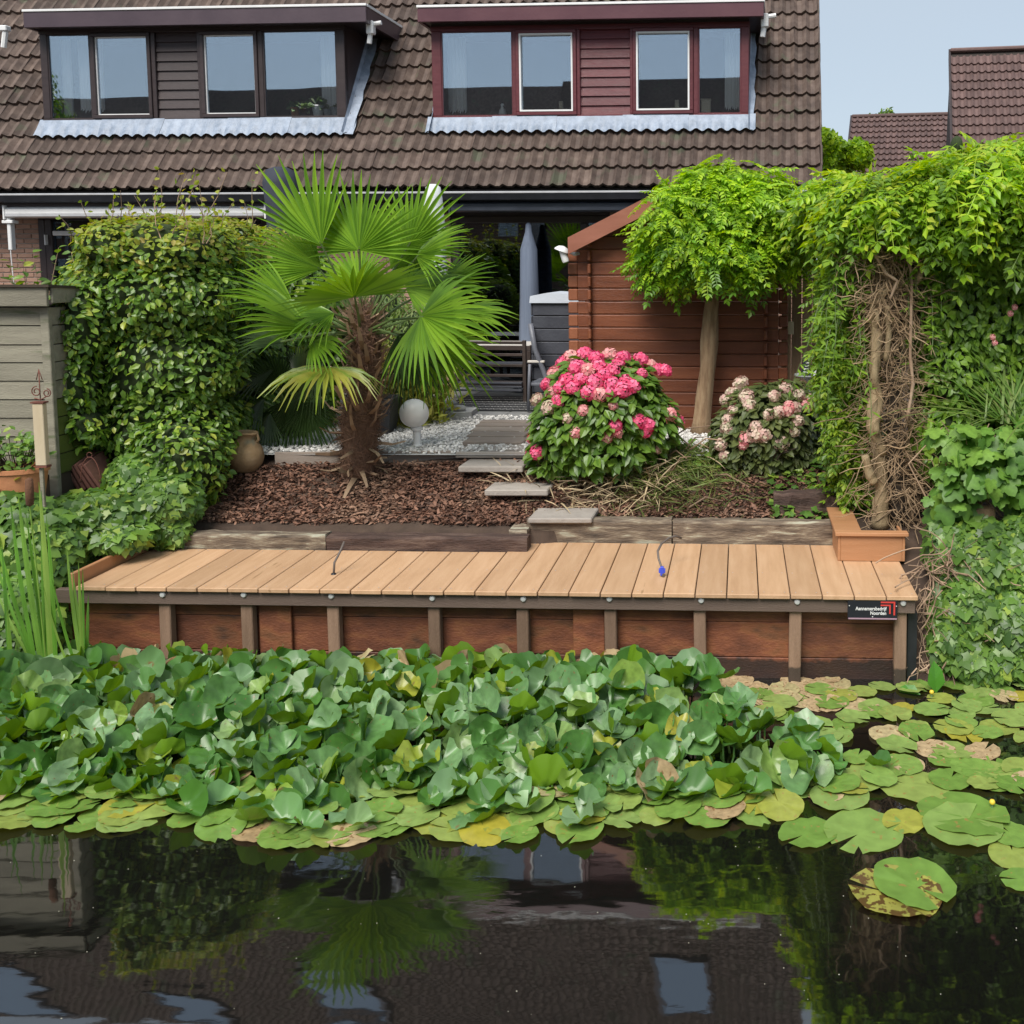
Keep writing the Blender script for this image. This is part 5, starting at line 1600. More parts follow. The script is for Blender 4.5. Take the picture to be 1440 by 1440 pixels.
cr_ = P(405, 600, PY)
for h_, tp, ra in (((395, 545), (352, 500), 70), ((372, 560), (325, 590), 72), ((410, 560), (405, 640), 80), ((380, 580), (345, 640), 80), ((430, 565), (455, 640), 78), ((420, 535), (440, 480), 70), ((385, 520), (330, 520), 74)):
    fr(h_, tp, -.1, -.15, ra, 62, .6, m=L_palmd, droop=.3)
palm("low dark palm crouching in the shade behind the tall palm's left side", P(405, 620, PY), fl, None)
PY = PYs
# shrubs filling the space behind the palm
bl = blobs_px([(385, 520, 58, 90, 9.7, .5), (440, 450, 55, 95, 10.2, .5), (345, 590, 45, 50, 9.2, .4), (430, 565, 40, 45, 10.0, .4)])
ivy("laurel_shrub", "dense green shrub behind the palm's left fronds", bl, 5200, (.05, .09), core=.8, m=L_hedge, cat="shrub", shape=LEAF)

# ------------------------------------------------------------------ bamboo in a black pot, globe lamp, white stones
M_potb = mat("black_planter", [(.022, .024, .028), (.035, .037, .042)], rough=.5)
q_ = Z(532, 607, 1.12)
t = thing("black_planter", "square black planter behind the palm trunk", "planter", q_, 0)
k = q_.y / FPX
g = Geo(); hp = 50 * k; w1, w2 = 20 * k, 27 * k
def fr4(w, z): return [(-w, -w, z), (w, -w, z), (w, w, z), (-w, w, z)]
v = fr4(w1, 0) + fr4(w2, hp - .04) + fr4(w2 * 1.08, hp - .04) + fr4(w2 * 1.08, hp) + fr4(w2 * .95, hp) + fr4(w2 * .93, hp - .05)
f = []
for lv in range(5):
    for i in range(4): f.append((lv * 4 + i, lv * 4 + (i + 1) % 4, (lv + 1) * 4 + (i + 1) % 4, (lv + 1) * 4 + i))
f += [(3, 2, 1, 0), (20, 21, 22, 23)]
g.add(v, f); part("pot", g, M_potb, t, local=True)
L_bam = leafmat("bamboo_leaf", [(.20, .24, .04), (.30, .32, .06), (.40, .38, .09)], rough=.5, trans=.4)
t = thing("yellow_grass", "clump of yellow-green ornamental grass behind the globe lamp", "ornamental grass", Z(570, 600, 1.12))
N = 3600; c0 = Z(568, 596, 1.12)
pos = np.array(c0) + rng.normal(size=(N, 3)) * (.20, .2, 0) + np.array([0, .1, 0]) + np.stack([np.zeros(N), np.zeros(N), rng.uniform(0, .75, N)], 1)
part("leaves", Geo().scatter(LANCE, pos, rng.normal(size=(N, 3)) + (0, -.4, .4), rng.normal(size=(N, 3)) * .6 + (0, 0, .7), rng.uniform(.07, .16, N)), L_bam, t, kind="stuff")
M_globe = mat("white_globe", [(.78, .77, .74), (.82, .81, .78)], scale=2, rough=.35, bump=0)
q_ = Z(587, 627, 1.12); k = q_.y / FPX
t = thing("globe_lamp", "white globe lamp on a short white post in the gravel", "lamp", q_, 0)
g = Geo(); g.lathe([(7 * k, 0), (6.5 * k, 2 * k), (5.5 * k, 3 * k), (5.5 * k, 22 * k), (8.5 * k, 23 * k), (8.5 * k, 27 * k), (5 * k, 29 * k)], 20, M=Matrix.Translation((0, 0, 0))); part("post", g, M_white, t, local=True, smooth=40)
g = Geo(); g.lathe([(max(.002, 20.5 * k * math.sin(a)), 47 * k - 20.5 * k * math.cos(a)) for a in np.linspace(.02, math.pi - .02, 22)], 36, M=Matrix.Translation((-3.5 * k, 0, 0))); part("globe", g, M_globe, t, local=True, smooth=True)
q_ = Z(632, 588, 1.12); k = q_.y / FPX
t = thing("concrete_slab", "pale chamfered slab lying on the gravel beside the patio", "slab", q_, ANG)
g = Geo(); g.prism([(-28 * k, 0), (22 * k, 0), (28 * k, .10), (24 * k, .42), (-24 * k, .42), (-30 * k, .3)], 0, .055, axis='z'); part("slab", g, mat("pale_concrete", [(.38, .38, .36), (.5, .5, .48)], rough=.85), t, local=True)
SL = ["white stone at the near left of the heap on the pale slab", "white stone at the near middle of the heap on the pale slab", "white stone at the near right of the heap on the pale slab", "white stone at the back left of the heap on the pale slab", "white stone on top of the heap on the pale slab", "white stone at the heap's far right, closest to the rug"]
for i, (px, py) in enumerate(((616, 580), (628, 577), (640, 576), (622, 572), (634, 570), (646, 578))):
    q_ = Z(px, py, 1.175); r_ = random.uniform(.035, .06)
    v, f = OCT
    bmx = bmesh.new(); bmesh.ops.create_icosphere(bmx, subdivisions=2, radius=r_)
    rs = random.Random(i); vv = [tuple(Vector((p.co.x * 1.3, p.co.y, p.co.z * .7)) * rs.uniform(.85, 1.12) + q_ + Vector((0, 0, r_ * .55))) for p in bmx.verts]; ff = [tuple(v_.index for v_ in p.verts) for p in bmx.faces]; bmx.free()
    solo("white_stone", Geo().add(vv, ff), M_gravbase, SL[i], "stone", "white stones on the slab", smooth=True)

# ------------------------------------------------------------------ covered parasols
def parasol(name, label, px, pyt, pyb, Y, wt, wm, wb, m, cat="parasol", pole=True):
    a = P(px, pyt, Y); b = P(px, pyb, Y); k = Y / FPX; H_ = a.z - b.z
    t = thing(name, label, cat, (a.x, Y, 1.13), 0)
    z0 = b.z - 1.13
    n = 18; v, f = [], []
    lv = [(0, wb), (.12, wb * 1.15), (.45, wm), (.8, wm * .92), (.93, wt), (.985, wt * .8), (1, wt * .35)]
    for z_, w in lv:
        for i in range(n):
            an = 6.283 * i / n; rr = w * k * (1 + .05 * math.cos(an * 6 + z_ * 2)); v.append((rr * math.cos(an), rr * math.sin(an), z0 + H_ * z_))
    for j in range(len(lv) - 1):
        for i in range(n): f.append((j * n + i, j * n + (i + 1) % n, (j + 1) * n + (i + 1) % n, (j + 1) * n + i))
    f += [tuple(range(n - 1, -1, -1)), tuple((len(lv) - 1) * n + i for i in range(n))]
    part("cover", Geo().add(v, f), m, t, local=True, smooth=True)
    g = Geo(); g.tube([(0, 0, 0), (0, 0, z0 + .05)], .025, 10); part("pole", g, M_slate, t, local=True, smooth=60)
    g = Geo(); g.lathe([(.22, 0), (.22, .03), (.05, .06), (.04, .1)], 24); part("base", g, M_slate, t, local=True, smooth=40)
    return t
M_wfab = mat("white_cover_fabric", [(.62, .66, .66), (.74, .77, .77)], scale=4, rough=.85, bump=.4, bscale=12)
M_bfab = mat("navy_cover_fabric", [(.022, .026, .040), (.04, .046, .066)], scale=4, rough=.8, bump=.4, bscale=12)
parasol("covered_parasol", "closed parasol in a white cover behind the palm's right fronds", 609, 259, 540, 10.9, 13, 17, 11, M_wfab)
parasol("covered_parasol", "closed parasol in a dark navy cover behind the palm's topmost left fan", 394, 235, 560, 11.2, 24, 22, 16, M_bfab)
vv = HF.y(742, 315, WALLY - .35); Yp = hw(vv).y  # solid shape added in place of a reflection in the door glass
parasol("parasol_reflection", "pale blue parasol shape added for the reflection in the dark sliding door", 743, 313, 500, Yp, 5, 13, 13, M_curt2)

# ------------------------------------------------------------------ terrace furniture
M_frame = mat("charcoal_aluminium", [(.05, .052, .065), (.075, .08, .095)], rough=.4)
M_lslat = mat("pale_grey_slat", [(.55, .51, .46), (.68, .64, .58)], scale=3, rough=.6, stretch=(.8, 6, 6), rand=.1)
M_dslat = mat("brown_black_slat", [(.040, .028, .024), (.07, .05, .042)], scale=3, rough=.5, rand=.15)
M_rugb = mat("rug_black", [(.02, .02, .022), (.03, .03, .032)], rough=.95); M_rugw = mat("rug_white", [(.5, .5, .48), (.58, .58, .55)], rough=.95)
a = Z(612, 577, 1.13); b = Z(752, 577, 1.13); c_ = Z(680, 558, 1.13)
t = thing("outdoor_rug", "flat black outdoor rug with white zigzag lines under the slatted table", "rug", a, ANG)
w, d_ = (b - a).length, c_.y - a.y
g = Geo(); g.box(0, w, 0, d_, 0, .010); part("rug_base", g, M_rugb, t, local=True)
g = Geo()
for r_ in range(6):
    for i in range(int(w / .07)):
        y0_ = .03 + r_ * d_ / 6; x_ = i * .07; s_ = .045
        for (xa_, ya_, xb_, yb_2) in ((x_, y0_, x_ + .035, y0_ + s_), (x_ + .035, y0_ + s_, x_ + .07, y0_)):
            g.add([(xa_, ya_, .014), (xa_ + .018, ya_, .014), (xb_ + .018, yb_2, .014), (xb_, yb_2, .014)], [(0, 1, 2, 3)])
part("zigzag", g, M_rugw, t, local=True)
def slat_table(label, px0, px1, pyt, Y, depth, group=None):
    a = P(px0, pyt, Y); b = P(px1, pyt, Y); h_ = a.z - 1.14; w = b.x - a.x
    t = thing("garden_table", label, "table", (a.x, Y, 1.14), ANG)
    n = 7; me = mesh_of("slat", Geo().box(.03, w - .03, 0, depth / n - .012, h_ - .025, h_, c=.004), M_lslat)
    for i in range(n): place("slat", me, Matrix.Translation((0, .03 + i * (depth - .06) / n, 0)), t)
    g = Geo(); g.box(0, w, 0, .028, h_ - .05, h_ + .004, c=.004); g.box(0, w, depth - .028, depth, h_ - .05, h_ + .004, c=.004); g.box(0, .028, .03, depth - .03, h_ - .05, h_ + .003); g.box(w - .028, w, .03, depth - .03, h_ - .05, h_ + .003); part("frame", g, M_dslat, t, local=True)
    ml = mesh_of("leg", Geo().box(0, .05, 0, .05, 0, h_ - .052, c=.005), M_dslat)
    for x_, y_ in ((0, 0), (w - .05, 0), (0, depth - .05), (w - .05, depth - .05)): place("leg", ml, Matrix.Translation((x_, y_, 0)), t)
bl = blobs_px([(585, 470, 40, 45, 10.7, .3), (560, 520, 35, 40, 10.6, .3), (540, 440, 35, 40, 11.0, .3)])
ivy("bamboo_shrub", "light green shrub behind the palm trunk and the yellow grass", bl, 2600, (.05, .09), core=.7, m=L_shrub, cat="shrub", shape=LANCE)
slat_table("slatted garden table with pale top on the zigzag rug, behind the slatted bench", 610, 748, 486, 12.05, .8)
a = P(618, 550, 11.75); b = P(742, 550, 11.75); w = b.x - a.x
t = thing("garden_bench", "dark slatted bench with its back towards the water, before the table", "bench", (a.x, 11.75, 1.14), ANG)
me = mesh_of("back_slat", Geo().box(.04, w - .04, 0, .022, 0, .032, c=.004), M_dslat)
for py in (481, 498, 513, 527): place("back_slat", me, Matrix.Translation((0, 0, P(680, py, 11.75).z - 1.16)), t)
me = mesh_of("seat_slat", Geo().box(.04, w - .04, 0, .05, 0, .022, c=.004), M_frame)
for i in range(6): place("seat_slat", me, Matrix.Translation((0, .04 + i * .062, .40)), t)
for py in (536, 541, 546): place("seat_slat", me, Matrix.Translation((0, -.04 - .001 * py % .01, P(680, py, 11.7).z - 1.17)), t)
for x_ in (0, w - .04):
    g = Geo(); g.box(x_, x_ + .04, 0, .04, 0, P(680, 478, 11.75).z - 1.14, c=.005); g.box(x_, x_ + .04, .38, .42, 0, .40, c=.005); g.box(x_, x_ + .04, .041, .38, .36, .40); part("side_frame", g, M_dslat, t, local=True)
M_chair = mat("grey_chair_frame", [(.12, .125, .15), (.17, .18, .21)], rough=.45)
# chair
Y = 10.95
a = P(743, 577, Y)
t = thing("garden_chair", "grey high-backed garden chair beside the dark cabinet", "chair", (a.x, Y, 1.13), ANG)
I_ = WM[t.name].inverted()
def cp(px, py, dy): return I_ @ P(px, py, Y + dy)
for dy, nm in ((0, 0), (.5, 1)):
    g = Geo(); g.tube([cp(746, 455, dy), cp(752, 490, dy), cp(764, 520, dy), cp(772, 545, dy), cp(776, 578, dy)], .028, 8); part("back_leg", g, M_chair, t, local=True, smooth=True)
    g = Geo(); g.tube([cp(743, 579, dy), cp(744, 540, dy), cp(745, 512, dy)], .017, 8); part("front_leg", g, M_chair, t, local=True, smooth=True)
    g = Geo(); q0, q1_ = cp(742, 510, dy), cp(766, 507, dy); g.add(cbox((q1_ - q0).length, .045, .025, .006)[0] + np.array((q0 + q1_) / 2), cbox(1, 1, 1, .1)[1]); part("armrest", g, M_lslat, t, local=True)
g = Geo(); q0, q1_ = cp(747, 460, .02), cp(770, 540, .02)
v = [cp(747, 458, .03), cp(747, 458, .47), cp(754, 492, .47), cp(754, 492, .03), cp(766, 524, .47), cp(766, 524, .03), cp(772, 545, .47), cp(772, 545, .03)]
v2 = [Vector(p) + Vector((.012, 0, 0)) for p in v]
g.add([tuple(p) for p in v + v2], [(0, 1, 2, 3), (3, 2, 4, 5), (5, 4, 6, 7), (8, 11, 10, 9), (11, 13, 12, 10), (13, 15, 14, 12)]); part("backrest", g, M_chair, t, local=True)
g = Geo(); q0, q1_ = cp(744, 540, 0), cp(774, 543, 0); g.box(q0.x, q1_.x, 0.01, .49, q0.z - .02, q0.z + .01, c=.005); part("seat", g, M_chair, t, local=True)
# cabinet
a = P(751, 566, 11.5); b = P(822, 566, 11.5); tp_ = P(780, 426, 11.5)
t = thing("storage_cabinet", "tall charcoal storage cabinet with grooved front and pale lid beside the log cabin", "cabinet", (a.x, 11.5, 1.13), ANG)
w, h_ = b.x - a.x, tp_.z - 1.13
g = Geo(); g.box(.01, w - .01, .02, .65, 0, h_); part("body", g, M_black, t, local=True)
nbd = 8
for i in range(nbd):
    g = Geo(); g.box(.0, w, 0, .022, i * h_ / nbd + .004, (i + 1) * h_ / nbd - .004, c=.006); part("board", g, M_frame, t, local=True)
    g = Geo(); g.box(-.022, -.001, .0, .66, i * h_ / nbd + .004, (i + 1) * h_ / nbd - .004, c=.006); part("board", g, M_frame, t, local=True)
g = Geo(); g.prism([(-.03, 0), (w + .03, 0), (w + .02, .09), (w * .3, .11), (-.02, .075)], -.03, .69, axis='y', M=Matrix.Translation((0, 0, h_ + .001))); part("lid", g, mat("pale_blue_lid", [(.50, .54, .60), (.58, .62, .68)], rough=.5), t, local=True)

# ------------------------------------------------------------------ log cabin shed
M_cab = mat("red_brown_log", [(.115, .031, .011), (.165, .046, .016), (.215, .066, .024)], scale=2.2, rough=.5, rand=.16, bump=.35, stretch=(.7, 6, 6))
M_cabe = mat("orange_brown_log", [(.20, .065, .028), (.28, .095, .042)], scale=3, rough=.55, rand=.15, bump=.3)
M_barge = mat("bargeboard_brown", [(.24, .085, .05), (.32, .12, .075)], scale=2, rough=.5, rand=.05, bump=.2, stretch=(1, 6, 6))
o_ = Z(818, 601, 1.12)
CF = Frame(o_.x, o_.y, 0, ANG)
cab = thing("log_cabin_shed", "red-brown log cabin garden shed with overlapping corner logs", "garden shed", o_, ANG)
cab.matrix_basis = Matrix.Translation((o_.x, o_.y, 0)) @ Matrix.Rotation(R(ANG), 4, 'Z'); WM[cab.name] = cab.matrix_basis.copy()
cx1 = CF.y(1091, 560, 0).x
zwl = CF.y(818, 345, 0).z
hb_ = .1235
nlog = int((zwl - 1.1) / hb_) + 1
zrg = CF.y(958, 262, 0).z; xm = CF.y(958, 262, 0).x
xm = cx1 * .5
def roofz(x): return zwl + (zrg - zwl) * (1 - abs(x - xm) / (xm + .12))
k = 0; z_ = 1.10
while z_ < zrg - .05:
    xa_, xb_ = -.02, cx1 + .02
    if z_ + hb_ > zwl:
        fr_ = min(1, (z_ + hb_ * .5 - zwl) / (zrg - zwl)); hwid = (xm + .1) * (1 - fr_); xa_, xb_ = xm - hwid, xm + hwid
    if xb_ - xa_ > .1:
        g = Geo(); g.prism([(0, z_), (-.006, z_ + .003), (-.011, z_ + .009), (-.012, z_ + hb_ - .012), (-.008, z_ + hb_ - .005), (0, z_ + hb_ - .003), (.04, z_ + hb_ - .003), (.04, z_)], xa_, xb_, axis='x'); part("log_board", g, M_cab, cab, local=True)
    z_ += hb_; k += 1
for xs_ in (0.10, cx1 - .10):
    for i in range(nlog):
        z_ = 1.10 + i * hb_ + hb_ * .5
        g = Geo(); g.box(xs_ - .016, xs_ + .016, -.085, -.0135, z_ - hb_ * .36, z_ + hb_ * .36, c=.007); part("log_end", g, M_cab, cab, local=True)
for i in range(nlog):
    z_ = 1.10 + i * hb_
    g = Geo(); g.box(-.115, -.0205, -.011, .035, z_ + .006, z_ + hb_ - .006, c=.010); part("log_end", g, M_cabe, cab, local=True)
    g = Geo(); g.box(cx1 + .0205, cx1 + .11, -.011, .035, z_ + .006, z_ + hb_ - .006, c=.010); part("log_end", g, M_cab, cab, local=True)
    g = Geo(); g.box(.08, .12, .042, 2.0, z_ + .002, z_ + hb_ - .002, c=.006); part("side_log", g, M_cab, cab, local=True)
    g = Geo(); g.box(cx1 - .12, cx1 - .08, .042, 2.0, z_ + .002, z_ + hb_ - .002, c=.006); part("side_log", g, M_cab, cab, local=True)
bl0 = CF.y(799, 334, -.18); br0 = CF.y(956, 254, -.18)
sl = (br0.z - bl0.z) / (br0.x - bl0.x)
xr2 = 2 * xm - bl0.x; zt_ = bl0.z + sl * (xm - bl0.x)
bh = .155
for xa_, xb_, za_, zb_ in ((bl0.x, xm - .002, bl0.z, zt_), (xm + .002, xr2, zt_, bl0.z)):
    g = Geo(); g.prism([(xa_, za_ - bh), (xb_, zb_ - bh), (xb_, zb_), (xa_, za_)], -.20, -.175, axis='y'); part("bargeboard", g, M_barge, cab, local=True)
    g = Geo(); g.prism([(xa_, za_ - .02), (xb_, zb_ - .02), (xb_, zb_ + .004), (xa_, za_ + .004)], -.174, 2.2, axis='y'); part("roof_slope", g, M_underroof, cab, local=True)
# floodlight
fo = CF.y(797, 352, -.10)
t = thing("security_light", "small white security light with a round shade under the shed's roof corner", "light", CF.M @ fo, ANG)
g = Geo(); g.lathe([(.03, 0), (.034, .02), (.03, .12), (.012, .13)], 16, M=Matrix.Translation((0, -.04, -.11)) @ Matrix.Rotation(R(-18), 4, 'Y')); part("lamp_body", g, M_white, t, local=True, smooth=40)
g = Geo(); g.lathe([(.075, -.03), (.072, -.018), (.045, .01), (.01, .02)], 20, M=Matrix.Translation((-.03, -.03, .02)) @ Matrix.Rotation(R(20), 4, 'Y')); part("lamp_shade", g, M_white, t, local=True, smooth=40)
g = Geo(); g.tube([(0, -.02, 0), (.05, .02, -.03), (.10, .08, -.03)], .015, 8); g.lathe([(.02, 0), (.022, .02), (.01, .03)], 12, M=Matrix.Translation((.08, -.01, -.05))); part("bracket", g, M_alu, t, local=True, smooth=40)

# ------------------------------------------------------------------ fence panel and zinc dish
M_fence = mat("impregnated_pine", [(.24, .15, .085), (.34, .22, .13), (.40, .28, .17)], scale=3, rough=.75, rand=.2, bump=.4, stretch=(6, 6, .8))
Y = 10.0
t = thing("board_fence", "tall brown board fence beside the log cabin's right corner", "fence", P(1130, 600, Y), 0)
for i in range(9):
    xa_ = P(1099 + i * 14.5, 500, Y).x; xb_ = P(1099 + (i + 1) * 14.5 - 1.2, 500, Y).x
    g = Geo(); g.box(xa_, xb_, Y + (.02 if i % 2 else 0), Y + .022 + (.02 if i % 2 else 0), 1.05, P(1130, 372, Y).z, c=.004); part("board", g, M_fence, t)
g = Geo(); g.box(P(1107, 440, Y).x, P(1116, 440, Y).x, Y - .03, Y - .001, P(1110, 470, Y).z, P(1110, 452, Y).z, c=.004); part("latch", g, M_pale, t)
q_ = P(1139, 528, 9.3); k = 9.3 / FPX
t = thing("bird_bath", "grey dish with a black-and-white striped ornament between fence and wisteria", "bird bath", (q_.x, q_.y, 1.1))
g = Geo(); hz_ = q_.z - 1.1; g.lathe([(.07, 0), (.05, .04), (.022, .1), (.02, hz_ - .06), (.06, hz_ - .03), (22 * k, hz_), (22 * k, hz_ + .012), (18 * k, hz_ - .0), (.01, hz_ - .02)], 28); part("dish", g, M_grey, t, local=True, smooth=40)
def wedge(dx_, m, h1):
    g = Geo(); g.prism([(dx_ - 7 * k, 0), (dx_ + 7 * k, 0), (dx_ + 5 * k, h1 * .4), (dx_ - 1 * k, h1), (dx_ - 4 * k, h1 * .8)], -.02, .02, axis='y', M=Matrix.Translation((0, 0, hz_))); return g
part("ornament", wedge(-6 * k, None, 28 * k), M_slate, t, local=True); part("ornament", wedge(8 * k, None, 24 * k), M_white, t, local=True)
g = Geo()
for i in range(4): g.box(-10 * k + i * 1.2 * k, -3 * k + i * .6 * k, -.024, -.021, hz_ + (4 + i * 4.5) * k, hz_ + (6 + i * 4.5) * k)
part("white_stripe", g, M_white, t, local=True)
# ------------------------------------------------------------------ robinia
Y = 9.67; k = Y / FPX
tb = Z(988, 613, 1.1)
t = thing("globe_robinia", "pale-trunked robinia with a round bright green crown before the log cabin", "tree", tb)
g = Geo()
pts = [P(px, py, Y) for px, py in ((986, 616), (988, 590), (990, 560), (995, 520), (997, 480), (1000, 440), (1003, 405), (1004, 370))]
g.tube(pts, [15 * k, 13 * k, 12 * k, 11.5 * k, 11 * k, 10 * k, 9 * k, 8 * k], 14)
for j in range(len(g.V[0])): g.V[0][j] += rng.normal(size=3) * .009
part("trunk", g, M_bark, t, smooth=True)
c0 = P(1004, 385, Y)
lims = []
for i in range(16):
    an = i * 2.4; el = rng.uniform(.1, 1.3)
    d = Vector((math.cos(an) * math.cos(el), math.sin(an) * math.cos(el), math.sin(el) * .9))
    L = rng.uniform(.45, .62); q_ = c0 + d * L
    g = Geo(); g.tube([c0 - Vector((0, 0, .05)), c0 + d * L * .5 + Vector((0, 0, .04)), q_], [.03, .018, .006], 6); part("limb", g, M_bark, t, smooth=True)
cl = []
lob = [(a_, b_, c_ * .9, d_ * .92, e_) for a_, b_, c_, d_, e_ in [(1008, 300, 62, 70, 0), (950, 305, 50, 55, -.2), (935, 360, 42, 38, -.1), (1070, 290, 52, 48, -.1), (1100, 345, 45, 42, 0), (1010, 250, 55, 32, 0), (1015, 355, 58, 40, -.3), (975, 345, 45, 35, -.35),
       (1060, 355, 42, 36, -.25), (1005, 310, 70, 60, .45), (960, 262, 35, 25, -.1), (1075, 255, 38, 22, 0), (915, 340, 28, 24, 0), (1108, 300, 28, 28, .1), (1040, 240, 30, 18, 0)]]
bl = blobs_px([(a, b, c, d, Y + e, min(c, d) * k * 1.15) for a, b, c, d, e in lob])
CT = [compound(8, b_, s_, w=.13, ll=.25) for s_, b_ in enumerate((.15, .3, .45, .6))]
p_, n_ = blob_points(bl, 1900, .16)
hi = ((p_[:, 2] - P(1000, 365, Y).z) + rng.normal(size=len(p_)) * .2) > 0.0  # brighter upper leaves: new growth, with light on the crown put into the colour
for nm, msk, m in (("bright_young_leaves", hi, L_rob), ("leaves", ~hi, L_robd)):
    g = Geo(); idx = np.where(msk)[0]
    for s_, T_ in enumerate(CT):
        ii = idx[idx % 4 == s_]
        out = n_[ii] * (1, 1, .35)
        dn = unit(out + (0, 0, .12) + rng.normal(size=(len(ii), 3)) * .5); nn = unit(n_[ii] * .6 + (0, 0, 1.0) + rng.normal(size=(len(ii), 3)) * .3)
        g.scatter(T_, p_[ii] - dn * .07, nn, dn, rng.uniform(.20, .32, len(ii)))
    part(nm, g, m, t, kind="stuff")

# ------------------------------------------------------------------ hydrangeas
FLO = []
for sd in range(3):
    r = np.random.default_rng(sd); g = Geo()
    N = 46; i = np.arange(N) + .5; ph = np.arccos(1 - 1.5 * i / N); th = math.pi * (1 + 5 ** .5) * i
    d = np.stack([np.cos(th) * np.sin(ph), np.sin(th) * np.sin(ph), np.cos(ph)], 1)
    pt = d * (1, 1, .8) * (.86 + r.uniform(-.07, .07, (N, 1)))
    FLR = (np.array([(0, 0, 0)] + [(math.cos(a) * rr, math.sin(a) * rr, zz) for a, rr, zz in [(j * math.pi / 4, (1.0 if j % 2 == 0 else .78), (.10 if j % 2 == 0 else .02)) for j in range(8)]]) * 1.0, [(0, j + 1, (j + 1) % 8 + 1) for j in range(8)])
    g.scatter(FLR, pt, d + r.normal(size=(N, 3)) * .25, r.normal(size=(N, 3)), r.uniform(.24, .32, N))
    FLO.append(g)
def flowermat(nm, cols, tint=None): return leafmat(nm, cols, rough=.6, trans=.2, vary=.25, noise=9, tint=tint)
F_pink = flowermat("hot_pink_floret", [(.74, .06, .16), (.80, .12, .26), (.84, .24, .36)])
F_mid = flowermat("fading_pink_floret", [(.68, .20, .22), (.74, .34, .34), (.66, .42, .36)])
F_pale = flowermat("faded_floret", [(.52, .32, .27), (.64, .44, .38), (.66, .54, .42), (.44, .42, .26)])
def hydrangea(label, base, bl, heads, mats_, leafm, nleaf, lsz, group):
    t = thing("hydrangea", label, "hydrangea", base, 0, group)
    part("stems", core_geo(bl, .72), M_core, t, smooth=True, kind="stuff")  # solid dark core, inner shade of the bush painted in its colour
    g = Geo()
    for j in range(9):
        an = rng.uniform(0, 6.28); e = Vector((math.cos(an) * .5, math.sin(an) * .35, rng.uniform(.35, .7)))
        g.tube([Vector(base) + e * .1, Vector(base) + e * .4 + Vector((0, 0, .05)), Vector(base) + e * .6], [.008, .006, .004], 5)
    part("twigs", g, M_dtwig, t, kind="stuff")
    p_, n_ = blob_points(bl, nleaf, .12, front=.8)
    nn = unit(n_ * .7 + (0, -.2, .8) + rng.normal(size=p_.shape) * .3); dn = unit(n_ * (1, 1, .2) + (0, 0, -.25) + rng.normal(size=p_.shape) * .5)
    sz = rng.uniform(lsz[0], lsz[1], len(p_))
    order = np.argsort(p_[:, 1]); near = set(order[:230].tolist())
    lm = leaf_me(LEAF, leafm); I_ = WM[t.name].inverted()
    msk = np.ones(len(p_), bool)
    for i in near:
        msk[i] = False
        z_ = nn[i]; y_ = unit(dn[i] - z_ * np.dot(z_, dn[i])); x_ = np.cross(y_, z_)
        A = np.eye(4); A[:3, 0] = x_ * sz[i]; A[:3, 1] = y_ * sz[i]; A[:3, 2] = z_ * sz[i]; A[:3, 3] = p_[i]
        place("leaf", lm, I_ @ Matrix(A.tolist()), t)
    part("leaves", Geo().scatter(LEAF, p_[msk], nn[msk], dn[msk], sz[msk]), leafm, t, kind="stuff")
    fm = {}
    for (px, py, r_, mi) in heads:
        # drop the head on the bush's outline nearest the viewer
        d = ray(px, py); best = None
        for c, rr in bl:
            o = (np.array(EYE) - c) / rr; dd = np.array(d) / rr
            a_ = dd @ dd; b_ = 2 * o @ dd; c_ = o @ o - 1.06; q = b_ * b_ - 4 * a_ * c_
            if q > 0:
                s_ = (-b_ - math.sqrt(q)) / (2 * a_)
                if best is None or s_ < best: best = s_
        if best is None:
            yy = min(c[1] for c, _ in bl) + .25; pos = P(px, py, yy)
        else: pos = EYE + d * best
        v_ = random.randrange(3)
        if (v_, mi) not in fm: fm[(v_, mi)] = mesh_of("flower_head", FLO[v_], mats_[mi])
        k_ = pos.y / FPX * r_
        c = np.mean([b[0] for b in bl], 0); od = (Vector(pos) - Vector(c)); od.y -= .25; od.z += .25; od.normalize()
        place("flower_head", fm[(v_, mi)], I_ @ Matrix.Translation(pos) @ od.to_track_quat('Z', 'Y').to_matrix().to_4x4() @ Matrix.Rotation(random.uniform(0, 6), 4, 'Z') @ Matrix.Scale(k_, 4), t)
Y = 8.55
bl = blobs_px([(850, 575, 82, 68, Y, .42), (800, 600, 48, 52, Y - .1, .32), (905, 595, 45, 48, Y, .3), (845, 625, 78, 40, Y - .05, .36), (850, 540, 70, 42, Y + .05, .34), (775, 640, 26, 26, Y - .15, .2)])
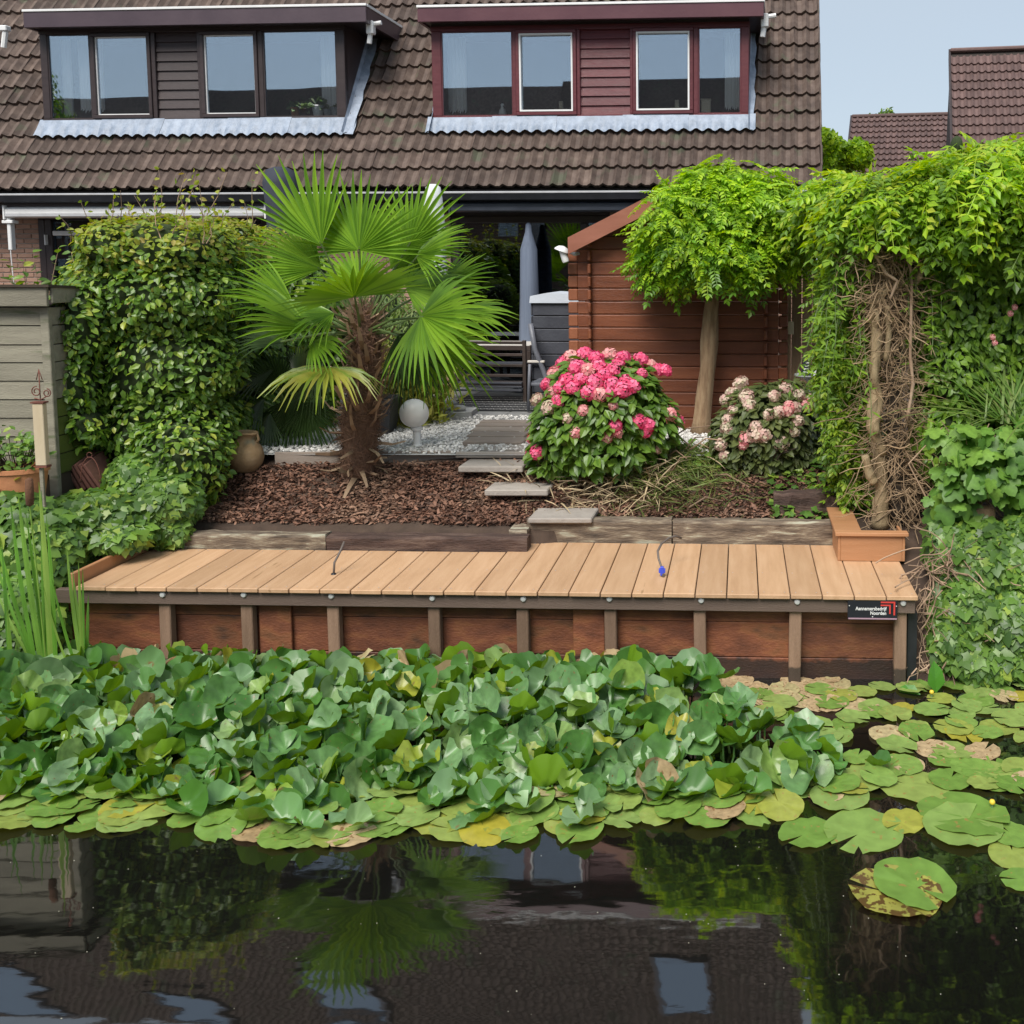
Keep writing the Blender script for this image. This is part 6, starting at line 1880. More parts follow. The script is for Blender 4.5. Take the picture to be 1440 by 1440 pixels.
H = [(803, 502, 13, 1), (822, 498, 13, 0), (838, 503, 12, 0), (858, 499, 13, 1), (877, 503, 12, 0), (902, 506, 13, 0), (925, 520, 12, 0), (936, 521, 11, 0), (915, 513, 10, 1), (793, 510, 13, 0), (812, 517, 14, 0), (828, 520, 12, 1), (843, 515, 12, 0),
     (862, 520, 12, 0), (781, 524, 13, 1), (797, 535, 13, 0), (816, 533, 11, 0), (838, 537, 14, 0), (860, 540, 13, 0), (875, 548, 14, 0), (890, 543, 12, 0), (770, 540, 12, 0), (777, 552, 11, 1), (788, 545, 12, 0), (828, 552, 13, 0), (845, 555, 12, 1),
     (858, 553, 11, 0), (880, 535, 10, 0), (785, 565, 10, 0), (755, 562, 11, 2), (771, 573, 12, 2), (784, 563, 10, 0), (820, 577, 9, 1), (862, 570, 8, 1), (798, 588, 9, 2), (808, 608, 11, 1), (865, 598, 11, 0), (868, 607, 10, 1), (899, 592, 12, 0), (912, 597, 12, 0),
     (908, 607, 10, 0), (943, 583, 11, 1), (955, 592, 10, 0), (749, 615, 11, 0), (755, 636, 12, 0), (745, 640, 9, 0), (792, 664, 6, 0), (854, 615, 9, 1), (805, 545, 12, 0), (870, 510, 10, 0), (850, 528, 12, 0), (903, 525, 9, 0), (926, 631, 8, 2)]
hydrangea("big hydrangea covered in hot pink flower heads, right of the boardwalk", G(850, 660), bl, H, [F_pink, F_mid, F_pale], L_hyd, 2300, (.07, .125), "hydrangeas in the mulch bed")
Y = 8.75
bl = blobs_px([(1078, 600, 68, 60, Y, .38), (1110, 575, 42, 40, Y + .1, .3), (1040, 620, 38, 42, Y - .05, .28), (1085, 640, 60, 32, Y, .32), (1120, 625, 35, 40, Y + .05, .25)])
H = [(1042, 538, 12, 2), (1028, 552, 10, 2), (1020, 562, 10, 2), (1030, 578, 9, 2), (1024, 590, 10, 2), (1022, 602, 11, 2), (1050, 558, 13, 2), (1055, 570, 11, 2), (1063, 600, 10, 2), (1014, 625, 11, 2), (1008, 645, 12, 2), (1018, 640, 9, 2), (1049, 617, 12, 1), (1062, 610, 14, 2),
     (1074, 612, 12, 2), (1044, 625, 9, 1), (1099, 624, 12, 2), (1105, 547, 11, 2), (1089, 557, 10, 2), (1110, 572, 10, 1), (1124, 555, 10, 2), (1095, 580, 11, 2), (1107, 578, 10, 1), (1135, 570, 11, 1), (1140, 562, 11, 2), (1122, 592, 10, 2), (1117, 606, 9, 2),
     (1082, 583, 10, 2), (1150, 565, 8, 2), (1119, 573, 10, 2), (1037, 548, 9, 2)]
hydrangea("smaller hydrangea with faded dusty pink heads, left of the wisteria's hanging leaves", G(1078, 668), bl, H, [F_mid, F_mid, F_pale], L_hyd2, 2000, (.06, .11), "hydrangeas in the mulch bed")

# ------------------------------------------------------------------ heap of cuttings
N = 2600
c0 = G(905, 672); px_ = rng.normal(size=N) * .42; py_ = rng.normal(size=N) * .14
hh = .17 * np.exp(-(px_ / .62) ** 2 - (py_ / .24) ** 2)
xx, yy = c0.x + px_ + .05, c0.y - .02 + py_ * 1.3
pos = np.stack([xx, yy, gz(xx, yy) + hh * rng.uniform(.3, 1.1, N) + .01], 1)
BLADE = (np.array([(-.02, 0, 0), (.02, 0, 0), (.02, .35, .08), (-.02, .35, .08), (.014, .7, .09), (-.014, .7, .09), (0, 1, .02)]), [(0, 1, 2, 3), (3, 2, 4, 5), (5, 4, 6)])
M_straw = mat("dry_clippings", [(.30, .22, .12), (.42, .32, .19), (.50, .40, .26)], rough=.85, island=.3, bump=0)
M_clip = leafmat("green_clippings", [(.09, .14, .03), (.15, .21, .05), (.24, .27, .08)], rough=.6)
t = thing("cuttings_heap", "low heap of straw-brown and green garden cuttings before the pink hydrangea", "garden waste", c0)
m_ = (px_ + rng.normal(size=N) * .25) < -.12
dd = rng.normal(size=(N, 3)) * (1, .7, .25); nn = rng.normal(size=(N, 3)) * .5 + (0, 0, 1)
part("straw", Geo().scatter(BLADE, pos[m_], nn[m_], dd[m_], rng.uniform(.14, .34, m_.sum())), M_straw, t, kind="stuff")
part("green_clippings", Geo().scatter(BLADE, pos[~m_], nn[~m_], dd[~m_], rng.uniform(.10, .22, (~m_).sum())), M_clip, t, kind="stuff")
g = Geo()
for j in range(26):
    a_ = Vector(pos[rng.integers(0, N)]); d = Vector((rng.uniform(-1, 1), rng.uniform(-.5, .2), rng.uniform(-.1, .25))).normalized() * rng.uniform(.2, .5)
    g.tube([a_, a_ + d * .5 + Vector((0, 0, .06)), a_ + d], [.007, .006, .003], 5)
part("sticks", g, M_twig, t, kind="stuff")
# leaf litter and low weeds under the hydrangea and wisteria
N = 900; x_ = rng.uniform(-.2, 1.5, N); y_ = rng.uniform(7.95, 9.0, N); keep = (x_ > .55) | (y_ > 8.5); x_, y_ = x_[keep], y_[keep]; N = len(x_)
solo("ground_ivy", Geo().scatter(IVY, np.stack([x_, y_, gz(x_, y_) + rng.uniform(.01, .09, N)], 1), rng.normal(size=(N, 3)) * .3 + (0, -.3, 1), rng.normal(size=(N, 3)), rng.uniform(.04, .08, N)), L_ivy, "low weeds on the soil under the pale hydrangea and wisteria", "weeds", kind="stuff")

# ------------------------------------------------------------------ wisteria over its frame
base = DF.M @ Vector((DL - .28, dR - .10, 0)); wx, wy = base.x, base.y
wt = thing("wisteria", "huge wisteria with twisted yellow-brown stems and bright leaves over the garden frame", "wisteria", (wx, wy, .6))
Y0 = wy; kk = Y0 / FPX
def tw(pts, rad, nm="stem", m=None, dy=0, seg=9, ph=0, amp=0):
    q = []
    n = len(pts)
    for i in range((n - 1) * 5 + 1):
        a = i / 5; j = min(int(a), n - 2); f_ = a - j
        p0, p1 = pts[j], pts[j + 1]
        px, py = p0[0] * (1 - f_) + p1[0] * f_, p0[1] * (1 - f_) + p1[1] * f_
        q.append(P(px + amp * math.sin(a * 2.6 + ph), py, Y0 + dy + amp * kk * math.cos(a * 2.6 + ph)))
    rr = np.interp(np.linspace(0, 1, len(q)), np.linspace(0, 1, len(rad)), rad) * kk
    rr = [r_ * (1 + .10 * math.sin(i * 1.7 + ph)) for i, r_ in enumerate(rr)]
    g = Geo(); g.tube(q, rr, seg); return part(nm, g, m or M_wbark, wt, smooth=True)
tw([(1237, 742), (1240, 700), (1238, 650), (1228, 600)], [13, 10, 9, 8])
tw([(1240, 640), (1224, 600), (1232, 560), (1226, 520), (1236, 470), (1228, 430), (1240, 410), (1262, 400), (1285, 395), (1300, 378)], [7, 8, 7, 8, 7, 7, 6.5, 6], ph=0, amp=3, dy=-.03)
tw([(1232, 610), (1240, 570), (1224, 535), (1236, 500), (1226, 465), (1232, 435)], [5.5, 6, 5.5, 5, 4], ph=3, amp=5, dy=-.05)
tw([(1216, 640), (1224, 670), (1230, 680)], [5, 7, 6], dy=-.06)
tw([(1262, 730), (1258, 640), (1256, 560), (1260, 480), (1262, 430), (1264, 340)], [12, 11, 10, 10, 9, 8], m=M_dtwig, dy=.06)
tw([(1290, 720), (1294, 600), (1292, 480), (1286, 360)], [11, 10, 9, 8], m=M_dtwig, dy=.25)
tw([(1246, 508), (1250, 470), (1247, 430)], [4, 4, 4], dy=-.08)
tw([(1276, 590), (1284, 540), (1280, 500), (1282, 400), (1278, 350), (1274, 300)], [2.4, 2.4, 2.2, 2], dy=-.10, m=M_twig)
tw([(1226, 350), (1246, 385), (1262, 395), (1252, 420)], [2.2, 2.2, 2, 2], dy=-.12, m=M_twig)
M_straw2 = mat("dry_vine", [(.19, .12, .065), (.30, .205, .12), (.40, .29, .18)], scale=3, rough=.85, island=.4, bump=.3)
# dry tangle
g = Geo()
for j in range(2400):
    px = 1256 + rng.normal() * 15; py = rng.uniform(330, 735)
    if py > 560: px = 1266 + rng.normal() * 20
    if rng.random() < .35: px = 1245 + rng.normal() * 18; py = rng.uniform(325, 440)
    a_ = P(px, py, Y0 + rng.uniform(-.08, .22)); an = rng.uniform(0, 6.28)
    L = rng.uniform(.10, .42); q = [a_]; d = Vector((math.cos(an) * .7, rng.uniform(-.3, .3), math.sin(an) * .5 - .5)).normalized()
    for s_ in range(5):
        d = (d + Vector((rng.normal() * .38, rng.normal() * .2, rng.normal() * .35))).normalized(); q.append(q[-1] + d * L / 5)
    r0 = rng.uniform(.0015, .0038) * (1.6 if j % 25 == 0 else 1); g.tube(q, [r0] * 5 + [r0 * .5], 4, cap=False)
part("dry_tendrils", g, M_straw2, wt, kind="stuff")
# frame posts and beams the plant lies on
g = Geo(); q_ = P(1305, 300, Y0 + .5); 
for px, dy in ((1262, .30), (1430, .6), (1190, 2.2)):
    q_ = P(px, 300, Y0 + dy); g = Geo(); g.box(q_.x - .045, q_.x + .045, Y0 + dy - .045, Y0 + dy + .045, .6, 3.25, c=.006); part("frame_post", g, M_bark, wt)
q_ = P(1150, 300, Y0 + .5); g = Geo(); g.box(q_.x + .5, q_.x + 2.6, Y0 + .42, Y0 + .50, 3.05, 3.17, c=.006); part("frame_beam", g, M_bark, wt)
L_hang = leafmat("hanging_wisteria_leaf", [(0.0854, 0.1824, 0.016), (0.1464, 0.2736, 0.022), (0.244, 0.3762, 0.03), (0.3172, 0.4104, 0.04)], rough=.42, trans=.35, vary=.3)
WT = [compound(6, b_, s_ + 9, w=.15, ll=.30) for s_, b_ in enumerate((.25, .45, .65, .9))]
top = [(1185, 275, 48, 32, 1.2, .45), (1240, 282, 62, 38, .25, .5), (1310, 272, 62, 44, .2, .5), (1380, 262, 62, 55, .1, .5), (1450, 275, 70, 62, .1, .5), (1155, 298, 34, 30, 1.7, .4), (1215, 300, 45, 34, .2, .3), (1330, 320, 62, 34, .1, .35), (1410, 325, 62, 36, .05, .35),
       (1290, 250, 34, 20, .4, .3), (1395, 222, 45, 24, .3, .3), (1345, 205, 13, 22, .3, .14), (1225, 258, 26, 14, .5, .2), (1440, 215, 40, 26, .4, .3), (1500, 250, 60, 60, .3, .4), (1270, 300, 35, 28, .35, .25)]
bl = blobs_px([(a, b, c, d, Y0 + e, f_) for a, b, c, d, e, f_ in top])
def feather(nm, bl, N, m, lo, hi_, droop, jit=.16, keep=None, front=.5):
    p_, n_ = blob_points(bl, N, jit, front=front)
    if keep is not None: q_ = keep(p_); p_, n_ = p_[q_], n_[q_]
    g = Geo(); idx = np.arange(len(p_))
    for s_, T_ in enumerate(WT):
        ii = idx[idx % 4 == s_]
        dn = unit(n_[ii] * (1, 1, .4) + (0, 0, -droop) + rng.normal(size=(len(ii), 3)) * .45); nn = unit(n_[ii] * .6 + (0, -.1, .9) + rng.normal(size=(len(ii), 3)) * .3)
        g.scatter(T_, p_[ii] - dn * .05, nn, dn, rng.uniform(lo, hi_, len(ii)))
    part(nm, g, m, wt, kind="stuff")
part("inner_dark_fill", core_geo(bl, .62), M_core, wt, smooth=True, kind="stuff")
zc = P(1300, 300, Y0).z
rs = np.random.default_rng(5)
feather("bright_young_leaves", bl, 2100, L_wisy, .22, .38, .25, keep=lambda p: p[:, 2] > zc + .02 + rs.normal(size=len(p)) * .10)  # young top leaves, light from above also put into their colour
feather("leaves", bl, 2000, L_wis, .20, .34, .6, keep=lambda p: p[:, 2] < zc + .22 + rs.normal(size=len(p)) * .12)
drp = [(1186, 350, 20, 60, 1.4, .2), (1186, 430, 28, 70, .55, .2), (1188, 520, 32, 70, .45, .2), (1198, 600, 26, 55, .4, .18), (1200, 655, 20, 34, .45, .16), (1200, 370, 24, 60, .3, .18), (1186, 395, 10, 30, 1.0, .12), (1205, 480, 18, 60, .3, .14)]
bl2 = blobs_px([(a, b, c, d, Y0 + e, f_) for a, b, c, d, e, f_ in drp])
part("inner_dark_fill", core_geo(bl2, .66), M_core, wt, smooth=True, kind="stuff")
feather("hanging_leaves", bl2, 3600, L_hang, .13, .23, 1.1, jit=.2)
# long loose shoots
g = Geo(); lp, ld, ln = [], [], []
for j in range(48):
    px = rng.uniform(1180, 1235) if j < 23 else rng.uniform(1285, 1330); py = rng.uniform(310, 400)
    L = rng.uniform(.4, 1.3) if j < 23 else rng.uniform(.3, 1.0); a_ = P(px, py, Y0 + rng.uniform(.05, .3)); q = [a_]; d = Vector((rng.uniform(-.6, .2), -.3, -.4)).normalized()
    for s_ in range(7):
        d = (d + Vector((rng.normal() * .12, rng.normal() * .1, -.25))).normalized(); q.append(q[-1] + d * L / 7)
        for _ in range(3): lp.append(tuple(q[-1] - d * rng.uniform(0, L / 7))); ld.append((rng.normal(), rng.normal() - .3, -.5)); ln.append((rng.normal() * .4, -.5, .8))
    g.tube(q, .0025, 4, cap=False)
part("loose_shoots", g, M_petiole, wt, kind="stuff")
part("shoot_leaves", Geo().scatter(LANCE, np.array(lp), np.array(ln), np.array(ld), rng.uniform(.06, .11, len(lp))), L_wis, wt, kind="stuff")

# ------------------------------------------------------------------ hedge, grass, vine and ivy on the right bank
bl = blobs_px([(1345, 430, 58, 90, 7.9, .35), (1400, 440, 60, 90, 7.9, .35), (1460, 450, 60, 110, 7.9, .4), (1335, 530, 48, 60, 7.8, .35), (1390, 545, 55, 60, 7.8, .3), (1330, 370, 40, 40, 7.8, .3), (1420, 380, 60, 40, 7.8, .3), (1305, 470, 25, 80, 7.9, .3), (1350, 620, 70, 70, 7.7, .3), (1460, 620, 80, 100, 7.7, .3)])
hh_ = ivy("climber_hedge", "dense dark climbing hedge behind the grass tuft, a few pink flowers in it", bl, 7500, (.055, .085), core=.82, m=L_wis, cat="hedge", shape=LEAF)
for px, py in ((1421, 441), (1427, 432), (1399, 482), (1396, 474)):
    q_ = P(px, py, 7.45); me = mesh_of("flower", FLO[0], F_mid); place("flower", me, WM[hh_.name].inverted() @ Matrix.Translation(q_) @ Matrix.Rotation(R(70), 4, 'X') @ Matrix.Scale(.024, 4), hh_)
N = 260; c0 = P(1425, 592, 7.35)
GB = (np.array([(-.012, 0, 0), (.012, 0, 0), (.011, .3, .0), (-.011, .3, .0), (.009, .6, -.06), (-.009, .6, -.06), (.005, .85, -.18), (-.005, .85, -.18), (0, 1, -.3)]), [(0, 1, 2, 3), (3, 2, 4, 5), (5, 4, 6, 7), (7, 6, 8)])
dd = np.stack([rng.normal(size=N) * .13, rng.normal(size=N) * .12 - .05, np.ones(N)], 1)
pos = np.array(c0) + np.stack([rng.normal(size=N) * .09, rng.normal(size=N) * .06, np.zeros(N)], 1)
L_grass = leafmat("grass_blade", [(.07, .16, .02), (.12, .22, .035), (.22, .26, .08)], rough=.5)
solo("grass_tuft", Geo().scatter(GB, pos, -dd * (1, 1, 0) + (0, -.3, .3), dd, rng.uniform(.45, .85, N)), L_grass, "tall fine grass tuft arching in front of the dark climbing hedge", "grass tuft", kind="stuff")
def _vine():
    o = [(0, 0), (.16, -.14), (.42, -.10), (.60, .10), (.48, .22), (.66, .42), (.58, .62), (.34, .60), (.26, .84), (0, 1.05), (-.26, .84), (-.34, .60), (-.58, .62), (-.66, .42), (-.48, .22), (-.60, .10), (-.42, -.10), (-.16, -.14)]
    v = [(x, y, -.10 * x * x - .14 * max(0, y - .5) + (.012 if i % 2 else -.01)) for i, (x, y) in enumerate(o)] + [(0, .38, .06)]
    c = len(o); return np.array(v), [(i, (i + 1) % c, c) for i in range(c)]
VINE = _vine()
bl = blobs_px([(1345, 625, 48, 42, 7.15, .25), (1410, 640, 50, 42, 7.1, .25), (1335, 690, 38, 38, 7.15, .2), (1440, 690, 40, 30, 7.05, .2), (1370, 660, 50, 40, 7.1, .25), (1460, 620, 40, 50, 7.15, .25)])
t = thing("grape_vine", "grape vine with big pale green lobed leaves beside the wisteria stems", "vine", P(1370, 740, 7.15))
p_, n_ = blob_points(bl, 285, .38, front=.8)
I_ = WM[t.name].inverted(); lm = leaf_me(VINE, L_vine)
for i in range(len(p_)):
    z_ = unit(n_[i] * (.7, 1, .5) + np.array([-.1, -.5, .7]) + rng.normal(size=3) * .55); y_ = np.array([rng.normal() * .7, -.5, -.8]); y_ = unit(y_ - z_ * np.dot(z_, y_)); x_ = np.cross(y_, z_); s_ = rng.uniform(.06, .15)
    A = np.eye(4); A[:3, 0] = x_ * s_; A[:3, 1] = y_ * s_; A[:3, 2] = z_ * s_; A[:3, 3] = p_[i]
    place("leaf", lm, I_ @ Matrix(A.tolist()), t)
g = Geo()
for j in range(22):
    a_ = P(rng.uniform(1300, 1440), rng.uniform(700, 760), 7.2); b_ = P(rng.uniform(1310, 1440), rng.uniform(590, 650), 7.1); g.tube([a_, (a_ + b_) / 2 + Vector((rng.normal() * .08, 0, 0)), b_], [.007, .005, .003], 5)
part("stems", g, M_twig, t, kind="stuff")
bl = blobs_px([(1385, 790, 70, 60, 7.0, .3), (1450, 800, 60, 80, 6.95, .3), (1360, 860, 55, 55, 6.8, .25), (1430, 880, 60, 60, 6.75, .25), (1330, 770, 28, 45, 7.1, .2), (1385, 925, 60, 32, 6.65, .2), (1470, 930, 60, 40, 6.65, .2), (1510, 800, 60, 100, 6.95, .3), (1330, 900, 26, 40, 6.7, .16)])
ivr = ivy("ivy", "ivy and tangled dry stems down the bank right of the deck's sign", bl, 8500, (.03, .095), core=.85)
g = Geo()
for j in range(230):
    px, py = rng.uniform(1293, 1420), rng.uniform(770, 945)
    if px > 1350 and rng.random() < .6: px -= 60
    a_ = P(px, py, 6.62 + (945 - py) * .0012); L = rng.uniform(.10, .4); q = [a_]; d = Vector((rng.normal() * .6, -.2, rng.normal() * .5 - .5)).normalized()
    for s_ in range(5):
        d = (d + Vector((rng.normal() * .4, rng.normal() * .15, rng.normal() * .3 - .05))).normalized(); q.append(q[-1] + d * L / 5)
    g.tube(q, rng.uniform(.002, .0055), 4, cap=False)
part("dry_stems", g, M_twig, ivr, kind="stuff")
q_ = P(1383, 742, 7.1)
g = Geo(); g.box(q_.x - .065, q_.x + .065, 7.04, 7.16, .7, P(1383, 713, 7.1).z, c=.01); solo("stump_post", g, M_bark, "cut-off wooden post among the ivy under the vine leaves", "post")

# ------------------------------------------------------------------ cattails by the left bank
CB = (np.array([(-.014, 0, 0), (.014, 0, 0), (.016, .3, 0), (-.016, .3, 0), (.013, .6, -.02), (-.013, .6, -.02), (.009, .85, -.07), (-.009, .85, -.07), (0, 1, -.13)]), [(0, 1, 2, 3), (3, 2, 4, 5), (5, 4, 6, 7), (7, 6, 8)])
L_cat = leafmat("cattail_leaf", [(.10, .26, .03), (.15, .34, .045), (.26, .40, .08)], rough=.4, trans=.35)
M_cat = mat("cattail_brown", [(.10, .045, .022), (.14, .065, .032)], scale=20, rough=.95, bump=.5, bscale=90)
def cattail(label, basepx, tips, head=None):
    b = Z(basepx[0], basepx[1] + 52, 0); t = thing("cattail", label, "cattail", b, 0, "cattails at the water's edge")
    for (px, py, w, bow) in tips:
        tp = P(px, py, b.y + rng.uniform(-.15, .2)); d = tp - b; L = d.length; bz = b + Vector((rng.normal() * .025, rng.normal() * .02, -.05))
        sd = Vector((1, .15 * rng.normal(), 0)); n_ = d.cross(sd).normalized()
        v, f = [], []
        for j, u in enumerate((0, .25, .5, .7, .85, 1)):
            c = bz + (tp - bz) * u + Vector((bow * math.sin(u * 2.4) * L * .5, 0, .10 * L * math.sin(u * 3.14) * abs(bow) * 3)); hw_ = w * (.7, 1, 1, .85, .55, .04)[j] * .30 * b.y / FPX
            v += [tuple(c - sd * hw_ + n_ * .003), tuple(c), tuple(c + sd * hw_ + n_ * .003)]
        for j in range(5): a = 3 * j; f += [(a, a + 1, a + 4, a + 3), (a + 1, a + 2, a + 5, a + 4)]
        part("blade", Geo().add(v, f), L_cat, t)
    if head:
        hx, hy0, hy1 = head; a_ = P(hx, hy1, b.y); c_ = P(hx - 1, hy0, b.y)
        g = Geo(); g.tube([b, (b + a_) / 2, a_], [.007, .006, .005], 6); part("stalk", g, L_cat, t)
        g = Geo(); g.tube([a_, a_ + (c_ - a_) * .06, a_ + (c_ - a_) * .5, a_ + (c_ - a_) * .95, c_], [.006, .022, .024, .021, .004], 12); part("seed_head", g, M_cat, t, smooth=True)
cattail("tall cattail clump with a brown seed head before the left ivy bank", (70, 925), [(52, 678, 15, .02), (20, 702, 11, -.06), (-8, 700, 10, -.10), (58, 690, 13, .0), (28, 690, 12, -.03), (0, 760, 9, -.16), (3, 820, 9, -.2), (36, 720, 12, .0), (62, 725, 11, .03), (12, 730, 10, -.1), (45, 700, 12, .03)][:9], (42, 672, 712))
cattail("short cattail clump growing up before the deck's left corner", (120, 925), [(78, 815, 8, -.08), (97, 765, 9, -.05), (110, 790, 10, .0), (116, 800, 9, .0), (123, 835, 9, .02), (68, 825, 7, -.12), (140, 925, 6, .3), (104, 800, 9, -.04)])
cattail("cattail blades at the picture's left edge above the lily leaves", (4, 940), [(2, 760, 10, .0), (-12, 800, 12, -.05), (8, 850, 12, .02), (20, 900, 9, .1), (0, 700, 8, -.05)])

# ------------------------------------------------------------------ yellow water lily leaves
def lily(seed, cup, fold, wav, notch=.20, n=26):
    r = random.Random(seed)
    ph = r.uniform(0, 6); v, f = [(0, -.16, 0)], []
    ang = np.linspace(-math.pi + notch, math.pi - notch, n)
    for ring, u in enumerate((.36, .70, 1.0)):
        for a in ang:
            lobe = 1 + .12 * (abs(a) / math.pi) ** 3
            rr = .5 * u * lobe * (1 + .025 * math.sin(5 * a + ph) * (u == 1))
            x, y = math.sin(a) * rr * .92, math.cos(a) * rr - .16 * (1 - u) - .02
            z = cup * u * u * (1 + .3 * math.sin(a * 2 + ph)) + fold * abs(x) * 1.1 + wav * u * u * (math.sin(4 * a + ph) + .6 * math.sin(7 * a + 2 * ph)) + .012 * math.sin(a * 9) * u
            z += r.uniform(-1, 1) * wav * .35 * u + (.005 if len(v) % 2 else -.005) * u
            v.append((x, y, z))
    for i in range(n - 1): f.append((0, i + 2, i + 1))
    for ring in range(2):
        o = 1 + ring * n
        for i in range(n - 1): f.append((o + i, o + i + 1, o + n + i + 1, o + n + i))
    return np.array(v), f
L_lily = leafmat("lily_leaf", [(.050, .145, .020), (.085, .205, .048), (.175, .30, .14), (.066, .18, .022), (.12, .26, .075), (.23, .35, .18), (.19, .30, .03), (.33, .31, .035)], rough=.36, trans=.22, vary=.22, noise=5, back=(.13, .25, .012),
                 spots=((.20, .13, .05), 9, .66), spec=.55, tint=[0, .18, .34, .5, .66, .82, .95, 1.0])
L_pad = leafmat("floating_lily_pad", [(.14, .25, .045), (.18, .30, .06), (.23, .33, .09), (.26, .32, .07), (.38, .33, .04)], rough=.32, trans=.12, vary=.16, noise=4, back=(.22, .24, .05), spots=((.30, .21, .06), 9, .64), tint=[0, .3, .55, .90, 1], spec=.6)
L_dead = leafmat("dead_lily_leaf", [(.36, .25, .13), (.46, .34, .19), (.38, .33, .16)], rough=.6, trans=.1, vary=.25, noise=6, spots=((.22, .12, .05), 9, .6))
def wpt(px, py): q = Z(px, py, 0); return (q.x, q.y)
def inpoly(x, y, poly):
    c = False; n = len(poly)
    for i in range(n):
        x0_, y0_ = poly[i]; x1_, y1_ = poly[(i + 1) % n]
        if (y0_ > y) != (y1_ > y) and x < (x1_ - x0_) * (y - y0_) / (y1_ - y0_) + x0_: c = not c
    return c
def fill(poly, sp, jit=.42, seed=0):
    r = random.Random(seed); xs_ = [p[0] for p in poly]; ys_ = [p[1] for p in poly]; out = []
    y = min(ys_); j = 0
    while y < max(ys_):
        x = min(xs_) + (sp / 2 if j % 2 else 0)
        while x < max(xs_):
            a_, b_ = x + r.uniform(-jit, jit) * sp, y + r.uniform(-jit, jit) * sp
            if inpoly(a_, b_, poly): out.append((a_, b_))
            x += sp
        y += sp * .87; j += 1
    return out
lt = thing("water_lily", "dense bed of raised crinkled water lily leaves before the deck's timber wall", "water lilies", (-2.2, 5.9, 0))
emg = [lily(s_, c_, f_, w_) for s_, (c_, f_, w_) in enumerate([(.24, .25, .06), (.16, .60, .06), (.34, .10, .08), (.10, .80, .05), (.20, .40, .10), (-.10, .20, .08), (.26, .55, .06), (.06, .35, .11)])]
em_me = [mesh_of("leaf", Geo().add(*e), L_lily, smooth=True) for e in emg]
dead_me = [mesh_of("leaf", Geo().add(*e), L_dead, smooth=True) for e in emg[:4]]
poly = [wpt(*p) for p in ((-60, 958), (100, 952), (500, 958), (920, 958), (965, 974), (1015, 1002), (1085, 1045), (1185, 1088), (1180, 1105), (1050, 1122), (600, 1128), (200, 1128), (-60, 1125))]
pts = fill(poly, .120, seed=4)
cxy = np.array(pts); stems = Geo(); rest = [Geo() for _ in emg]
def lily_M(x, y, z, nrm, head, s_):
    z_ = unit(np.array(nrm, float)); y_ = np.array(head, float); y_ = unit(y_ - z_ * np.dot(z_, y_)); x_ = np.cross(y_, z_)
    A = np.eye(4); A[:3, 0] = x_ * s_; A[:3, 1] = y_ * s_; A[:3, 2] = z_ * s_; A[:3, 3] = (x, y, z); return Matrix(A.tolist())
ILT = WM[lt.name].inverted()
fr_line = wpt(600, 1128)[1]
rl = random.Random(9)
items = []
for (x, y) in pts:
    dfr = max(0, min(1, (y - fr_line) / .55)); ex = max(0, min(1, (1.35 - x) / .7)) if x > .2 else 1
    bk = max(.55, min(1, (6.75 - y) / .5))
    h_ = (.04 + .17 * dfr * (.35 + .65 * ex) * bk) * rl.uniform(.5, 1.2)
    items.append((x, y, h_, 0))
    if rl.random() < .45: items.append((x + rl.uniform(-.06, .06), y + rl.uniform(-.06, .06), h_ * rl.uniform(.3, .6), 1))
items.sort(key=lambda a: (a[3], a[1]))
for i, (x, y, h_, low) in enumerate(items):
    az = rl.uniform(0, 6.283); tl = rl.uniform(.15, 1.15)
    nrm = (math.cos(az) * math.sin(tl), math.sin(az) * math.sin(tl) * .85 - .22, math.cos(tl))
    head = (rl.gauss(0, 1), rl.gauss(0, 1) - .2, rl.gauss(0, .2)); s_ = rl.uniform(.14, .235) * (1 if not low else .85)
    v_ = rl.randrange(len(emg)); M_ = lily_M(x, y, h_, nrm, head, s_)
    dead = (y > 6.3 and rl.random() < .16) or rl.random() < .008
    if i < 299: place("leaf", dead_me[v_ % 4] if dead else em_me[v_], ILT @ M_, lt)
    else: rest[v_].add(emg[v_][0], emg[v_][1], 1 if dead else 0, M_)
    stems.tube([(x + rl.uniform(-.05, .05), y + rl.uniform(-.05, .05), -.05), (x, y, h_ * .5), (x, y, h_)], [.007, .006, .005], 5, cap=False)
allr = Geo()
for g in rest:
    for V_, L_, S_, MI_ in zip(g.V, g.L, g.S, g.MI):
        allr.V.append(V_); st = L_ - g.n; 
_tmp = Geo()
for g in rest:
    if g.n:
        _tmp.V += g.V; _tmp.L += [l + _tmp.n for l in g.L]; _tmp.S += g.S; _tmp.MI += g.MI; _tmp.n += g.n
part("leaves", _tmp, [L_lily, L_dead], lt, smooth=True, kind="stuff")
part("stalks", stems, L_lily, lt, kind="stuff")

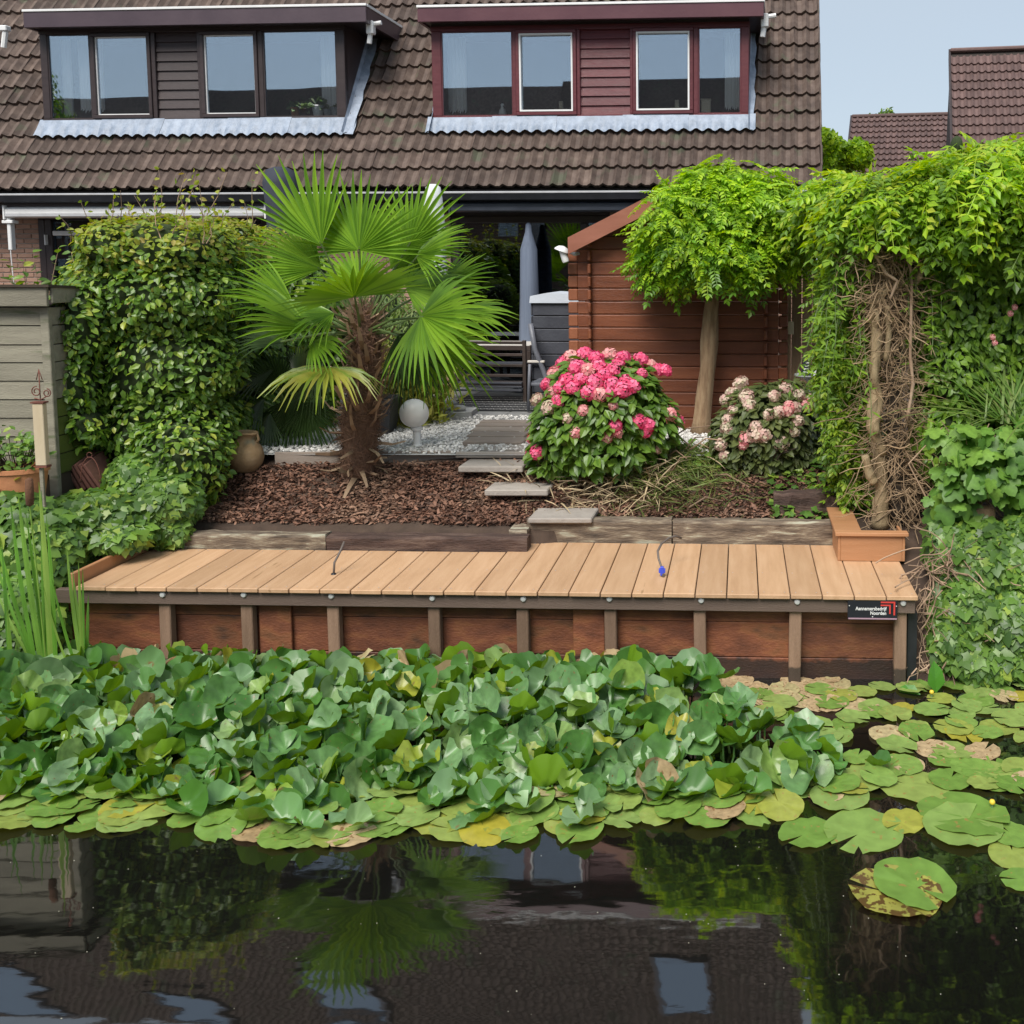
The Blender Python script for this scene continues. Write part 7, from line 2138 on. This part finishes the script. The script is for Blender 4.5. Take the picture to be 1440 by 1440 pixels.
ft = thing("water_lily", "flat floating lily pads fringing the raised bed and spreading over the right of the ditch", "water lilies", (0, 5.2, 0))
flt = [lily(s_ + 40, c_, .02, w_, notch=.13) for s_, (c_, w_) in enumerate([(.012, .010), (.0, .016), (.03, .018), (.005, .008), (-.01, .014)])]
fl_me = [mesh_of("pad", Geo().add(*e), L_pad, smooth=True) for e in flt]
fd_me = [mesh_of("pad", Geo().add(*e), L_dead, smooth=True) for e in flt[:2]]
IFT = WM[ft.name].inverted()
zc_ = [0.004]
def pad(x, y, s_, T, par, flat=1.0, me=None, zz=None):
    zc_[0] = .004 + (zc_[0] * 7919 % .016)
    az = rl.uniform(0, 6.283); tl = rl.uniform(0, .05) / flat
    return place("pad", me or fl_me[rl.randrange(5)], T @ lily_M(x, y, zc_[0] if zz is None else zz, (math.cos(az) * tl, math.sin(az) * tl, 1), (rl.gauss(0, 1), rl.gauss(0, 1), 0), s_), par)
poly = [wpt(*p) for p in ((-60, 1105), (1050, 1100), (1230, 1085), (1250, 1100), (1180, 1120), (1090, 1150), (1000, 1162), (850, 1166), (720, 1180), (600, 1172), (480, 1186), (330, 1176), (240, 1152), (130, 1166), (20, 1158), (-60, 1150))]
a_pts = fill(poly, .125, seed=3)
cnt = 0; _tmp2 = Geo()
for x, y in a_pts:
    if cnt < 160: pad(x, y, rl.uniform(.17, .27), IFT, ft, flat=.35, zz=.006 + rl.uniform(0, .045) * min(1, max(.1, (y - 4.75) * 3)), me=fd_me[0] if rl.random() < .06 else None); cnt += 1
    if rl.random() < .42:
        az = rl.uniform(0, 6.28); tl = rl.uniform(.12, .5); v_ = rl.randrange(8)
        _tmp2.add(emg[v_][0], emg[v_][1], 0, lily_M(x + rl.uniform(-.05, .05), y + rl.uniform(0, .08), rl.uniform(.03, .07), (math.cos(az) * tl, math.sin(az) * tl - .1, 1), (rl.gauss(0, 1), rl.gauss(0, 1), 0), rl.uniform(.12, .2)))
part("half_raised_leaves", _tmp2, L_lily, ft, smooth=True, kind="stuff")
poly = [wpt(*p) for p in ((1010, 985), (1080, 968), (1240, 962), (1440, 962), (1530, 965), (1540, 1130), (1440, 1118), (1330, 1098), (1240, 1092), (1180, 1060), (1100, 1025))]
for x, y in fill(poly, .165, seed=8):
    if rl.random() < .17: continue
    if cnt < 298: pad(x, y, rl.uniform(.14, .25), IFT, ft, me=fd_me[rl.randrange(2)] if rl.random() < .10 else None); cnt += 1
for px, py, w in ((1218, 1168, 108), (1138, 1172, 78), (1273, 1156, 60), (1350, 1147, 118), (1353, 1166, 110), (1287, 1108, 92), (1245, 1084, 58), (1398, 1092, 92), (1426, 1178, 62), (1425, 1205, 70), (1180, 1125, 84), (1441, 1240, 56), (1335, 1100, 60), (1212, 1100, 70)):
    x, y = wpt(px, py); d = math.hypot(y, CAM_H)
    me = mesh_of("pad", Geo().add(*flt[rl.randrange(5)]), L_pad, smooth=True)
    pad(x, y, w * 1.0 * math.hypot(y, CAM_H) / FPX * .97, IFT, ft)
# flat tan pads behind the bed, right
x0_, y0_ = wpt(1080, 968)
for i in range(46):
    x, y = wpt(rl.uniform(1010, 1190), rl.uniform(955, 992)); pad(x, y, rl.uniform(.12, .24), IFT, ft, me=fd_me[rl.randrange(2)], zz=rl.uniform(.002, .01))
# the pair floating free in front
x, y = wpt(1272, 1250); d = y
t = thing("lily_pad", "two overlapping lily pads floating alone in the open dark water, the under one mottled yellow", "lily pads", (x, y, 0))
L_mot = leafmat("mottled_pad", [(.26, .27, .05), (.30, .28, .06)], rough=.4, trans=.1, spots=((.10, .055, .015), 10, .50))
k = math.hypot(y, CAM_H) / FPX
x1_, y1_ = wpt(1282, 1243); x2_, y2_ = wpt(1264, 1259)
place("pad", mesh_of("pad", Geo().add(*flt[0]), L_pad, smooth=True), WM[t.name].inverted() @ lily_M(x1_, y1_, .016, (.0, -.02, 1), (-.45, .9, 0), 106 * k), t)
place("pad", mesh_of("pad", Geo().add(*flt[2]), L_mot, smooth=True), WM[t.name].inverted() @ lily_M(x2_, y2_, .003, (.0, 0, 1), (.9, -.4, 0), 112 * k), t)
# upright leaf and spatterdock buds at the right
M_yel = mat("yellow_petal", [(.65, .45, .03), (.72, .55, .06)], rough=.5, bump=0)
for (px, py, lb) in ((1395, 1134, "yellow water lily bud standing above the pads right of the deck"), (1310, 977, "yellow water lily bud by the upright leaf near the ivy bank")):
    q_ = Z(px, py + 6, 0); t = thing("lily_bud", lb, "water lily bud", q_, 0, "yellow water lily buds")
    g = Geo(); g.tube([(0, 0, -.02), (0, 0, .05)], .006, 6); part("stalk", g, L_lily, t, local=True)
    g = Geo(); g.lathe([(.004, .03), (.013, .037), (.015, .047), (.010, .056), (.003, .058)], 10); part("petals", g, M_yel, t, local=True, smooth=True)
q_ = wpt(1316, 975)
t = thing("upright_leaf", "single glossy upright green leaf at the foot of the right ivy bank", "leaf", (q_[0], q_[1], 0))
L_glo = leafmat("glossy_leaf", [(.07, .24, .02), (.09, .28, .03)], rough=.3, trans=.3)
g = Geo(); g.scatter(LEAF, [(q_[0], q_[1], .0)], [(.2, -1, .2)], [(.05, -.1, 1)], [.20]); part("blade", g, L_glo, t)
g = Geo(); g.scatter(LEAF, [(q_[0] - .10, q_[1] - .02, .0)], [(-.2, -.6, .6)], [(-.8, -.1, .5)], [.15]); part("blade", g, L_glo, t)
# specks drifting on the water
N = 150; x_ = rng.uniform(-4, 2.2, N); y_ = 3.4 + rng.random(N) ** .8 * 1.6
M_speck = mat("pale_speck", [(.30, .28, .20), (.42, .40, .33)], rough=.8, bump=0)
solo("floating_debris", Geo().scatter(OCT, np.stack([x_, y_, np.full(N, .001)], 1), np.tile((0, 0, 1.), (N, 1)), rng.normal(size=(N, 3)), rng.uniform(.002, .007, N)), M_speck, "tiny pale specks drifting on the dark open water", "debris", kind="stuff")

# ------------------------------------------------------------------ trees beyond
def far_tree(label, px, pyt, Y, rpx, m, group="trees beyond the houses", N=7000, base=None):
    c = P(px, pyt + rpx, Y); k = Y / FPX
    t = thing("far_tree", label, "tree", (c.x, Y, 1.0), 0, group)
    g = Geo(); g.tube([(c.x, Y, .9), (c.x + .1, Y, c.z * .6), (c.x, Y, c.z)], [.22, .16, .08], 8); part("trunk", g, M_dtwig, t, smooth=True)
    bl = [(np.array([c.x + rng.normal() * rpx * k * .45, Y + rng.normal() * rpx * k * .4, c.z + rng.normal() * rpx * k * .38]), np.full(3, rpx * k * rng.uniform(.35, .6))) for _ in range(9)]
    p_, n_ = blob_points(bl, N, .25)
    part("crown", Geo().scatter(LEAF, p_, n_ + rng.normal(size=p_.shape) * .5, rng.normal(size=p_.shape) + (0, 0, -.3), rng.uniform(.10, .18, len(p_))), m, t, kind="stuff")
far_tree("pale green tree in the gap between the house and the far roofs", 1166, 178, 24, 36, L_rob, N=11000)
far_tree("darker tree top showing just above the low far roof", 1226, 158, 31, 26, L_hedge, N=2000)
c = Vector((-37, -19, 0))
t = thing("bank_tree", "broad tree on the opposite bank, seen only mirrored in the dark dormer's first pane", "tree", (c.x, c.y, 1.0))
g = Geo(); g.tube([(c.x, c.y, .9), (c.x, c.y, 6)], [.3, .15], 8); part("trunk", g, M_dtwig, t)
bl = [(np.array([c.x + a_, c.y + b_, z_]), np.full(3, r_)) for a_, b_, z_, r_ in ((0, 0, 7.5, 2.2), (1.2, .5, 9.2, 1.6), (-1.4, 0, 9.0, 1.8), (.2, 0, 10.8, 1.5), (2.2, 0, 7.6, 1.4), (-2.4, .5, 7.2, 1.6), (-.6, 0, 12.0, .9), (0, 0, 5.8, 2.2), (1.9, 0, 5.9, 1.4))]
p_, n_ = blob_points(bl, 9000, .25); part("crown", Geo().scatter(LEAF, p_, n_, rng.normal(size=p_.shape), rng.uniform(.16, .3, len(p_))), L_hedge, t, kind="stuff")
